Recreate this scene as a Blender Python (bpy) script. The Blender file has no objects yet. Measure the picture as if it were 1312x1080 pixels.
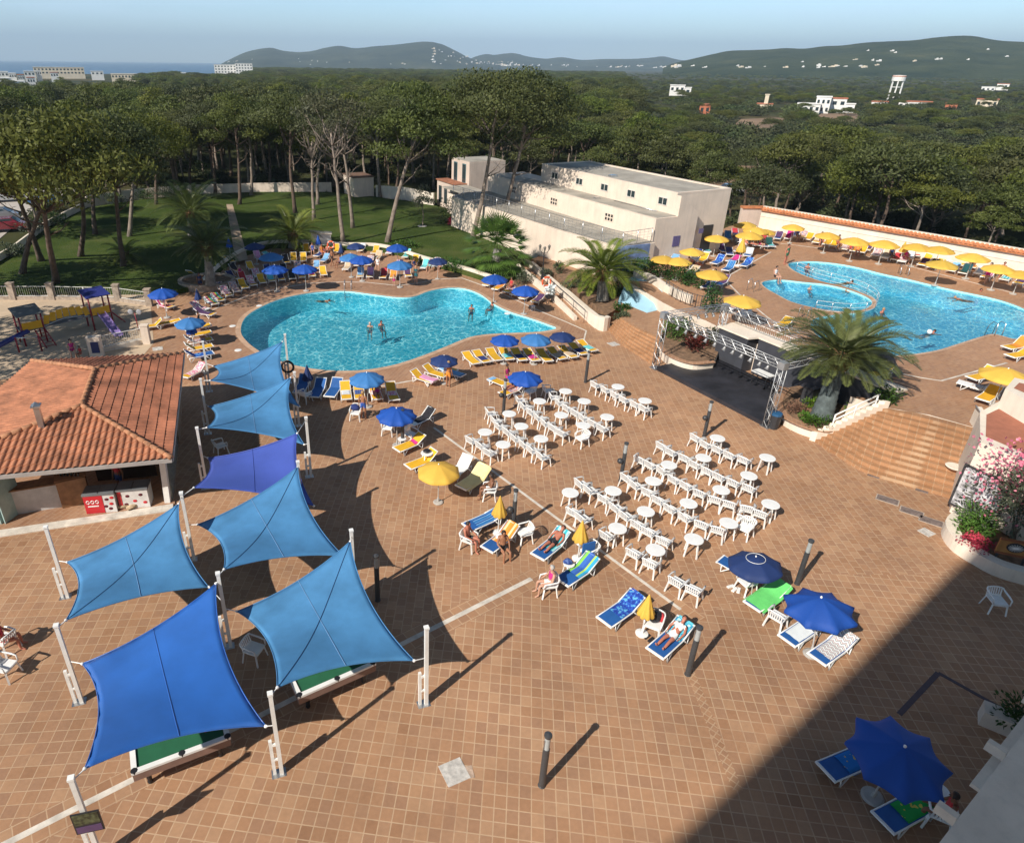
import bpy, bmesh, math, random
from math import sin, cos, pi, radians as R, atan2, hypot, sqrt
from mathutils import Vector as V, Matrix, Euler, noise
from mathutils.geometry import tessellate_polygon
random.seed(7)
scene = bpy.context.scene
COL = scene.collection

# ---------------------------------------------------------------- camera
CAM_H = 16.0
F, PITCH, ROLL, PX, PY = 853.69, 0.476292, 0.0114885, 558.34, 523.82
W0, H0 = 1312.0, 1080.0
_fw = V((0, cos(PITCH), -sin(PITCH))); _r = V((1, 0, 0)); _u = _r.cross(_fw)
_r2 = _r*cos(ROLL) + _u*sin(ROLL); _u2 = -_r*sin(ROLL) + _u*cos(ROLL)
cd = bpy.data.cameras.new('camera'); cam = bpy.data.objects.new('camera', cd); COL.objects.link(cam)
M3 = Matrix((_r2, _u2, -_fw)).transposed()
cam.matrix_world = Matrix.Translation((0, 0, CAM_H)) @ M3.to_4x4()
cd.sensor_fit = 'HORIZONTAL'; cd.sensor_width = 36; cd.lens = F/W0*36
cd.shift_x = (W0/2-PX)/W0; cd.shift_y = (PY-H0/2)/W0
cd.clip_start = .1; cd.clip_end = 60000
scene.camera = cam

def at(u, v, z=0.0):
    """world point on the level z that the photograph shows at (u, v)"""
    d = _r2*((u-PX)/F) - _u2*((v-PY)/F) + _fw
    k = (z-CAM_H)/d.z
    return V((d.x*k, d.y*k, z))
def atd(u, v, dist):
    """world point at horizontal distance dist seen at (u, v)"""
    d = _r2*((u-PX)/F) - _u2*((v-PY)/F) + _fw
    k = dist/hypot(d.x, d.y)
    return V((d.x*k, d.y*k, CAM_H+d.z*k))
def seg(u0, v0, u1, v1, z=0):
    a = at(u0, v0, z); b = at(u1, v1, z); return a, b, atan2(b.y-a.y, b.x-a.x)

# ---------------------------------------------------------------- objects
def link(o, parent=None):
    COL.objects.link(o)
    if parent is not None: o.parent = parent
    return o
def tag(o, label=None, cat=None, group=None, kind=None):
    if label: o['label'] = label
    if cat: o['category'] = cat
    if group: o['group'] = group
    if kind: o['kind'] = kind
    return o
def empty(name, loc, rz=0.0, label=None, cat=None, group=None, scale=1.0):
    o = bpy.data.objects.new(name, None); link(o)
    o.location = loc; o.rotation_euler = (0, 0, rz); o.scale = (scale,)*3
    o.empty_display_size = .2
    return tag(o, label, cat, group)
def copy_tree(o, parent=None):
    c = o.copy(); link(c)
    c.parent = parent
    for ch in list(o.children): copy_tree(ch, c)
    return c
def place(proto, loc, rz, label, group=None, scale=None, cat=None):
    """first use moves the proto itself, later uses copy it with its parts"""
    if not proto.get('used'): o = proto; o['used'] = 1
    else: o = copy_tree(proto)
    o.location = loc; o.rotation_euler = (0, 0, rz)
    if scale is not None: o.scale = (scale,)*3 if not hasattr(scale, '__len__') else scale
    o['label'] = label
    if cat: o['category'] = cat
    if group: o['group'] = group
    elif 'group' in o: del o['group']
    return o
def recolor(o, m, i=0):
    s = o.material_slots[i]; s.link = 'OBJECT'; s.material = m

class MB:
    def __init__(s): s.v = []; s.f = []; s.m = []; s.sm = []; s.mi = 0; s.smooth = False
    def add(s, vs, fs):
        n = len(s.v); s.v += [tuple(v) for v in vs]
        for f in fs: s.f.append(tuple(i+n for i in f)); s.m.append(s.mi); s.sm.append(s.smooth)
        return s
    def box(s, c, d, rz=0, rot=None):
        hx, hy, hz = d[0]/2, d[1]/2, d[2]/2
        mt = rot if rot is not None else Matrix.Rotation(rz, 3, 'Z')
        vs = [V(c)+mt@V((x*hx, y*hy, z*hz)) for z in (-1, 1) for y in (-1, 1) for x in (-1, 1)]
        return s.add(vs, [(0, 2, 3, 1), (4, 5, 7, 6), (0, 1, 5, 4), (2, 6, 7, 3), (0, 4, 6, 2), (1, 3, 7, 5)])
    def beam(s, a, b, w, h, up=(0, 0, 1)):
        a = V(a); b = V(b); d = (b-a); L = d.length
        if L < 1e-6: return s
        d.normalize(); up = V(up)
        x = d.cross(up)
        if x.length < 1e-4: x = d.cross(V((1, 0, 0)))
        x.normalize(); y = x.cross(d)
        vs = []
        for p in (a, b):
            for sx, sy in ((-1, -1), (1, -1), (1, 1), (-1, 1)): vs.append(p+x*(w/2*sx)+y*(h/2*sy))
        return s.add(vs, [(3, 2, 1, 0), (4, 5, 6, 7), (0, 1, 5, 4), (1, 2, 6, 5), (2, 3, 7, 6), (3, 0, 4, 7)])
    def tube(s, pts, rad, n=6, cap=True):
        pts = [V(p) for p in pts]; k = len(pts)
        if not hasattr(rad, '__len__'): rad = [rad]*k
        vs = []; fs = []; px = None
        for i, p in enumerate(pts):
            d = (pts[min(i+1, k-1)]-pts[max(i-1, 0)])
            if d.length < 1e-7: d = V((0, 0, 1))
            d.normalize()
            x = (px - d*px.dot(d)) if px is not None else d.cross(V((0, 0, 1)))
            if x.length < 1e-3: x = d.cross(V((1, 0, 0)))
            if x.length < 1e-3: x = d.cross(V((0, 1, 0)))
            x.normalize(); px = x; y = d.cross(x)
            for j in range(n):
                a = 2*pi*j/n; vs.append(p+x*(rad[i]*cos(a))+y*(rad[i]*sin(a)))
        for i in range(k-1):
            for j in range(n):
                a = i*n+j; b = i*n+(j+1) % n; fs.append((a, b, b+n, a+n))
        if cap: fs.append(tuple(range(n-1, -1, -1))); fs.append(tuple(range((k-1)*n, k*n)))
        sm = s.smooth; s.smooth = n > 4; s.add(vs, fs); s.smooth = sm
        return s
    def lathe(s, prof, n=16, c=(0, 0, 0), cap=True):
        vs = []; fs = []; k = len(prof)
        for r, z in prof:
            for j in range(n):
                a = 2*pi*j/n; vs.append((c[0]+r*cos(a), c[1]+r*sin(a), c[2]+z))
        for i in range(k-1):
            for j in range(n):
                a = i*n+j; b = i*n+(j+1) % n; fs.append((a, b, b+n, a+n))
        if cap: fs.append(tuple(range(n-1, -1, -1))); fs.append(tuple(range((k-1)*n, k*n)))
        return s.add(vs, fs)
    def ball(s, c, r, n=8, m=6, sq=(1, 1, 1)):
        vs = []; fs = []
        for i in range(m+1):
            t = pi*i/m
            for j in range(n):
                a = 2*pi*j/n
                vs.append((c[0]+r*sq[0]*sin(t)*cos(a), c[1]+r*sq[1]*sin(t)*sin(a), c[2]-r*sq[2]*cos(t)))
        for i in range(m):
            for j in range(n):
                a = i*n+j; b = i*n+(j+1) % n; fs.append((a, b, b+n, a+n))
        sm = s.smooth; s.smooth = True; s.add(vs, fs); s.smooth = sm
        return s
    def prism(s, pts, z0, z1, top=True, bottom=True):
        """pts: xy outline counter-clockwise; z0,z1 numbers or per-point lists"""
        n = len(pts); pts = [V((p[0], p[1], 0)) for p in pts]
        ar = sum(pts[i].x*pts[(i+1) % n].y-pts[(i+1) % n].x*pts[i].y for i in range(n))
        z0 = [z0]*n if not hasattr(z0, '__len__') else list(z0); z1 = [z1]*n if not hasattr(z1, '__len__') else list(z1)
        if ar < 0: pts.reverse(); z0.reverse(); z1.reverse()
        vs = [(p.x, p.y, z0[i]) for i, p in enumerate(pts)]+[(p.x, p.y, z1[i]) for i, p in enumerate(pts)]
        fs = [(i, (i+1) % n, n+(i+1) % n, n+i) for i in range(n)]
        tri = tessellate_polygon([pts])
        for t in tri:
            a, b, c = t
            if (pts[b]-pts[a]).cross(pts[c]-pts[a]).z < 0: a, b, c = c, b, a
            if top: fs.append((n+a, n+b, n+c))
            if bottom: fs.append((c, b, a))
        return s.add(vs, fs)
    def sheet(s, rings, z):
        """flat polygon; rings[0] outline, the rest holes"""
        rr = [[V((p[0], p[1], 0)) for p in r] for r in rings]; flat = [p for r in rr for p in r]
        fs = []
        for t in tessellate_polygon(rr):
            a, b, c = t
            if (flat[b]-flat[a]).cross(flat[c]-flat[a]).z < 0: a, b, c = c, b, a
            fs.append((a, b, c))
        return s.add([(p.x, p.y, z) for p in flat], fs)
    def wall(s, pts, w, z0, z1, closed=False):
        """a wall of thickness w along a polyline (xy), z0/z1 numbers or lists"""
        pts = [V((p[0], p[1], 0)) for p in pts]; n = len(pts)
        z0 = [z0]*n if not hasattr(z0, '__len__') else z0; z1 = [z1]*n if not hasattr(z1, '__len__') else z1
        L = []; Rr = []
        for i in range(n):
            a = pts[i-1] if (i > 0 or closed) else pts[i]; b = pts[(i+1) % n] if (i < n-1 or closed) else pts[i]
            d1 = (pts[i]-a); d2 = (b-pts[i])
            if d1.length > 1e-6: d1.normalize()
            if d2.length > 1e-6: d2.normalize()
            d = (d1+d2).normalized(); nn = V((-d.y, d.x, 0))
            k = 1.0
            if d1.length > .5 and d2.length > .5: k = 1/max(.5, nn.dot(V((-d1.y, d1.x, 0))))
            L.append(pts[i]+nn*(w/2*k)); Rr.append(pts[i]-nn*(w/2*k))
        vs = []
        for i in range(n): vs += [(L[i].x, L[i].y, z0[i]), (Rr[i].x, Rr[i].y, z0[i]), (Rr[i].x, Rr[i].y, z1[i]), (L[i].x, L[i].y, z1[i])]
        fs = []
        for i in range(n if closed else n-1):
            a = 4*i; b = 4*((i+1) % n)
            for q in range(4): fs.append((a+q, b+q, b+(q+1) % 4, a+(q+1) % 4))
        if not closed: fs += [(0, 1, 2, 3), (4*n-1, 4*n-2, 4*n-3, 4*n-4)]
        return s.add(vs, fs)
    def mesh(s, name, mats):
        me = bpy.data.meshes.new(name); me.from_pydata(s.v, [], s.f)
        if not isinstance(mats, (list, tuple)): mats = [mats]
        for m in mats: me.materials.append(m)
        me.polygons.foreach_set('material_index', s.m); me.polygons.foreach_set('use_smooth', s.sm)
        me.update(); return me
    def build(s, name, mats, parent=None, fix=False):
        me = s.mesh(name, mats)
        if fix:
            bm = bmesh.new(); bm.from_mesh(me); bmesh.ops.recalc_face_normals(bm, faces=bm.faces[:]); bm.to_mesh(me); bm.free()
        return link(bpy.data.objects.new(name, me), parent)
def struct(mb, name, mats, kind='structure', **k):
    o = mb.build(name, mats, **k); o['kind'] = kind; return o
def thing(mb, name, mats, label, cat, group=None, **k): return tag(mb.build(name, mats, **k), label, cat, group)
def smooth_line(pts, n=8, closed=False):
    """Catmull-Rom through pts"""
    pts = [V((p[0], p[1], p[2] if len(p) > 2 else 0)) for p in pts]; m = len(pts); out = []
    for i in range(m if closed else m-1):
        if closed: a, b, c, d = pts[i-1], pts[i], pts[(i+1) % m], pts[(i+2) % m]
        else: a, b, c, d = pts[max(i-1, 0)], pts[i], pts[i+1], pts[min(i+2, m-1)]
        for j in range(n):
            t = j/n
            out.append(.5*((2*b)+(c-a)*t+(2*a-5*b+4*c-d)*t*t+(3*b-a-3*c+d)*t**3))
    if not closed: out.append(pts[-1])
    return out
ORD = ['first', 'second', 'third', 'fourth', 'fifth', 'sixth', 'seventh', 'eighth', 'ninth', 'tenth', 'eleventh', 'twelfth', 'thirteenth', 'fourteenth', 'fifteenth', 'sixteenth']

# ---------------------------------------------------------------- materials
MATS = {}
def nodes(name):
    m = bpy.data.materials.new(name); m.use_nodes = True; nt = m.node_tree
    return m, nt, nt.nodes['Principled BSDF']
def N(nt, t, **k):
    n = nt.nodes.new(t)
    for a, b in k.items():
        if a.startswith('i_'):
            key = a[2:].replace('_', ' '); n.inputs[int(key) if key.isdigit() else key].default_value = b
        else: setattr(n, a, b)
    return n
def ramp(nt, stops, interp='LINEAR'):
    r = nt.nodes.new('ShaderNodeValToRGB'); r.color_ramp.interpolation = interp
    el = r.color_ramp.elements
    while len(el) < len(stops): el.new(.5)
    for e, (p, c) in zip(el, stops): e.position = p; e.color = (*c, 1) if len(c) == 3 else c
    return r
def mat(name, col, rough=.6, metal=0.0, var=.12, vs=3.0, bump=0.0, bs=40.0, spec=.5, rnd=0.0, coat=0.0, trans=0.0, streak=0.0):
    if name in MATS: return MATS[name]
    m, nt, b = nodes(name); L = nt.links.new
    b.inputs['Roughness'].default_value = rough; b.inputs['Metallic'].default_value = metal
    b.inputs['Specular IOR Level'].default_value = spec; b.inputs['Coat Weight'].default_value = coat; b.inputs['Coat Roughness'].default_value = .32 if trans else .03
    tc = N(nt, 'ShaderNodeTexCoord')
    nz = N(nt, 'ShaderNodeTexNoise', i_Scale=vs, i_Detail=5.0, i_Roughness=.6); L(tc.outputs['Object'], nz.inputs['Vector'])
    mr = N(nt, 'ShaderNodeMapRange', i_3=1-var*1.6, i_4=1+var*1.6); mr.inputs[1].default_value = .25; mr.inputs[2].default_value = .75
    L(nz.outputs['Fac'], mr.inputs[0])
    v = mr.outputs[0]
    if streak:   # rain streaks and grime running down a wall
        ms = N(nt, 'ShaderNodeMapping'); ms.inputs['Scale'].default_value = (2.2, 2.2, .16); L(tc.outputs['Object'], ms.inputs['Vector'])
        ns = N(nt, 'ShaderNodeTexNoise', i_Scale=1.6, i_Detail=6.0, i_Roughness=.7); L(ms.outputs[0], ns.inputs['Vector'])
        rs = N(nt, 'ShaderNodeMapRange', i_3=1.0, i_4=1-streak); rs.inputs[1].default_value = .48; rs.inputs[2].default_value = .72; L(ns.outputs['Fac'], rs.inputs[0])
        ml = N(nt, 'ShaderNodeMath', operation='MULTIPLY'); L(v, ml.inputs[0]); L(rs.outputs[0], ml.inputs[1]); v = ml.outputs[0]
    if rnd:
        oi = N(nt, 'ShaderNodeObjectInfo'); m2 = N(nt, 'ShaderNodeMapRange', i_3=1-rnd, i_4=1+rnd); L(oi.outputs['Random'], m2.inputs[0])
        mm = N(nt, 'ShaderNodeMath', operation='MULTIPLY'); L(v, mm.inputs[0]); L(m2.outputs[0], mm.inputs[1]); v = mm.outputs[0]
    vm = N(nt, 'ShaderNodeVectorMath', operation='SCALE'); vm.inputs[0].default_value = col; L(v, vm.inputs['Scale'])
    L(vm.outputs[0], b.inputs['Base Color'])
    if bump:
        n2 = N(nt, 'ShaderNodeTexNoise', i_Scale=bs, i_Detail=3.0); L(tc.outputs['Object'], n2.inputs['Vector'])
        bp = N(nt, 'ShaderNodeBump', i_Strength=bump, i_Distance=.02); L(n2.outputs['Fac'], bp.inputs['Height']); L(bp.outputs[0], b.inputs['Normal'])
    if trans:
        tr = N(nt, 'ShaderNodeBsdfTranslucent'); L(vm.outputs[0], tr.inputs['Color'])
        mx = N(nt, 'ShaderNodeMixShader', i_Fac=trans); L(b.outputs[0], mx.inputs[1]); L(tr.outputs[0], mx.inputs[2])
        L(mx.outputs[0], nt.nodes['Material Output'].inputs['Surface'])
    MATS[name] = m; return m

def M_(nt, op, a, b=None, c=None):
    n = N(nt, 'ShaderNodeMath', operation=op)
    for i, x in enumerate((a, b, c)):
        if x is None: continue
        if isinstance(x, (int, float)): n.inputs[i].default_value = x
        else: nt.links.new(x, n.inputs[i])
    return n.outputs[0]
def tiles(name, tw, th, ang, bond, cols, grout, gw=.035, origin=(0, 0), dark=1.0):
    """terracotta paving: per-tile colours, light joints, patches of wear"""
    m, nt, b = nodes(name); L = nt.links.new
    tc = N(nt, 'ShaderNodeTexCoord')
    mp = N(nt, 'ShaderNodeMapping'); mp.inputs['Location'].default_value = (-origin[0], -origin[1], 0)
    L(tc.outputs['Object'], mp.inputs['Vector'])
    mp2 = N(nt, 'ShaderNodeMapping'); mp2.inputs['Rotation'].default_value = (0, 0, -ang); L(mp.outputs[0], mp2.inputs['Vector'])
    sx = N(nt, 'ShaderNodeSeparateXYZ'); L(mp2.outputs[0], sx.inputs[0])
    y = M_(nt, 'DIVIDE', sx.outputs[1], th); fy = M_(nt, 'FLOOR', y)
    x = M_(nt, 'DIVIDE', sx.outputs[0], tw)
    if bond: x = M_(nt, 'ADD', x, M_(nt, 'MULTIPLY', M_(nt, 'FLOORED_MODULO', fy, 2.0), .5))
    fx = M_(nt, 'FLOOR', x)
    cx = N(nt, 'ShaderNodeCombineXYZ'); L(fx, cx.inputs[0]); L(fy, cx.inputs[1])
    wn = N(nt, 'ShaderNodeTexWhiteNoise', noise_dimensions='2D'); L(cx.outputs[0], wn.inputs['Vector'])
    k = len(cols); rp = ramp(nt, [(i/(k-1), c) for i, c in enumerate(cols)])
    # neighbouring tiles come from the same batch: add a broad noise to the random pick
    nz0 = N(nt, 'ShaderNodeTexNoise', i_Scale=.35, i_Detail=2.0); L(cx.outputs[0], nz0.inputs['Vector'])
    L(M_(nt, 'ADD', M_(nt, 'MULTIPLY', wn.outputs[0], .6), M_(nt, 'MULTIPLY', nz0.outputs['Fac'], .42)), rp.inputs[0])
    ex = M_(nt, 'MINIMUM', M_(nt, 'FRACT', x), M_(nt, 'SUBTRACT', 1.0, M_(nt, 'FRACT', x)))
    ey = M_(nt, 'MINIMUM', M_(nt, 'FRACT', y), M_(nt, 'SUBTRACT', 1.0, M_(nt, 'FRACT', y)))
    e = M_(nt, 'MINIMUM', M_(nt, 'MULTIPLY', ex, tw), M_(nt, 'MULTIPLY', ey, th))
    g = N(nt, 'ShaderNodeMapRange'); g.inputs[1].default_value = gw*.28; g.inputs[2].default_value = gw*.62; L(e, g.inputs[0])
    nz = N(nt, 'ShaderNodeTexNoise', i_Scale=.45, i_Detail=6.0, i_Roughness=.65); L(tc.outputs['Object'], nz.inputs['Vector'])
    nf = N(nt, 'ShaderNodeTexNoise', i_Scale=9.0, i_Detail=4.0); L(tc.outputs['Object'], nf.inputs['Vector'])
    nl = N(nt, 'ShaderNodeTexNoise', i_Scale=.11, i_Detail=3.0); L(tc.outputs['Object'], nl.inputs['Vector'])
    w = M_(nt, 'ADD', M_(nt, 'ADD', M_(nt, 'MULTIPLY', nz.outputs['Fac'], .5), M_(nt, 'MULTIPLY', M_(nt, 'SUBTRACT', nl.outputs['Fac'], .38), .75)), M_(nt, 'MULTIPLY', nf.outputs['Fac'], .28))
    w = M_(nt, 'MULTIPLY', M_(nt, 'ADD', w, .55), dark)
    mx = N(nt, 'ShaderNodeMix', data_type='RGBA'); mx.inputs[6].default_value = (*grout, 1)
    # joints are dirty here and there
    n3 = N(nt, 'ShaderNodeTexNoise', i_Scale=.8, i_Detail=3.0); L(tc.outputs['Object'], n3.inputs['Vector'])
    jr = N(nt, 'ShaderNodeMapRange', i_3=0.0, i_4=.75); jr.inputs[1].default_value = .45; jr.inputs[2].default_value = .75; L(n3.outputs['Fac'], jr.inputs[0])
    L(M_(nt, 'MAXIMUM', g.outputs[0], jr.outputs[0]), mx.inputs[0]); L(rp.outputs[0], mx.inputs[7])
    vm = N(nt, 'ShaderNodeVectorMath', operation='SCALE'); L(mx.outputs[2], vm.inputs[0]); L(w, vm.inputs['Scale'])
    L(vm.outputs[0], b.inputs['Base Color'])
    rr = N(nt, 'ShaderNodeMapRange', i_3=.5, i_4=.85); L(nf.outputs['Fac'], rr.inputs[0]); L(rr.outputs[0], b.inputs['Roughness'])
    b.inputs['Specular IOR Level'].default_value = .35
    bp = N(nt, 'ShaderNodeBump', i_Strength=.25, i_Distance=.006); L(M_(nt, 'ADD', g.outputs[0], M_(nt, 'MULTIPLY', nf.outputs['Fac'], .4)), bp.inputs['Height']); L(bp.outputs[0], b.inputs['Normal'])
    return m
TERRA = [(.22, .115, .066), (.322, .172, .093), (.385, .214, .118), (.32, .178, .104), (.405, .238, .136), (.362, .19, .096)]
GROUT = (.48, .325, .205)
TANG = R(83)
T_grid = tiles('terracotta_grid', .335, .30, TANG, False, TERRA, GROUT, .03)
T_bond = tiles('terracotta_bond', .335, .30, R(86), True, TERRA, GROUT, .026)
T_left = tiles('terracotta_left', .335, .335, R(95), False, TERRA, GROUT, .026)
T_pool = tiles('terracotta_deck', .40, .20, R(70), True, [(c[0]*.95, c[1]*.95, c[2]) for c in TERRA], (.42, .28, .19), .02)
T_upper = tiles('terracotta_upper', .30, .15, R(27), True, TERRA, (.42, .27, .18), .018)
T_step = tiles('terracotta_step', .34, .34, R(-35), False, [(.36, .185, .092), (.40, .215, .11), (.33, .17, .083), (.38, .215, .118)], (.46, .31, .19), .022)

white_pl = mat('white_plastic', (.80, .80, .78), .35, var=.05)
white_mt = mat('white_metal', (.74, .73, .70), .45, var=.08)
cream = mat('cream_render', (.70, .585, .48), .85, streak=.12, var=.07, vs=.7, bump=.15, bs=25)
pinkish = mat('pale_pink_render', (.58, .475, .40), .85, streak=.15, var=.07, vs=.6, bump=.15, bs=25)
cream2 = mat('white_render', (.75, .66, .55), .85, streak=.12, var=.08, vs=.8, bump=.12, bs=25)
kerb_m = mat('pale_kerb', (.60, .55, .48), .8, var=.2, vs=2.5)
dark_mt = mat('dark_metal', (.055, .055, .058), .45, metal=.2, var=.2)
steel = mat('steel', (.55, .56, .57), .3, metal=.9, var=.1)
alu = mat('aluminium', (.37, .38, .39), .4, metal=.5, var=.12)
black_m = mat('black_paint', (.018, .018, .022), .5, var=.3, vs=1.2)
soil = mat('soil', (.20, .12, .07), .95, var=.35, vs=4, bump=.5, bs=18)
glass_m = mat('dark_glass', (.03, .045, .05), .08, var=.05, spec=.8)
sling_y = mat('yellow_sling', (.72, .40, .02), .7, var=.08, rnd=.1)
sling_b = mat('blue_sling', (.015, .10, .33), .7, var=.1, rnd=.1)
wood_m = mat('brown_wood', (.20, .10, .045), .6, var=.3, vs=5)
grey_roof = mat('grey_roof_felt', (.35, .32, .27), .95, var=.22, vs=.5, bump=.3, bs=8)
# ================================================================ SETTING
Z2 = 1.7            # level of the upper pool terrace
ZL = .35            # lawn
def pxs(l, z=0): return [at(u, v, z) for u, v in l]

# ---------------- pools
def inset(pts, d):
    out = []; n = len(pts)
    ar = sum(pts[i].x*pts[(i+1) % n].y-pts[(i+1) % n].x*pts[i].y for i in range(n)); sg = 1 if ar > 0 else -1
    for i in range(n):
        t = (pts[(i+1) % n]-pts[i-1]); t.z = 0; t.normalize()
        out.append(pts[i]+V((-t.y, t.x, 0))*(d*sg))
    return out
rimA = smooth_line(pxs([(308, 425), (313, 408), (331, 395), (360, 383), (400, 375), (440, 373), (475, 377), (508, 381), (530, 380), (550, 373), (573, 369), (595, 370), (615, 377), (632, 389), (652, 399), (680, 408), (700, 415), (713, 421), (690, 425.5), (655, 427), (622, 429), (600, 433), (575, 443), (550, 453), (525, 462), (500, 469), (470, 474), (440, 475.5), (410, 474), (380, 469), (350, 460), (330, 449), (316, 438)]), 5, True)
rimB = smooth_line(pxs([(1009.5, 340), (1014, 336.5), (1036, 335), (1064, 337), (1095, 342), (1131, 351), (1166, 358.5), (1214, 370), (1262, 380), (1292, 388), (1316, 398), (1330, 410), (1324, 424), (1304, 434.6), (1285, 431), (1271, 428.6), (1250, 434), (1226, 441.7), (1202, 449), (1176, 453.6), (1154, 456), (1120, 455), (1085, 448), (1058, 437), (1041, 425), (1038, 414), (1047, 407), (1076, 402.5), (1105, 400), (1121, 393), (1121, 384), (1103, 375), (1080, 367), (1057, 362), (1035, 355), (1017, 347)], Z2), 5, True)
rimC = smooth_line(pxs([(975.6, 363), (984, 359.5), (1000, 358.5), (1028, 361.5), (1057, 364.5), (1084, 370.5), (1108, 379.5), (1118, 387.5), (1109, 396), (1079, 399.5), (1045, 395), (1014, 387), (995, 377.5), (982, 370)], Z2), 5, True)

def pool_mats():
    m, nt, b = nodes('pool_mosaic'); L = nt.links.new
    tc = N(nt, 'ShaderNodeTexCoord')
    vo = N(nt, 'ShaderNodeTexVoronoi', i_Scale=9.0); L(tc.outputs['Object'], vo.inputs['Vector'])
    nz = N(nt, 'ShaderNodeTexNoise', i_Scale=.25, i_Detail=3.0); L(tc.outputs['Object'], nz.inputs['Vector'])
    rp = ramp(nt, [(0, (.34, .82, .88)), (1, (.50, .90, .94))]); L(M_(nt, 'ADD', M_(nt, 'MULTIPLY', vo.outputs['Color'], .35), M_(nt, 'MULTIPLY', nz.outputs['Fac'], .6)), rp.inputs[0])
    L(rp.outputs[0], b.inputs['Base Color']); b.inputs['Roughness'].default_value = .6
    # water: tinted clear layer, ripples bend the reflections; bright caustic lines are painted into the tint
    def water(name, tint, sc):
        m2, n2, b2 = nodes(name); L2 = n2.links.new
        n2.nodes.remove(b2); out = n2.nodes['Material Output']
        t = N(n2, 'ShaderNodeTexCoord')
        w1 = N(n2, 'ShaderNodeTexNoise', i_Scale=.8, i_Detail=3.0); L2(t.outputs['Object'], w1.inputs['Vector'])
        ad = N(n2, 'ShaderNodeVectorMath', operation='MULTIPLY_ADD'); L2(w1.outputs['Color'], ad.inputs[0]); ad.inputs[1].default_value = (1.3, 1.3, 1.3); L2(t.outputs['Object'], ad.inputs[2])
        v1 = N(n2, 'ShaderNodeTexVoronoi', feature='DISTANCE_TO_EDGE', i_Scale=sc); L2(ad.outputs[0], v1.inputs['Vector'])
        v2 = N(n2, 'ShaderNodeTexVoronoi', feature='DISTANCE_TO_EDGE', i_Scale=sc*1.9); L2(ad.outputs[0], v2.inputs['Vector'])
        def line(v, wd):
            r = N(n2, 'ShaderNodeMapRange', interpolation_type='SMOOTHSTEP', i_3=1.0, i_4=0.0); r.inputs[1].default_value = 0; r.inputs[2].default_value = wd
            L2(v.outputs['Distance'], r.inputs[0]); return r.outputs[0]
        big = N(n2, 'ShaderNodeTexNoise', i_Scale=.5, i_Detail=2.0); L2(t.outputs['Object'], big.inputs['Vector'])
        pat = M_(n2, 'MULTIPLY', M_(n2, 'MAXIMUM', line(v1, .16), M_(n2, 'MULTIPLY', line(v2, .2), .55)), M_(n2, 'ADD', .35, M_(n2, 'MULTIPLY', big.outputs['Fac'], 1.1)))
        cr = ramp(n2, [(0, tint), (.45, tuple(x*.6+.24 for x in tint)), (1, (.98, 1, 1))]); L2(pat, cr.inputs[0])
        tr0 = N(n2, 'ShaderNodeBsdfTransparent'); L2(cr.outputs[0], tr0.inputs['Color']); df = N(n2, 'ShaderNodeBsdfDiffuse'); df.inputs['Color'].default_value = (.04, .34, .44, 1); tr = N(n2, 'ShaderNodeMixShader', i_Fac=.07); L2(tr0.outputs[0], tr.inputs[1]); L2(df.outputs[0], tr.inputs[2])
        gl = N(n2, 'ShaderNodeBsdfGlossy', i_Roughness=.06)
        nb = N(n2, 'ShaderNodeTexNoise', i_Scale=2.2, i_Detail=4.0, i_Distortion=.6); L2(t.outputs['Object'], nb.inputs['Vector'])
        bp = N(n2, 'ShaderNodeBump', i_Strength=.3, i_Distance=.08); L2(nb.outputs['Fac'], bp.inputs['Height']); L2(bp.outputs[0], gl.inputs['Normal'])
        lw = N(n2, 'ShaderNodeLayerWeight', i_Blend=.5)
        mx = N(n2, 'ShaderNodeMixShader'); L2(M_(n2, 'ADD', .02, M_(n2, 'MULTIPLY', M_(n2, 'POWER', lw.outputs['Facing'], 4.5), .8)), mx.inputs[0]); L2(tr.outputs[0], mx.inputs[1]); L2(gl.outputs[0], mx.inputs[2])
        L2(mx.outputs[0], out.inputs['Surface']); return m2
    return m, water('pool_water', (.11, .52, .64), 1.9), water('upper_pool_water', (.15, .51, .69), 2.0)
mosaic, waterA, waterB = pool_mats()
def make_pool(rim, z, depth, wm, coping, cw=.32):
    mb = MB(); n = len(rim)
    mb.add([(p.x, p.y, z) for p in rim]+[(p.x, p.y, z-depth) for p in rim], [(i, n+i, n+(i+1) % n, (i+1) % n) for i in range(n)])
    mb.sheet([rim], z-depth); struct(mb, 'pool_basin', mosaic, fix=False)
    w = MB(); w.sheet([inset(rim, .01)], z-.11); struct(w, 'pool_water', wm)
    c = MB(); c.sheet([inset(rim, -cw), inset(rim, .03)], z+.014); struct(c, 'pool_coping', coping)
cop = mat('pool_coping_stone', (.50, .33, .22), .7, var=.2, vs=2)
make_pool(rimA, 0, 1.5, waterA, cop); make_pool(rimB, Z2, 1.45, waterB, cop, .16); make_pool(rimC, Z2, .75, waterB, cop, .10)

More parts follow.
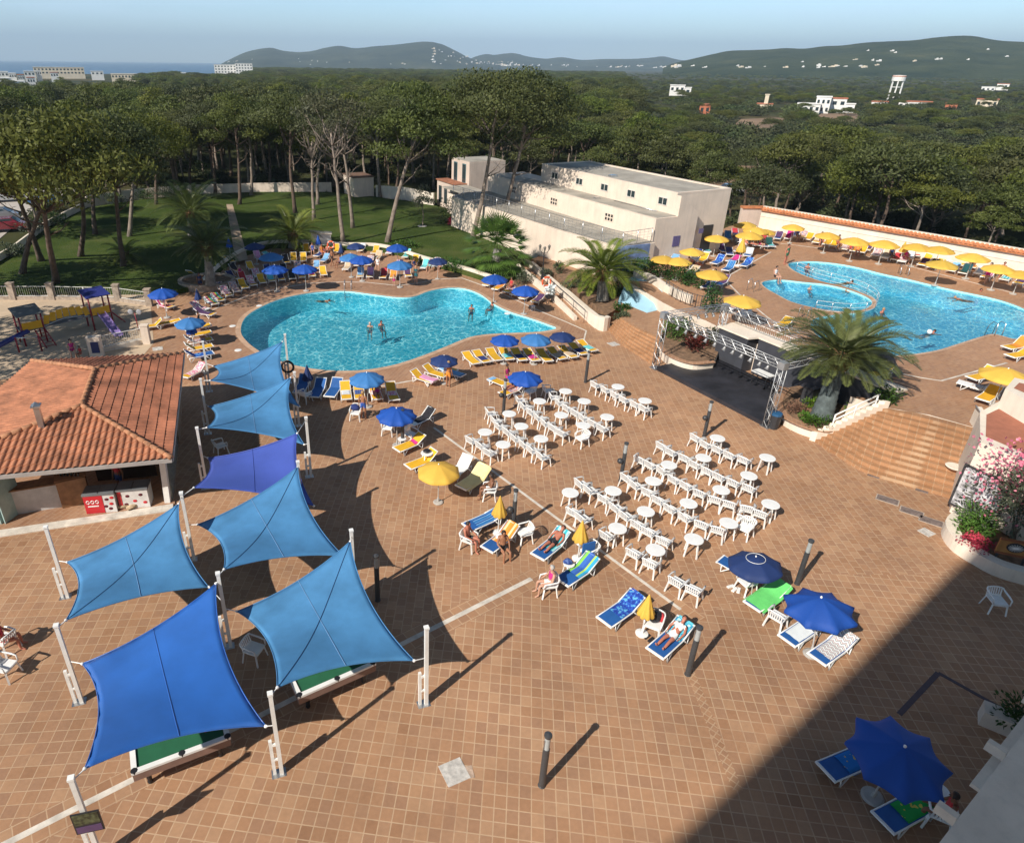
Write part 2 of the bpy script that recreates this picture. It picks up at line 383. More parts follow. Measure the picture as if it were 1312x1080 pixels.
# ---------------- ground
m, nt, b = nodes('scrub_ground'); L = nt.links.new
tc = N(nt, 'ShaderNodeTexCoord'); n1 = N(nt, 'ShaderNodeTexNoise', i_Scale=.012, i_Detail=8.0, i_Roughness=.65); L(tc.outputs['Object'], n1.inputs['Vector'])
rp = ramp(nt, [(.3, (.022, .032, .012)), (.5, (.05, .055, .022)), (.62, (.10, .08, .04)), (.75, (.05, .06, .02))]); L(n1.outputs['Fac'], rp.inputs[0]); L(rp.outputs[0], b.inputs['Base Color']); b.inputs['Roughness'].default_value = .95; b.inputs['Specular IOR Level'].default_value = .1
scrub = m
hole = inset(rimA, .0)
g = MB(); g.sheet([[(-12000, -400), (12000, -400), (12000, 9500), (-1300, 9500), (-980, 3300), (-330, 1250), (-480, 1000), (-950, 830), (-12000, 700)], hole], -.02); struct(g, 'ground', scrub)
m, nt, b = nodes('sea_water'); b.inputs['Base Color'].default_value = (.02, .075, .15, 1); b.inputs['Roughness'].default_value = .35
sea_m = m
g = MB(); g.sheet([[(-14000, 300), (-280, 800), (-280, 1200), (-700, 3300), (3000, 20000), (-14000, 20000)]], -3.0); struct(g, 'sea', sea_m)

g = MB(); g.sheet([[(-48, -6), (36, -6), (36, 40), (14, 62), (3, 62), (-14, 68), (-20, 62), (-22, 50), (-30, 46), (-48, 46)], hole], 0); struct(g, 'plaza_paving', T_bond)
g = MB(); g.sheet([pxs([(-150, 1160), (690, 741), (892, 792), (1012, 735), (1500, 740), (1500, 1400), (-150, 1400)])], .004); struct(g, 'plaza_paving', T_grid)
g = MB(); g.sheet([pxs([(-160, 690), (232, 690), (330, 780), (430, 860), (-150, 1140)])], .004); struct(g, 'plaza_paving', T_left)
g = MB(); g.sheet([pxs([(200, 470), (228, 400), (268, 362), (328, 325), (400, 319), (480, 323), (560, 346), (640, 371), (700, 398), (751, 425), (742, 452), (640, 470), (530, 488), (430, 505), (300, 520)]), hole], .004); struct(g, 'pool_deck', T_pool)
def strip(name, l, w, z, m, zz=0):
    g = MB(); g.wall(pxs(l, zz), w, z-.01, z); return struct(g, name, m)
# lines of pale kerb stone, each with a course of tiles along it
def course(name, a, b, off, seed):
    p = at(*a); q = at(*b); d = q-p; mm = tiles('terracotta_course_%d' % seed, .36, .36, atan2(d.y, d.x), False, TERRA, GROUT, .03, origin=(p.x, p.y))
    g = MB(); g.wall([p, q], .80, .0, .008); struct(g, name, mm)
course('paving_border', (-30, 1100), (690, 737), 0, 1); course('paving_border', (556, 548), (893, 797), 0, 2)
strip('kerb_line', [(-30, 1099.7), (681, 741.5)], .17, .016, kerb_m); strip('kerb_line', [(556, 548), (872, 781)], .12, .016, kerb_m)
strip('kerb_line', [(420, 506.5), (478, 497), (532, 487)], .12, .014, kerb_m)
strip('kerb_line', [(250, 408), (280, 394), (318, 379), (360, 369), (400, 363), (440, 361.5), (470, 362), (508, 366), (530, 364), (560, 358), (592, 356.5), (630, 370), (690, 398), (724, 412), (751, 424), (744, 453)], .10, .014, kerb_m)
# narrow band of diagonal tiles
p = at(885, 862); q = at(945, 1012); mm = tiles('terracotta_diagonal', .17, .17, atan2(q.y-p.y, q.x-p.x)+R(45), False, TERRA, GROUT, .03)
g = MB(); g.wall([p, q], .26, .0, .008); struct(g, 'paving_border', mm)

# sand, lawn, car park, fields
sand = mat('sandy_ground', (.52, .40, .28), .95, var=.12, vs=.6, bump=.3, bs=20)
g = MB(); g.sheet([pxs([(-90, 388), (60, 378), (192, 378), (197, 440), (178, 462), (120, 470), (-90, 500)])], .012); struct(g, 'sand_ground', sand)
m, nt, b = nodes('lawn_grass'); L = nt.links.new
tc = N(nt, 'ShaderNodeTexCoord'); n1 = N(nt, 'ShaderNodeTexNoise', i_Scale=.25, i_Detail=6.0, i_Roughness=.7); L(tc.outputs['Object'], n1.inputs['Vector'])
rp = ramp(nt, [(.3, (.030, .052, .009)), (.52, (.050, .078, .014)), (.68, (.085, .10, .028)), (.8, (.12, .11, .045))]); L(n1.outputs['Fac'], rp.inputs[0]); L(rp.outputs[0], b.inputs['Base Color']); b.inputs['Roughness'].default_value = .9; b.inputs['Specular IOR Level'].default_value = .15
n2 = N(nt, 'ShaderNodeTexNoise', i_Scale=9.0, i_Detail=4.0); L(tc.outputs['Object'], n2.inputs['Vector']); bp = N(nt, 'ShaderNodeBump', i_Strength=.8, i_Distance=.1); L(n2.outputs['Fac'], bp.inputs['Height']); L(bp.outputs[0], b.inputs['Normal'])
lawn_m = m
LAWN = pxs([(-60, 376), (60, 372), (190, 372), (228, 371), (262, 364), (285, 341), (312, 324), (345, 314), (400, 313.5), (440, 316.5), (480, 317.5), (510, 323), (540, 333), (570, 341), (600, 349), (640, 362), (668, 350), (668, 335), (730, 336), (650, 305), (590, 284), (560, 264), (480, 252), (420, 246), (310, 246), (240, 249), (180, 256), (112, 266), (60, 292), (20, 322), (-40, 360)], ZL)
g = MB(); g.prism(LAWN, -.01, ZL); struct(g, 'lawn', lawn_m)
pave_l = mat('car_park_concrete', (.44, .40, .36), .9, var=.12, vs=.15, bump=.1)
g = MB(); g.sheet([pxs([(-120, 372), (0, 306), (52, 262), (98, 247), (100, 238), (160, 225), (60, 218), (-120, 250)])], .03); struct(g, 'car_park', pave_l)
dirt = mat('dirt_field', (.23, .15, .09), .95, var=.18, vs=.05)
for k, l in enumerate([[(930, 168), (950, 153), (1005, 151), (1000, 160), (985, 170)], [(1040, 156), (1052, 146), (1098, 146), (1108, 156), (1080, 160)], [(900, 246), (905, 212), (1010, 214), (1000, 250)]]):
    g = MB(); g.sheet([pxs(l)], .03+.004*k); struct(g, 'dirt_field', dirt)
path_m = mat('gravel_path', (.36, .27, .19), .95, var=.2, vs=1)
g = MB(); g.sheet([pxs([(302, 336), (318, 333), (298, 262), (290, 262)], ZL)], ZL+.012); struct(g, 'garden_path', path_m)

# ---------------- upper terrace
_a, _b = at(840.5, 474), at(978, 546); _e = (_b-_a).normalized(); _n = V((-_e.y, _e.x, 0)); _n = _n if _n.y > 0 else -_n; _k = at(914, 457, .22); _D = max(4.2, (_k-_a).dot(_n))+.9; _L = (_b-_a).length
BKL, BKR = _a+_e*((_k-_a).dot(_e)-.1)+_n*_D, _a+_e*(_L+3.0)+_n*_D
EDGE = [at(q[0], q[1], Z2) if isinstance(q, tuple) else V((q.x, q.y, Z2)) for q in [(800, 358), (815, 345), (842, 334), (890, 318), (903, 303), (935, 290), (976, 283), (1150, 322), (1262, 348), (1300, 340), (1420, 372), (1500, 420), (1500, 660), (1300, 600), (1250, 548), (1190, 531), (1165, 527), (1130, 521), (1090, 508), BKR, BKL, (905, 411), (870, 398), (850, 388)]]
g = MB(); g.prism(EDGE, 0, Z2-.006, top=False); struct(g, 'terrace_base', cream)
g = MB(); g.sheet([EDGE, rimB, rimC], Z2); struct(g, 'terrace_paving', T_upper)
for l in ([(1000, 312), (1080, 322), (1160, 340), (1230, 358), (1300, 376)],): strip('kerb_line', l, .10, Z2+.012, kerb_m, Z2)
strip('kerb_line', [(988, 323), (927, 357), (950, 380), (985, 408), (1000, 418)], .10, Z2+.012, kerb_m, Z2)
strip('kerb_line', [(1206, 488), (1180, 484), (1150, 478)], .10, Z2+.012, kerb_m, Z2); strip('kerb_line', [(1206, 488), (1290, 465)], .10, Z2+.012, kerb_m, Z2)

# right-hand steps: twelve treads between the plaza and the terrace
def interp(pl, t):
    n = len(pl)-1; s = t*n; i = min(int(s), n-1); return pl[i].lerp(pl[i+1], s-i)
lowl = smooth_line(pxs([(1044, 566), (1075, 586), (1109, 606), (1165, 623), (1226, 641)]), 6)
topl = smooth_line(pxs([(1138, 523), (1152, 526), (1172, 529), (1208, 538), (1248, 549)], Z2), 6)
g = MB(); NS = 12
for k in range(NS):
    z = Z2*(k+1)/NS - (.004 if k == NS-1 else 0)
    a = [interp(lowl, i/16).lerp(interp(topl, i/16), k/NS) for i in range(17)]; c = [interp(topl, i/16) + (interp(topl, i/16)-interp(lowl, i/16))*.02 for i in range(17)]
    g.prism([(p.x, p.y) for p in a]+[(p.x, p.y) for p in reversed(c)], Z2*k/NS-(.01 if k else 0), z, bottom=False)
struct(g, 'right_steps', T_step)
# steps left of the stage and the landing above them
ZN = .95
lo = pxs([(779, 422), (800, 444), (836, 468)]); hi = pxs([(796, 407), (818, 420), (846, 432)], ZN)
g = MB()
for k in range(7):
    a = [lo[i].lerp(hi[i], k/7) for i in range(3)]; c = [p+(p-q)*.05 for p, q in zip(hi, lo)]
    g.prism([(p.x, p.y) for p in a]+[(p.x, p.y) for p in reversed(c)], ZN*k/7-(.01 if k else 0), ZN*(k+1)/7-(.004 if k == 6 else 0), bottom=False)
struct(g, 'left_steps', T_step)
LAND = pxs([(796, 407), (800, 396), (794, 384), (812, 380), (850, 398), (856, 416), (846, 432), (818, 420)], ZN)
g = MB(); g.prism(LAND, 0, ZN); struct(g, 'landing', T_upper)
bluep = mat('pale_blue_paint', (.36, .60, .74), .6, var=.06, vs=1)
ra = [at(794, 386, ZN), at(828, 400, ZN), at(849, 396, ZN)]; rb = [at(803, 359, Z2), at(813, 355, Z2), at(836, 361, Z2), at(850, 373, Z2)]
q = [at(792, 386, ZN), at(829, 401, ZN), at(848, 396, ZN+.02), at(849, 374, Z2), at(834, 361, Z2), at(812, 354, Z2), at(803, 359, Z2)]
g = MB(); g.prism(q, 0, [p.z+.012 for p in q]); struct(g, 'blue_ramp', bluep)

# ---------------- light and air
SAZ, SEL = R(225), R(38.2)
w = bpy.data.worlds.new('World'); scene.world = w; w.use_nodes = True
nt = w.node_tree; bg = nt.nodes['Background']; L = nt.links.new
sk = nt.nodes.new('ShaderNodeTexSky'); sk.sky_type = 'NISHITA'; sk.sun_disc = False; sk.sun_elevation = SEL; sk.sun_rotation = SAZ
sk.altitude = 20; sk.air_density = 1.0; sk.dust_density = .1; sk.ozone_density = 2.5
# thin high cloud, streaked along the horizon
tc = N(nt, 'ShaderNodeTexCoord'); mp = N(nt, 'ShaderNodeMapping'); mp.inputs['Scale'].default_value = (1.2, 1.2, 9.0); mp.inputs['Rotation'].default_value = (0.05, 0, .4); L(tc.outputs['Generated'], mp.inputs['Vector'])
cn = N(nt, 'ShaderNodeTexNoise', i_Scale=2.3, i_Detail=7.0, i_Roughness=.55, i_Distortion=.3); L(mp.outputs[0], cn.inputs['Vector'])
cr = N(nt, 'ShaderNodeMapRange', i_3=0.0, i_4=.6); cr.inputs[1].default_value = .46; cr.inputs[2].default_value = .75; L(cn.outputs['Fac'], cr.inputs[0])
mx = N(nt, 'ShaderNodeMix', data_type='RGBA'); L(cr.outputs[0], mx.inputs[0]); L(sk.outputs[0], mx.inputs[6]); mx.inputs[7].default_value = (7.5, 8.0, 8.6, 1)
tn = N(nt, 'ShaderNodeMix', data_type='RGBA', blend_type='MULTIPLY'); tn.inputs[0].default_value = 1; L(mx.outputs[2], tn.inputs[6]); tn.inputs[7].default_value = (1.76, 2.10, 2.42, 1); sz_ = N(nt, 'ShaderNodeSeparateXYZ'); L(tc.outputs['Generated'], sz_.inputs[0]); mz = N(nt, 'ShaderNodeMapRange', i_3=1.0, i_4=.20); mz.inputs[1].default_value = .04; mz.inputs[2].default_value = .5; L(sz_.outputs[2], mz.inputs[0]); vz = N(nt, 'ShaderNodeVectorMath', operation='SCALE'); L(tn.outputs[2], vz.inputs[0]); L(mz.outputs[0], vz.inputs['Scale']); L(vz.outputs[0], bg.inputs['Color']); bg.inputs['Strength'].default_value = .060
sl = bpy.data.lights.new('sun', 'SUN'); so = bpy.data.objects.new('sun', sl); link(so)
sl.energy = 4.2; sl.angle = R(.55); sl.color = (1, .93, .83)
d = V((cos(R(45))*cos(SEL), sin(R(45))*cos(SEL), -sin(SEL))); so.rotation_euler = d.to_track_quat('-Z', 'Y').to_euler(); so.location = (-60, -60, 80)
scene.view_settings.view_transform = 'Standard'; scene.view_settings.look = 'None'; scene.view_settings.gamma = 1; scene.view_settings.exposure = .68

# ---------------- far hills (real ridges, kilometres away)
def hill(name, prof, D, depth, m, seed, base=-4):
    """prof: skyline in the photograph; built as a ridge at distance D"""
    sk = smooth_line(prof, 5); mb = MB(); rows = 22; cols = len(sk); vs = []
    for p in sk:
        c = atd(p.x, p.y, D); h = c.z-base; dr = V((c.x, c.y, 0)).normalized()
        for j in range(rows):
            t = j/(rows-1)*2-1           # -1 front foot .. 0 ridge .. 1 back foot
            f = (1-abs(t)**1.25)
            q = dr*(D+t*depth); nn = noise.fractal(V((q.x/420+seed, q.y/420, 0)), 1.0, 2.0, 5)
            z = base + h*f + (nn*h*.28*f*min(1, abs(t)*2.2))
            vs.append((q.x, q.y, z))
    fs = []
    for i in range(cols-1):
        for j in range(rows-1):
            a = i*rows+j; fs.append((a, a+rows, a+rows+1, a+1))
    mb.smooth = True; mb.add(vs, fs); return struct(mb, name, m)
def hillmat(name, c1, c2, sc):
    m, nt, b = nodes(name); L = nt.links.new
    tc = N(nt, 'ShaderNodeTexCoord'); n1 = N(nt, 'ShaderNodeTexNoise', i_Scale=sc, i_Detail=9.0, i_Roughness=.7); L(tc.outputs['Object'], n1.inputs['Vector'])
    rp = ramp(nt, [(.35, c1), (.6, c2), (.72, (c2[0]*1.9, c2[1]*1.5, c2[2]*1.6))]); L(n1.outputs['Fac'], rp.inputs[0]); L(rp.outputs[0], b.inputs['Base Color']); b.inputs['Roughness'].default_value = .95; b.inputs['Specular IOR Level'].default_value = 0
    bp = N(nt, 'ShaderNodeBump', i_Strength=1.0, i_Distance=12.0); L(n1.outputs['Fac'], bp.inputs['Height']); L(bp.outputs[0], b.inputs['Normal']); return m
hm1 = hillmat('far_hill_scrub', (.016, .024, .012), (.055, .062, .030), .005); hm2 = hillmat('near_hill_scrub', (.014, .026, .008), (.050, .062, .024), .008)
hill('hills', [(282, 83), (295, 76), (318, 66), (345, 61.5), (362, 65), (382, 67), (400, 65.5), (418, 61), (435, 59), (455, 62), (480, 59.5), (505, 57.5), (530, 54.5), (549, 53.5), (566, 57), (585, 66), (606, 76), (640, 84)], 4200, 1100, hm1, 3.1)
hill('hills', [(590, 84), (606, 74), (622, 69.5), (634, 70.5), (648, 68.5), (660, 68.3), (678, 73), (700, 75.5), (720, 73.5), (745, 77), (775, 76), (810, 75.5), (835, 74), (850, 72.5), (870, 77), (900, 80), (960, 86)], 5200, 1200, hm1, 8.7)
hill('hills', [(850, 86), (868, 80), (890, 75), (915, 69), (935, 65), (960, 64), (985, 63), (1005, 61.5), (1030, 62), (1055, 59), (1080, 58), (1110, 54.5), (1140, 53), (1170, 52), (1200, 48.5), (1225, 46.5), (1250, 47), (1280, 52), (1312, 54), (1360, 56), (1420, 66), (1500, 80)], 2300, 800, hm2, 5.3)
HAZE = 1.4e-4
# ================================================================ BUILDINGS AND WALLS
# ---------------- long stepped building behind the pools
A0 = V((17.36, 54.09, 0)); EX = V((.894, .447, 0)); EY = V((-.447, .894, 0)); LBZ = R(26.57)
def lb(x, y, z=0): return A0+EX*x+EY*y+V((0, 0, z))
def lbl(p): d = V((p.x, p.y, 0))-A0; return d.dot(EX), d.dot(EY)
root = empty('stepped_building', lb(3, 10), 0, 'long cream flat roofed building stepping up in three blocks behind the pools', 'building')
def part(mb, name, mats, parent, **k):
    o = mb.build(name, mats, parent, **k)
    o.location = parent.matrix_basis.inverted() @ V((0, 0, 0)) if parent.parent is None else (0, 0, 0)
    if parent.parent is None: o.rotation_euler = (0, 0, -parent.rotation_euler.z)
    return o
def xy(l): return [(p.x, p.y) for p in l]
Cx, Cy = lbl(at(898, 275, 5.34)); W2 = max(4.2, Cx)
low = [V((14.3, 51.9, 0)), V((10.6, 57.7, 0)), V((1.46, 74.0, 0)), V((2.6, 76.6, 0)), lb(0, 26.5), lb(0, -.3), ]
g = MB(); g.prism(xy(low), 0, 3.46); part(g, 'lower_block', cream, root)
g = MB(); g.prism(xy([low[0]+EX*.25+EY*.25, low[1]+EX*.25, low[2]+EX*.25-EY*.2, low[3]-EY*.3, lb(-.003, 26.2), lb(-.003, -.1)]), 3.45, 3.5); part(g, 'lower_roof', grey_roof, root)
mid = [lb(0, 0), lb(W2, 0), lb(W2, 26.4), lb(0, 26.4)]
g = MB(); g.prism(xy(mid), 0, 5.3); part(g, 'middle_block', cream, root)
g = MB(); g.prism(xy([lb(.22, .22), lb(2.3, .22), lb(2.3, 26.2), lb(.22, 26.2)]), 5.25, 5.345); part(g, 'middle_roof', grey_roof, root)
up = [lb(2.3, .45), lb(8.3, .45), lb(8.3, 19.6), lb(2.3, 19.6)]
g = MB(); g.prism(xy(up), 0, 6.95); part(g, 'upper_block', cream, root)
g = MB(); g.wall([lb(2.42, .57), lb(8.18, .57), lb(8.18, 19.48), lb(2.42, 19.48)], .26, 6.94, 7.08, closed=True); part(g, 'parapet', cream, root)
g = MB(); g.prism(xy([lb(2.56, .71), lb(8.04, .71), lb(8.04, 19.34), lb(2.56, 19.34)]), 6.9, 6.975); part(g, 'upper_roof', grey_roof, root)
# sloped end parapet that climbs from the middle roof to the upper one
g = MB(); g.prism(xy([lb(2.3, -.003), lb(W2, -.003), lb(W2, .44), lb(2.3, .44)]), 5.25, [6.9, 5.45, 5.45, 6.9]); part(g, 'sloped_parapet', cream, root)
wframe = mat('pale_window_frame', (.62, .58, .52), .6)
for i, (u, v) in enumerate([(707, 225.6), (738.5, 233), (772, 240.5), (807, 248.5), (848, 258)]):
    y = lbl(at(u, v, 6.2))[1]; 
    g = MB()
    for s in (-1, 1):
        g.box(lb(2.28, y+s*.5, 6.2), (.06, .06, .62), LBZ); g.box(lb(2.28, y, 6.2+s*.29), (.06, 1.06, .06), LBZ)
    g.box(lb(2.28, y, 6.2), (.05, .05, .6), LBZ)
    f = part(g, 'window', wframe, root); p = MB(); p.box(lb(2.292, y, 6.2), (.02, .98, .56), LBZ); p.build('pane', glass_m, f)
for u, v in ((652, 243), (700.7, 258.3), (774.6, 278.4)):
    x, y = lbl(at(u, v, 4.45)); g = MB()
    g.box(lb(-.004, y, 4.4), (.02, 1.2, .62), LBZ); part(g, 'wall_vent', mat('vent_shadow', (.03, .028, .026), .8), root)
    g = MB()
    for a in (-.56, -.19, .19, .56): g.box(lb(-.02, y+a, 4.4), (.03, .10, .66), LBZ)
    g.box(lb(-.022, y, 4.4), (.03, 1.2, .08), LBZ); g.box(lb(-.022, y, 4.71), (.03, 1.2, .06), LBZ); g.box(lb(-.022, y, 4.09), (.03, 1.2, .06), LBZ); part(g, 'vent_block', cream, root)
lat = mat('purple_lattice', (.12, .10, .22), .6, var=.3, vs=20)
p = at(867, 311, 3.2); x = lbl(p)[0]; g = MB(); g.box(lb(x, -.012, 3.3), (.75, .04, .85), LBZ)
for k in range(4): g.box(lb(x-.28+.187*k, -.04, 3.3), (.03, .02, .85), LBZ)
part(g, 'lattice_window', lat, root)
g = MB(); g.box(lb(lbl(at(883, 292, 3.9))[0], -.01, 3.9), (.5, .03, .4), LBZ); part(g, 'wall_sign', lat, root)
g = MB(); g.box(lb(W2+1.9, .43, 3.0), (1.1, .05, 2.4), LBZ); part(g, 'doorway', black_m, root)
mural = mat('blue_mural_paint', (.17, .24, .42), .7, var=.35, vs=1.6)
a = at(813, 334, 1.7); c = at(846, 337, 1.7)
g = MB(); g.beam(V((13.7, 51.2, 2.7)), V((16.7, 52.6, 2.7)), .12, 2.0); part(g, 'mural_panel', mural, root)
for u in (703, 768):   # pale doors of the lower block, seen over the hedge
    p = at(u, 315, 1.2); q = low[1].lerp(low[2], .1 if u < 760 else 0); 
for t, w_ in ((.18, 1.5), (.42, 1.2)):
    q = low[0].lerp(low[1], t); dd = (low[1]-low[0]).normalized(); nn = V((-dd.y, dd.x, 0)); g = MB(); g.box(q+nn*.01+V((0, 0, 1.45)), (w_, .05, 2.2), atan2(dd.y, dd.x)); part(g, 'service_door', cream2, root)
# roof clutter
g = MB(); g.box(lb(1.2, 9, 5.42), (.5, .4, .15), LBZ); part(g, 'roof_box', steel, root); g = MB(); g.tube([lb(1.9, 2, 5.4), lb(1.9, 7.5, 5.4)], .03); part(g, 'roof_pipe', steel, root); g = MB(); g.box(lb(3.6, 10, 7.05), (.7, .5, .2), LBZ); part(g, 'roof_box', steel, root)
# wire fence on the lower terrace
def mesh_fence(pts, z, h, label, name='wire_fence', post_m=None, step=2.0, wires=6, bars=0):
    post_m = post_m or steel
    r = empty(name, (pts[0].x, pts[0].y, z), 0, label, 'fence'); k = 0
    for a, b_ in zip(pts[:-1], pts[1:]):
        L_ = (b_-a).length; n = max(1, round(L_/step))
        for i in range(n+1 if b_ is pts[-1] else n):
            p = a.lerp(b_, i/n); g = MB(); g.tube([(p.x, p.y, z), (p.x, p.y, z+h)], .03, 5); part(g, 'post', post_m, r)
        g = MB()
        for w_ in range(wires):
            zz = z+.05+(h-.08)*w_/(wires-1); g.tube([(a.x, a.y, zz), (b_.x, b_.y, zz)], .008 if 0 < w_ < wires-1 else .02, 4)
        if bars:
            m_ = int(L_/bars)
            for i in range(1, m_): p = a.lerp(b_, i/m_); g.tube([(p.x, p.y, z+.05), (p.x, p.y, z+h-.03)], .009, 4)
        part(g, 'mesh_panel', post_m, r)
    return r
fn = [low[2]+EX*.2, low[1]+EX*.2, low[0]+EX*.25+EY*.25, lb(-.3, -.1)]
mesh_fence(fn, 3.5, 1.15, 'grey wire fence along the edge of the lower terrace roof', bars=.45)

# ---------------- two storey annex beyond it
K = V((3.7, 84, 0)); root = empty('two_storey_house', K, 0, 'pale two storey house with dark window strips behind the pines', 'house')
def kk(x, y, z=0): return K+EX*x+EY*y+V((0, 0, z))
g = MB(); g.prism(xy([kk(0, 0), kk(5.0, 0), kk(5.0, 4.6), kk(0, 4.6)]), 0, 5.7); part(g, 'wall', pinkish, root)
g = MB(); g.prism(xy([kk(.15, .15), kk(4.85, .15), kk(4.85, 4.45), kk(.15, 4.45)]), 5.65, 5.76); part(g, 'roof', grey_roof, root)
g = MB(); g.prism(xy([kk(-1.5, .6), kk(-.003, .6), kk(-.003, 5.6), kk(-1.5, 5.6)]), 0, 3.1); part(g, 'annex', pinkish, root)
rust = mat('rust_roof_tile', (.32, .13, .07), .85, var=.25, vs=2)
g = MB(); g.prism(xy([kk(-1.65, .45), kk(-.005, .45), kk(-.005, 5.7), kk(-1.65, 5.7)]), 3.1, 3.22); part(g, 'annex_roof', rust, root)
for y, z in ((1.3, 4.3), (3.5, 4.3)):
    g = MB(); g.box(kk(-.01, y, z), (.05, .9, 2.2), LBZ); f = part(g, 'window', mat('teal_frame', (.06, .14, .16), .5), root); p = MB(); p.box(kk(-.04, y, z), (.02, .75, 2.0), LBZ); p.build('pane', glass_m, f)
for y in (1.6, 3.2, 4.7):
    g = MB(); g.box(kk(-1.51, y, 1.5), (.04, .8, 2.0), LBZ); part(g, 'window', glass_m, root)
g = MB(); g.prism(xy([kk(-3.4, -5), kk(-.2, -5), kk(-.2, .4), kk(-3.4, .4)]), 3.0, 3.12); 
part(g, 'canopy', grey_roof, root)
g = MB(); g.prism(xy([kk(-2.6, -6.0), kk(-.1, -6.0), kk(-.1, .58), kk(-2.6, .58)]), 0, 2.4); part(g, 'terrace_wall', cream, root)
# pump house on the lawn's far side
pb = at(454, 253, ZL); root = empty('pump_house', pb, 0, 'small cream box building with brown flat roof at the back of the lawn', 'building')
g = MB(); pts = [pb, pb+EX*2.8, pb+EX*2.8+EY*4, pb+EY*4]; g.prism(xy(pts), .2, 2.75); part(g, 'wall', cream, root)
g = MB(); g.prism(xy([pb-EX*.1-EY*.1, pb+EX*2.9-EY*.1, pb+EX*2.9+EY*4.1, pb-EX*.1+EY*4.1]), 2.75, 2.86); part(g, 'roof', mat('brown_roof', (.17, .10, .07), .9, var=.3, vs=1), root)
g = MB(); g.box(pb+EX*-.02+EY*1.4+V((0, 0, 1.3)), (.05, .9, 2), LBZ); part(g, 'door', cream2, root)
# garden boundary walls
def wall_thing(l, w, z0, z1, m, label, z=0, name='garden_wall', smooth=0, cat='wall', **k):
    p = pxs(l, z); 
    if smooth: p = smooth_line(p, smooth)
    g = MB(); g.wall(p, w, z0, z1, **k); return thing(g, name, m, label, cat)
wall_thing([(112, 264), (160, 256), (240, 249), (330, 246), (425, 245)], .2, .1, 1.5, cream, 'long cream boundary wall along the far edge of the lawn under the pines', ZL)
wall_thing([(482, 251), (520, 254), (556, 262)], .2, .1, 1.7, cream2, 'white wall section between the pump house and the two storey house', ZL)
wall_thing([(112, 264), (60, 291), (20, 322), (-30, 352)], .18, .05, .95, cream2, 'low white wall between the lawn and the car park', ZL)
wall_thing([(262, 366), (285, 344), (312, 327), (345, 317), (400, 316), (440, 319), (480, 320), (510, 326), (540, 336), (570, 344), (600, 352), (641, 366)], .22, 0, .62, cream2, 'low curved cream wall between the lawn and the left pool deck', 0, smooth=4)
# playground fence with stone pillars
pil = mat('stone_pillar', (.36, .29, .23), .9, var=.25, vs=4)
pts = pxs([(-40, 384), (18, 384), (68, 384), (152, 386), (192, 392)])
mesh_fence(pts, .25, .8, 'pale railing fence with thin bars behind the playground', 'railing_fence', white_mt, 3, 2, bars=.16)
g = MB(); g.wall(pts, .22, 0, .26); thing(g, 'fence_plinth', pil, 'low stone plinth under the playground fence', 'wall')
for i, p in enumerate(pts[1:]):
    g = MB(); g.box((p.x, p.y, .62), (.42, .42, 1.24), .1); g.box((p.x, p.y, 1.27), (.5, .5, .08), .1)
    thing(g, 'fence_pillar', pil, 'square stone pillar of the playground fence, %s from the left' % ORD[i], 'pillar', 'fence pillars')
g0, g1, _ = seg(127, 452, 184, 440)
g = MB(); g.wall([g0, g1], .2, 0, .3); thing(g, 'playground_wall', cream2, 'low cream wall under the white railing in front of the slide', 'wall')
mesh_fence([g0, g1], .3, .75, 'white bar railing on the low wall in front of the slide', 'bar_railing', white_mt, 3, 2, bars=.13)
for u, v, n_ in ((125, 456, 'broad cream pier with a dark blue panel at the playground entrance'), (189, 440, 'tall cream pier beside the white railing and yellow loungers')):
    p = at(u, v); r = empty('gate_pier', p, R(8), n_, 'pillar')
    g = MB(); g.box((0, 0, .6), (.75 if u < 150 else .45, .4, 1.2)); g.box((0, 0, 1.23), (.8 if u < 150 else .5, .46, .07)); g.build('pier', cream, r)
    if u < 150: g = MB(); g.box((0.05, -.21, .62), (.45, .03, .7)); g.build('panel', mat('navy_panel', (.02, .03, .12), .4), r)

# right boundary wall with tile coping
a = at(972, 292, Z2); c = at(1318, 358, Z2); d = (c-a).normalized(); L_ = (c-a).length; ang = atan2(d.y, d.x)
root = empty('boundary_wall', a, ang, 'long cream wall with orange tile coping behind the yellow parasols', 'wall')
cop_m = mat('orange_roof_tile', (.52, .20, .085), .8, var=.25, vs=3, bump=.3, bs=15, rnd=.0)
g = MB(); g.box((L_/2, 0, .95), (L_, .3, 1.9)); g.box((L_/2, -.17, 1.2), (L_, .05, .05)); g.build('wall', cream2, root)
g = MB(); n = int(L_/.32)
for i in range(n):
    x = (i+.5)*L_/n; g.smooth = True; pr = []
    vs = []; fs = []
    for j in range(6):
        t = pi*j/5; vs += [(x-.14*cos(t), -.42, 1.80+.10*sin(t)), (x-.14*cos(t), .02, 2.02+.10*sin(t))]
    for j in range(5): fs.append((2*j, 2*j+2, 2*j+3, 2*j+1))
    g.add(vs, fs)
g.smooth = False; g.box((L_/2, -.2, 1.87), (L_, .46, .06), rot=Euler((R(26.6), 0, 0)).to_matrix()); g.build('tile_coping', cop_m, root)
g = MB(); g.box((L_/2, .12, 2.07), (L_, .26, .14)); g.build('top_ledge', cream2, root)
p = at(1318, 352, Z2); g = MB(); g.box((p.x+.8, p.y-1.5, Z2+1.4), (2.4, 3.2, 2.8), ang); g.box((p.x+.8, p.y-1.5, Z2+2.85), (2.6, 3.4, .1), ang)
thing(g, 'wall_tower', cream2, 'blocky cream end tower where the tiled wall stops at right', 'wall')
a2 = at(945, 290, Z2); g = MB(); root = empty('side_wall', a2, 0, 'short wall with orange tile coping joining the building to the long wall', 'wall')
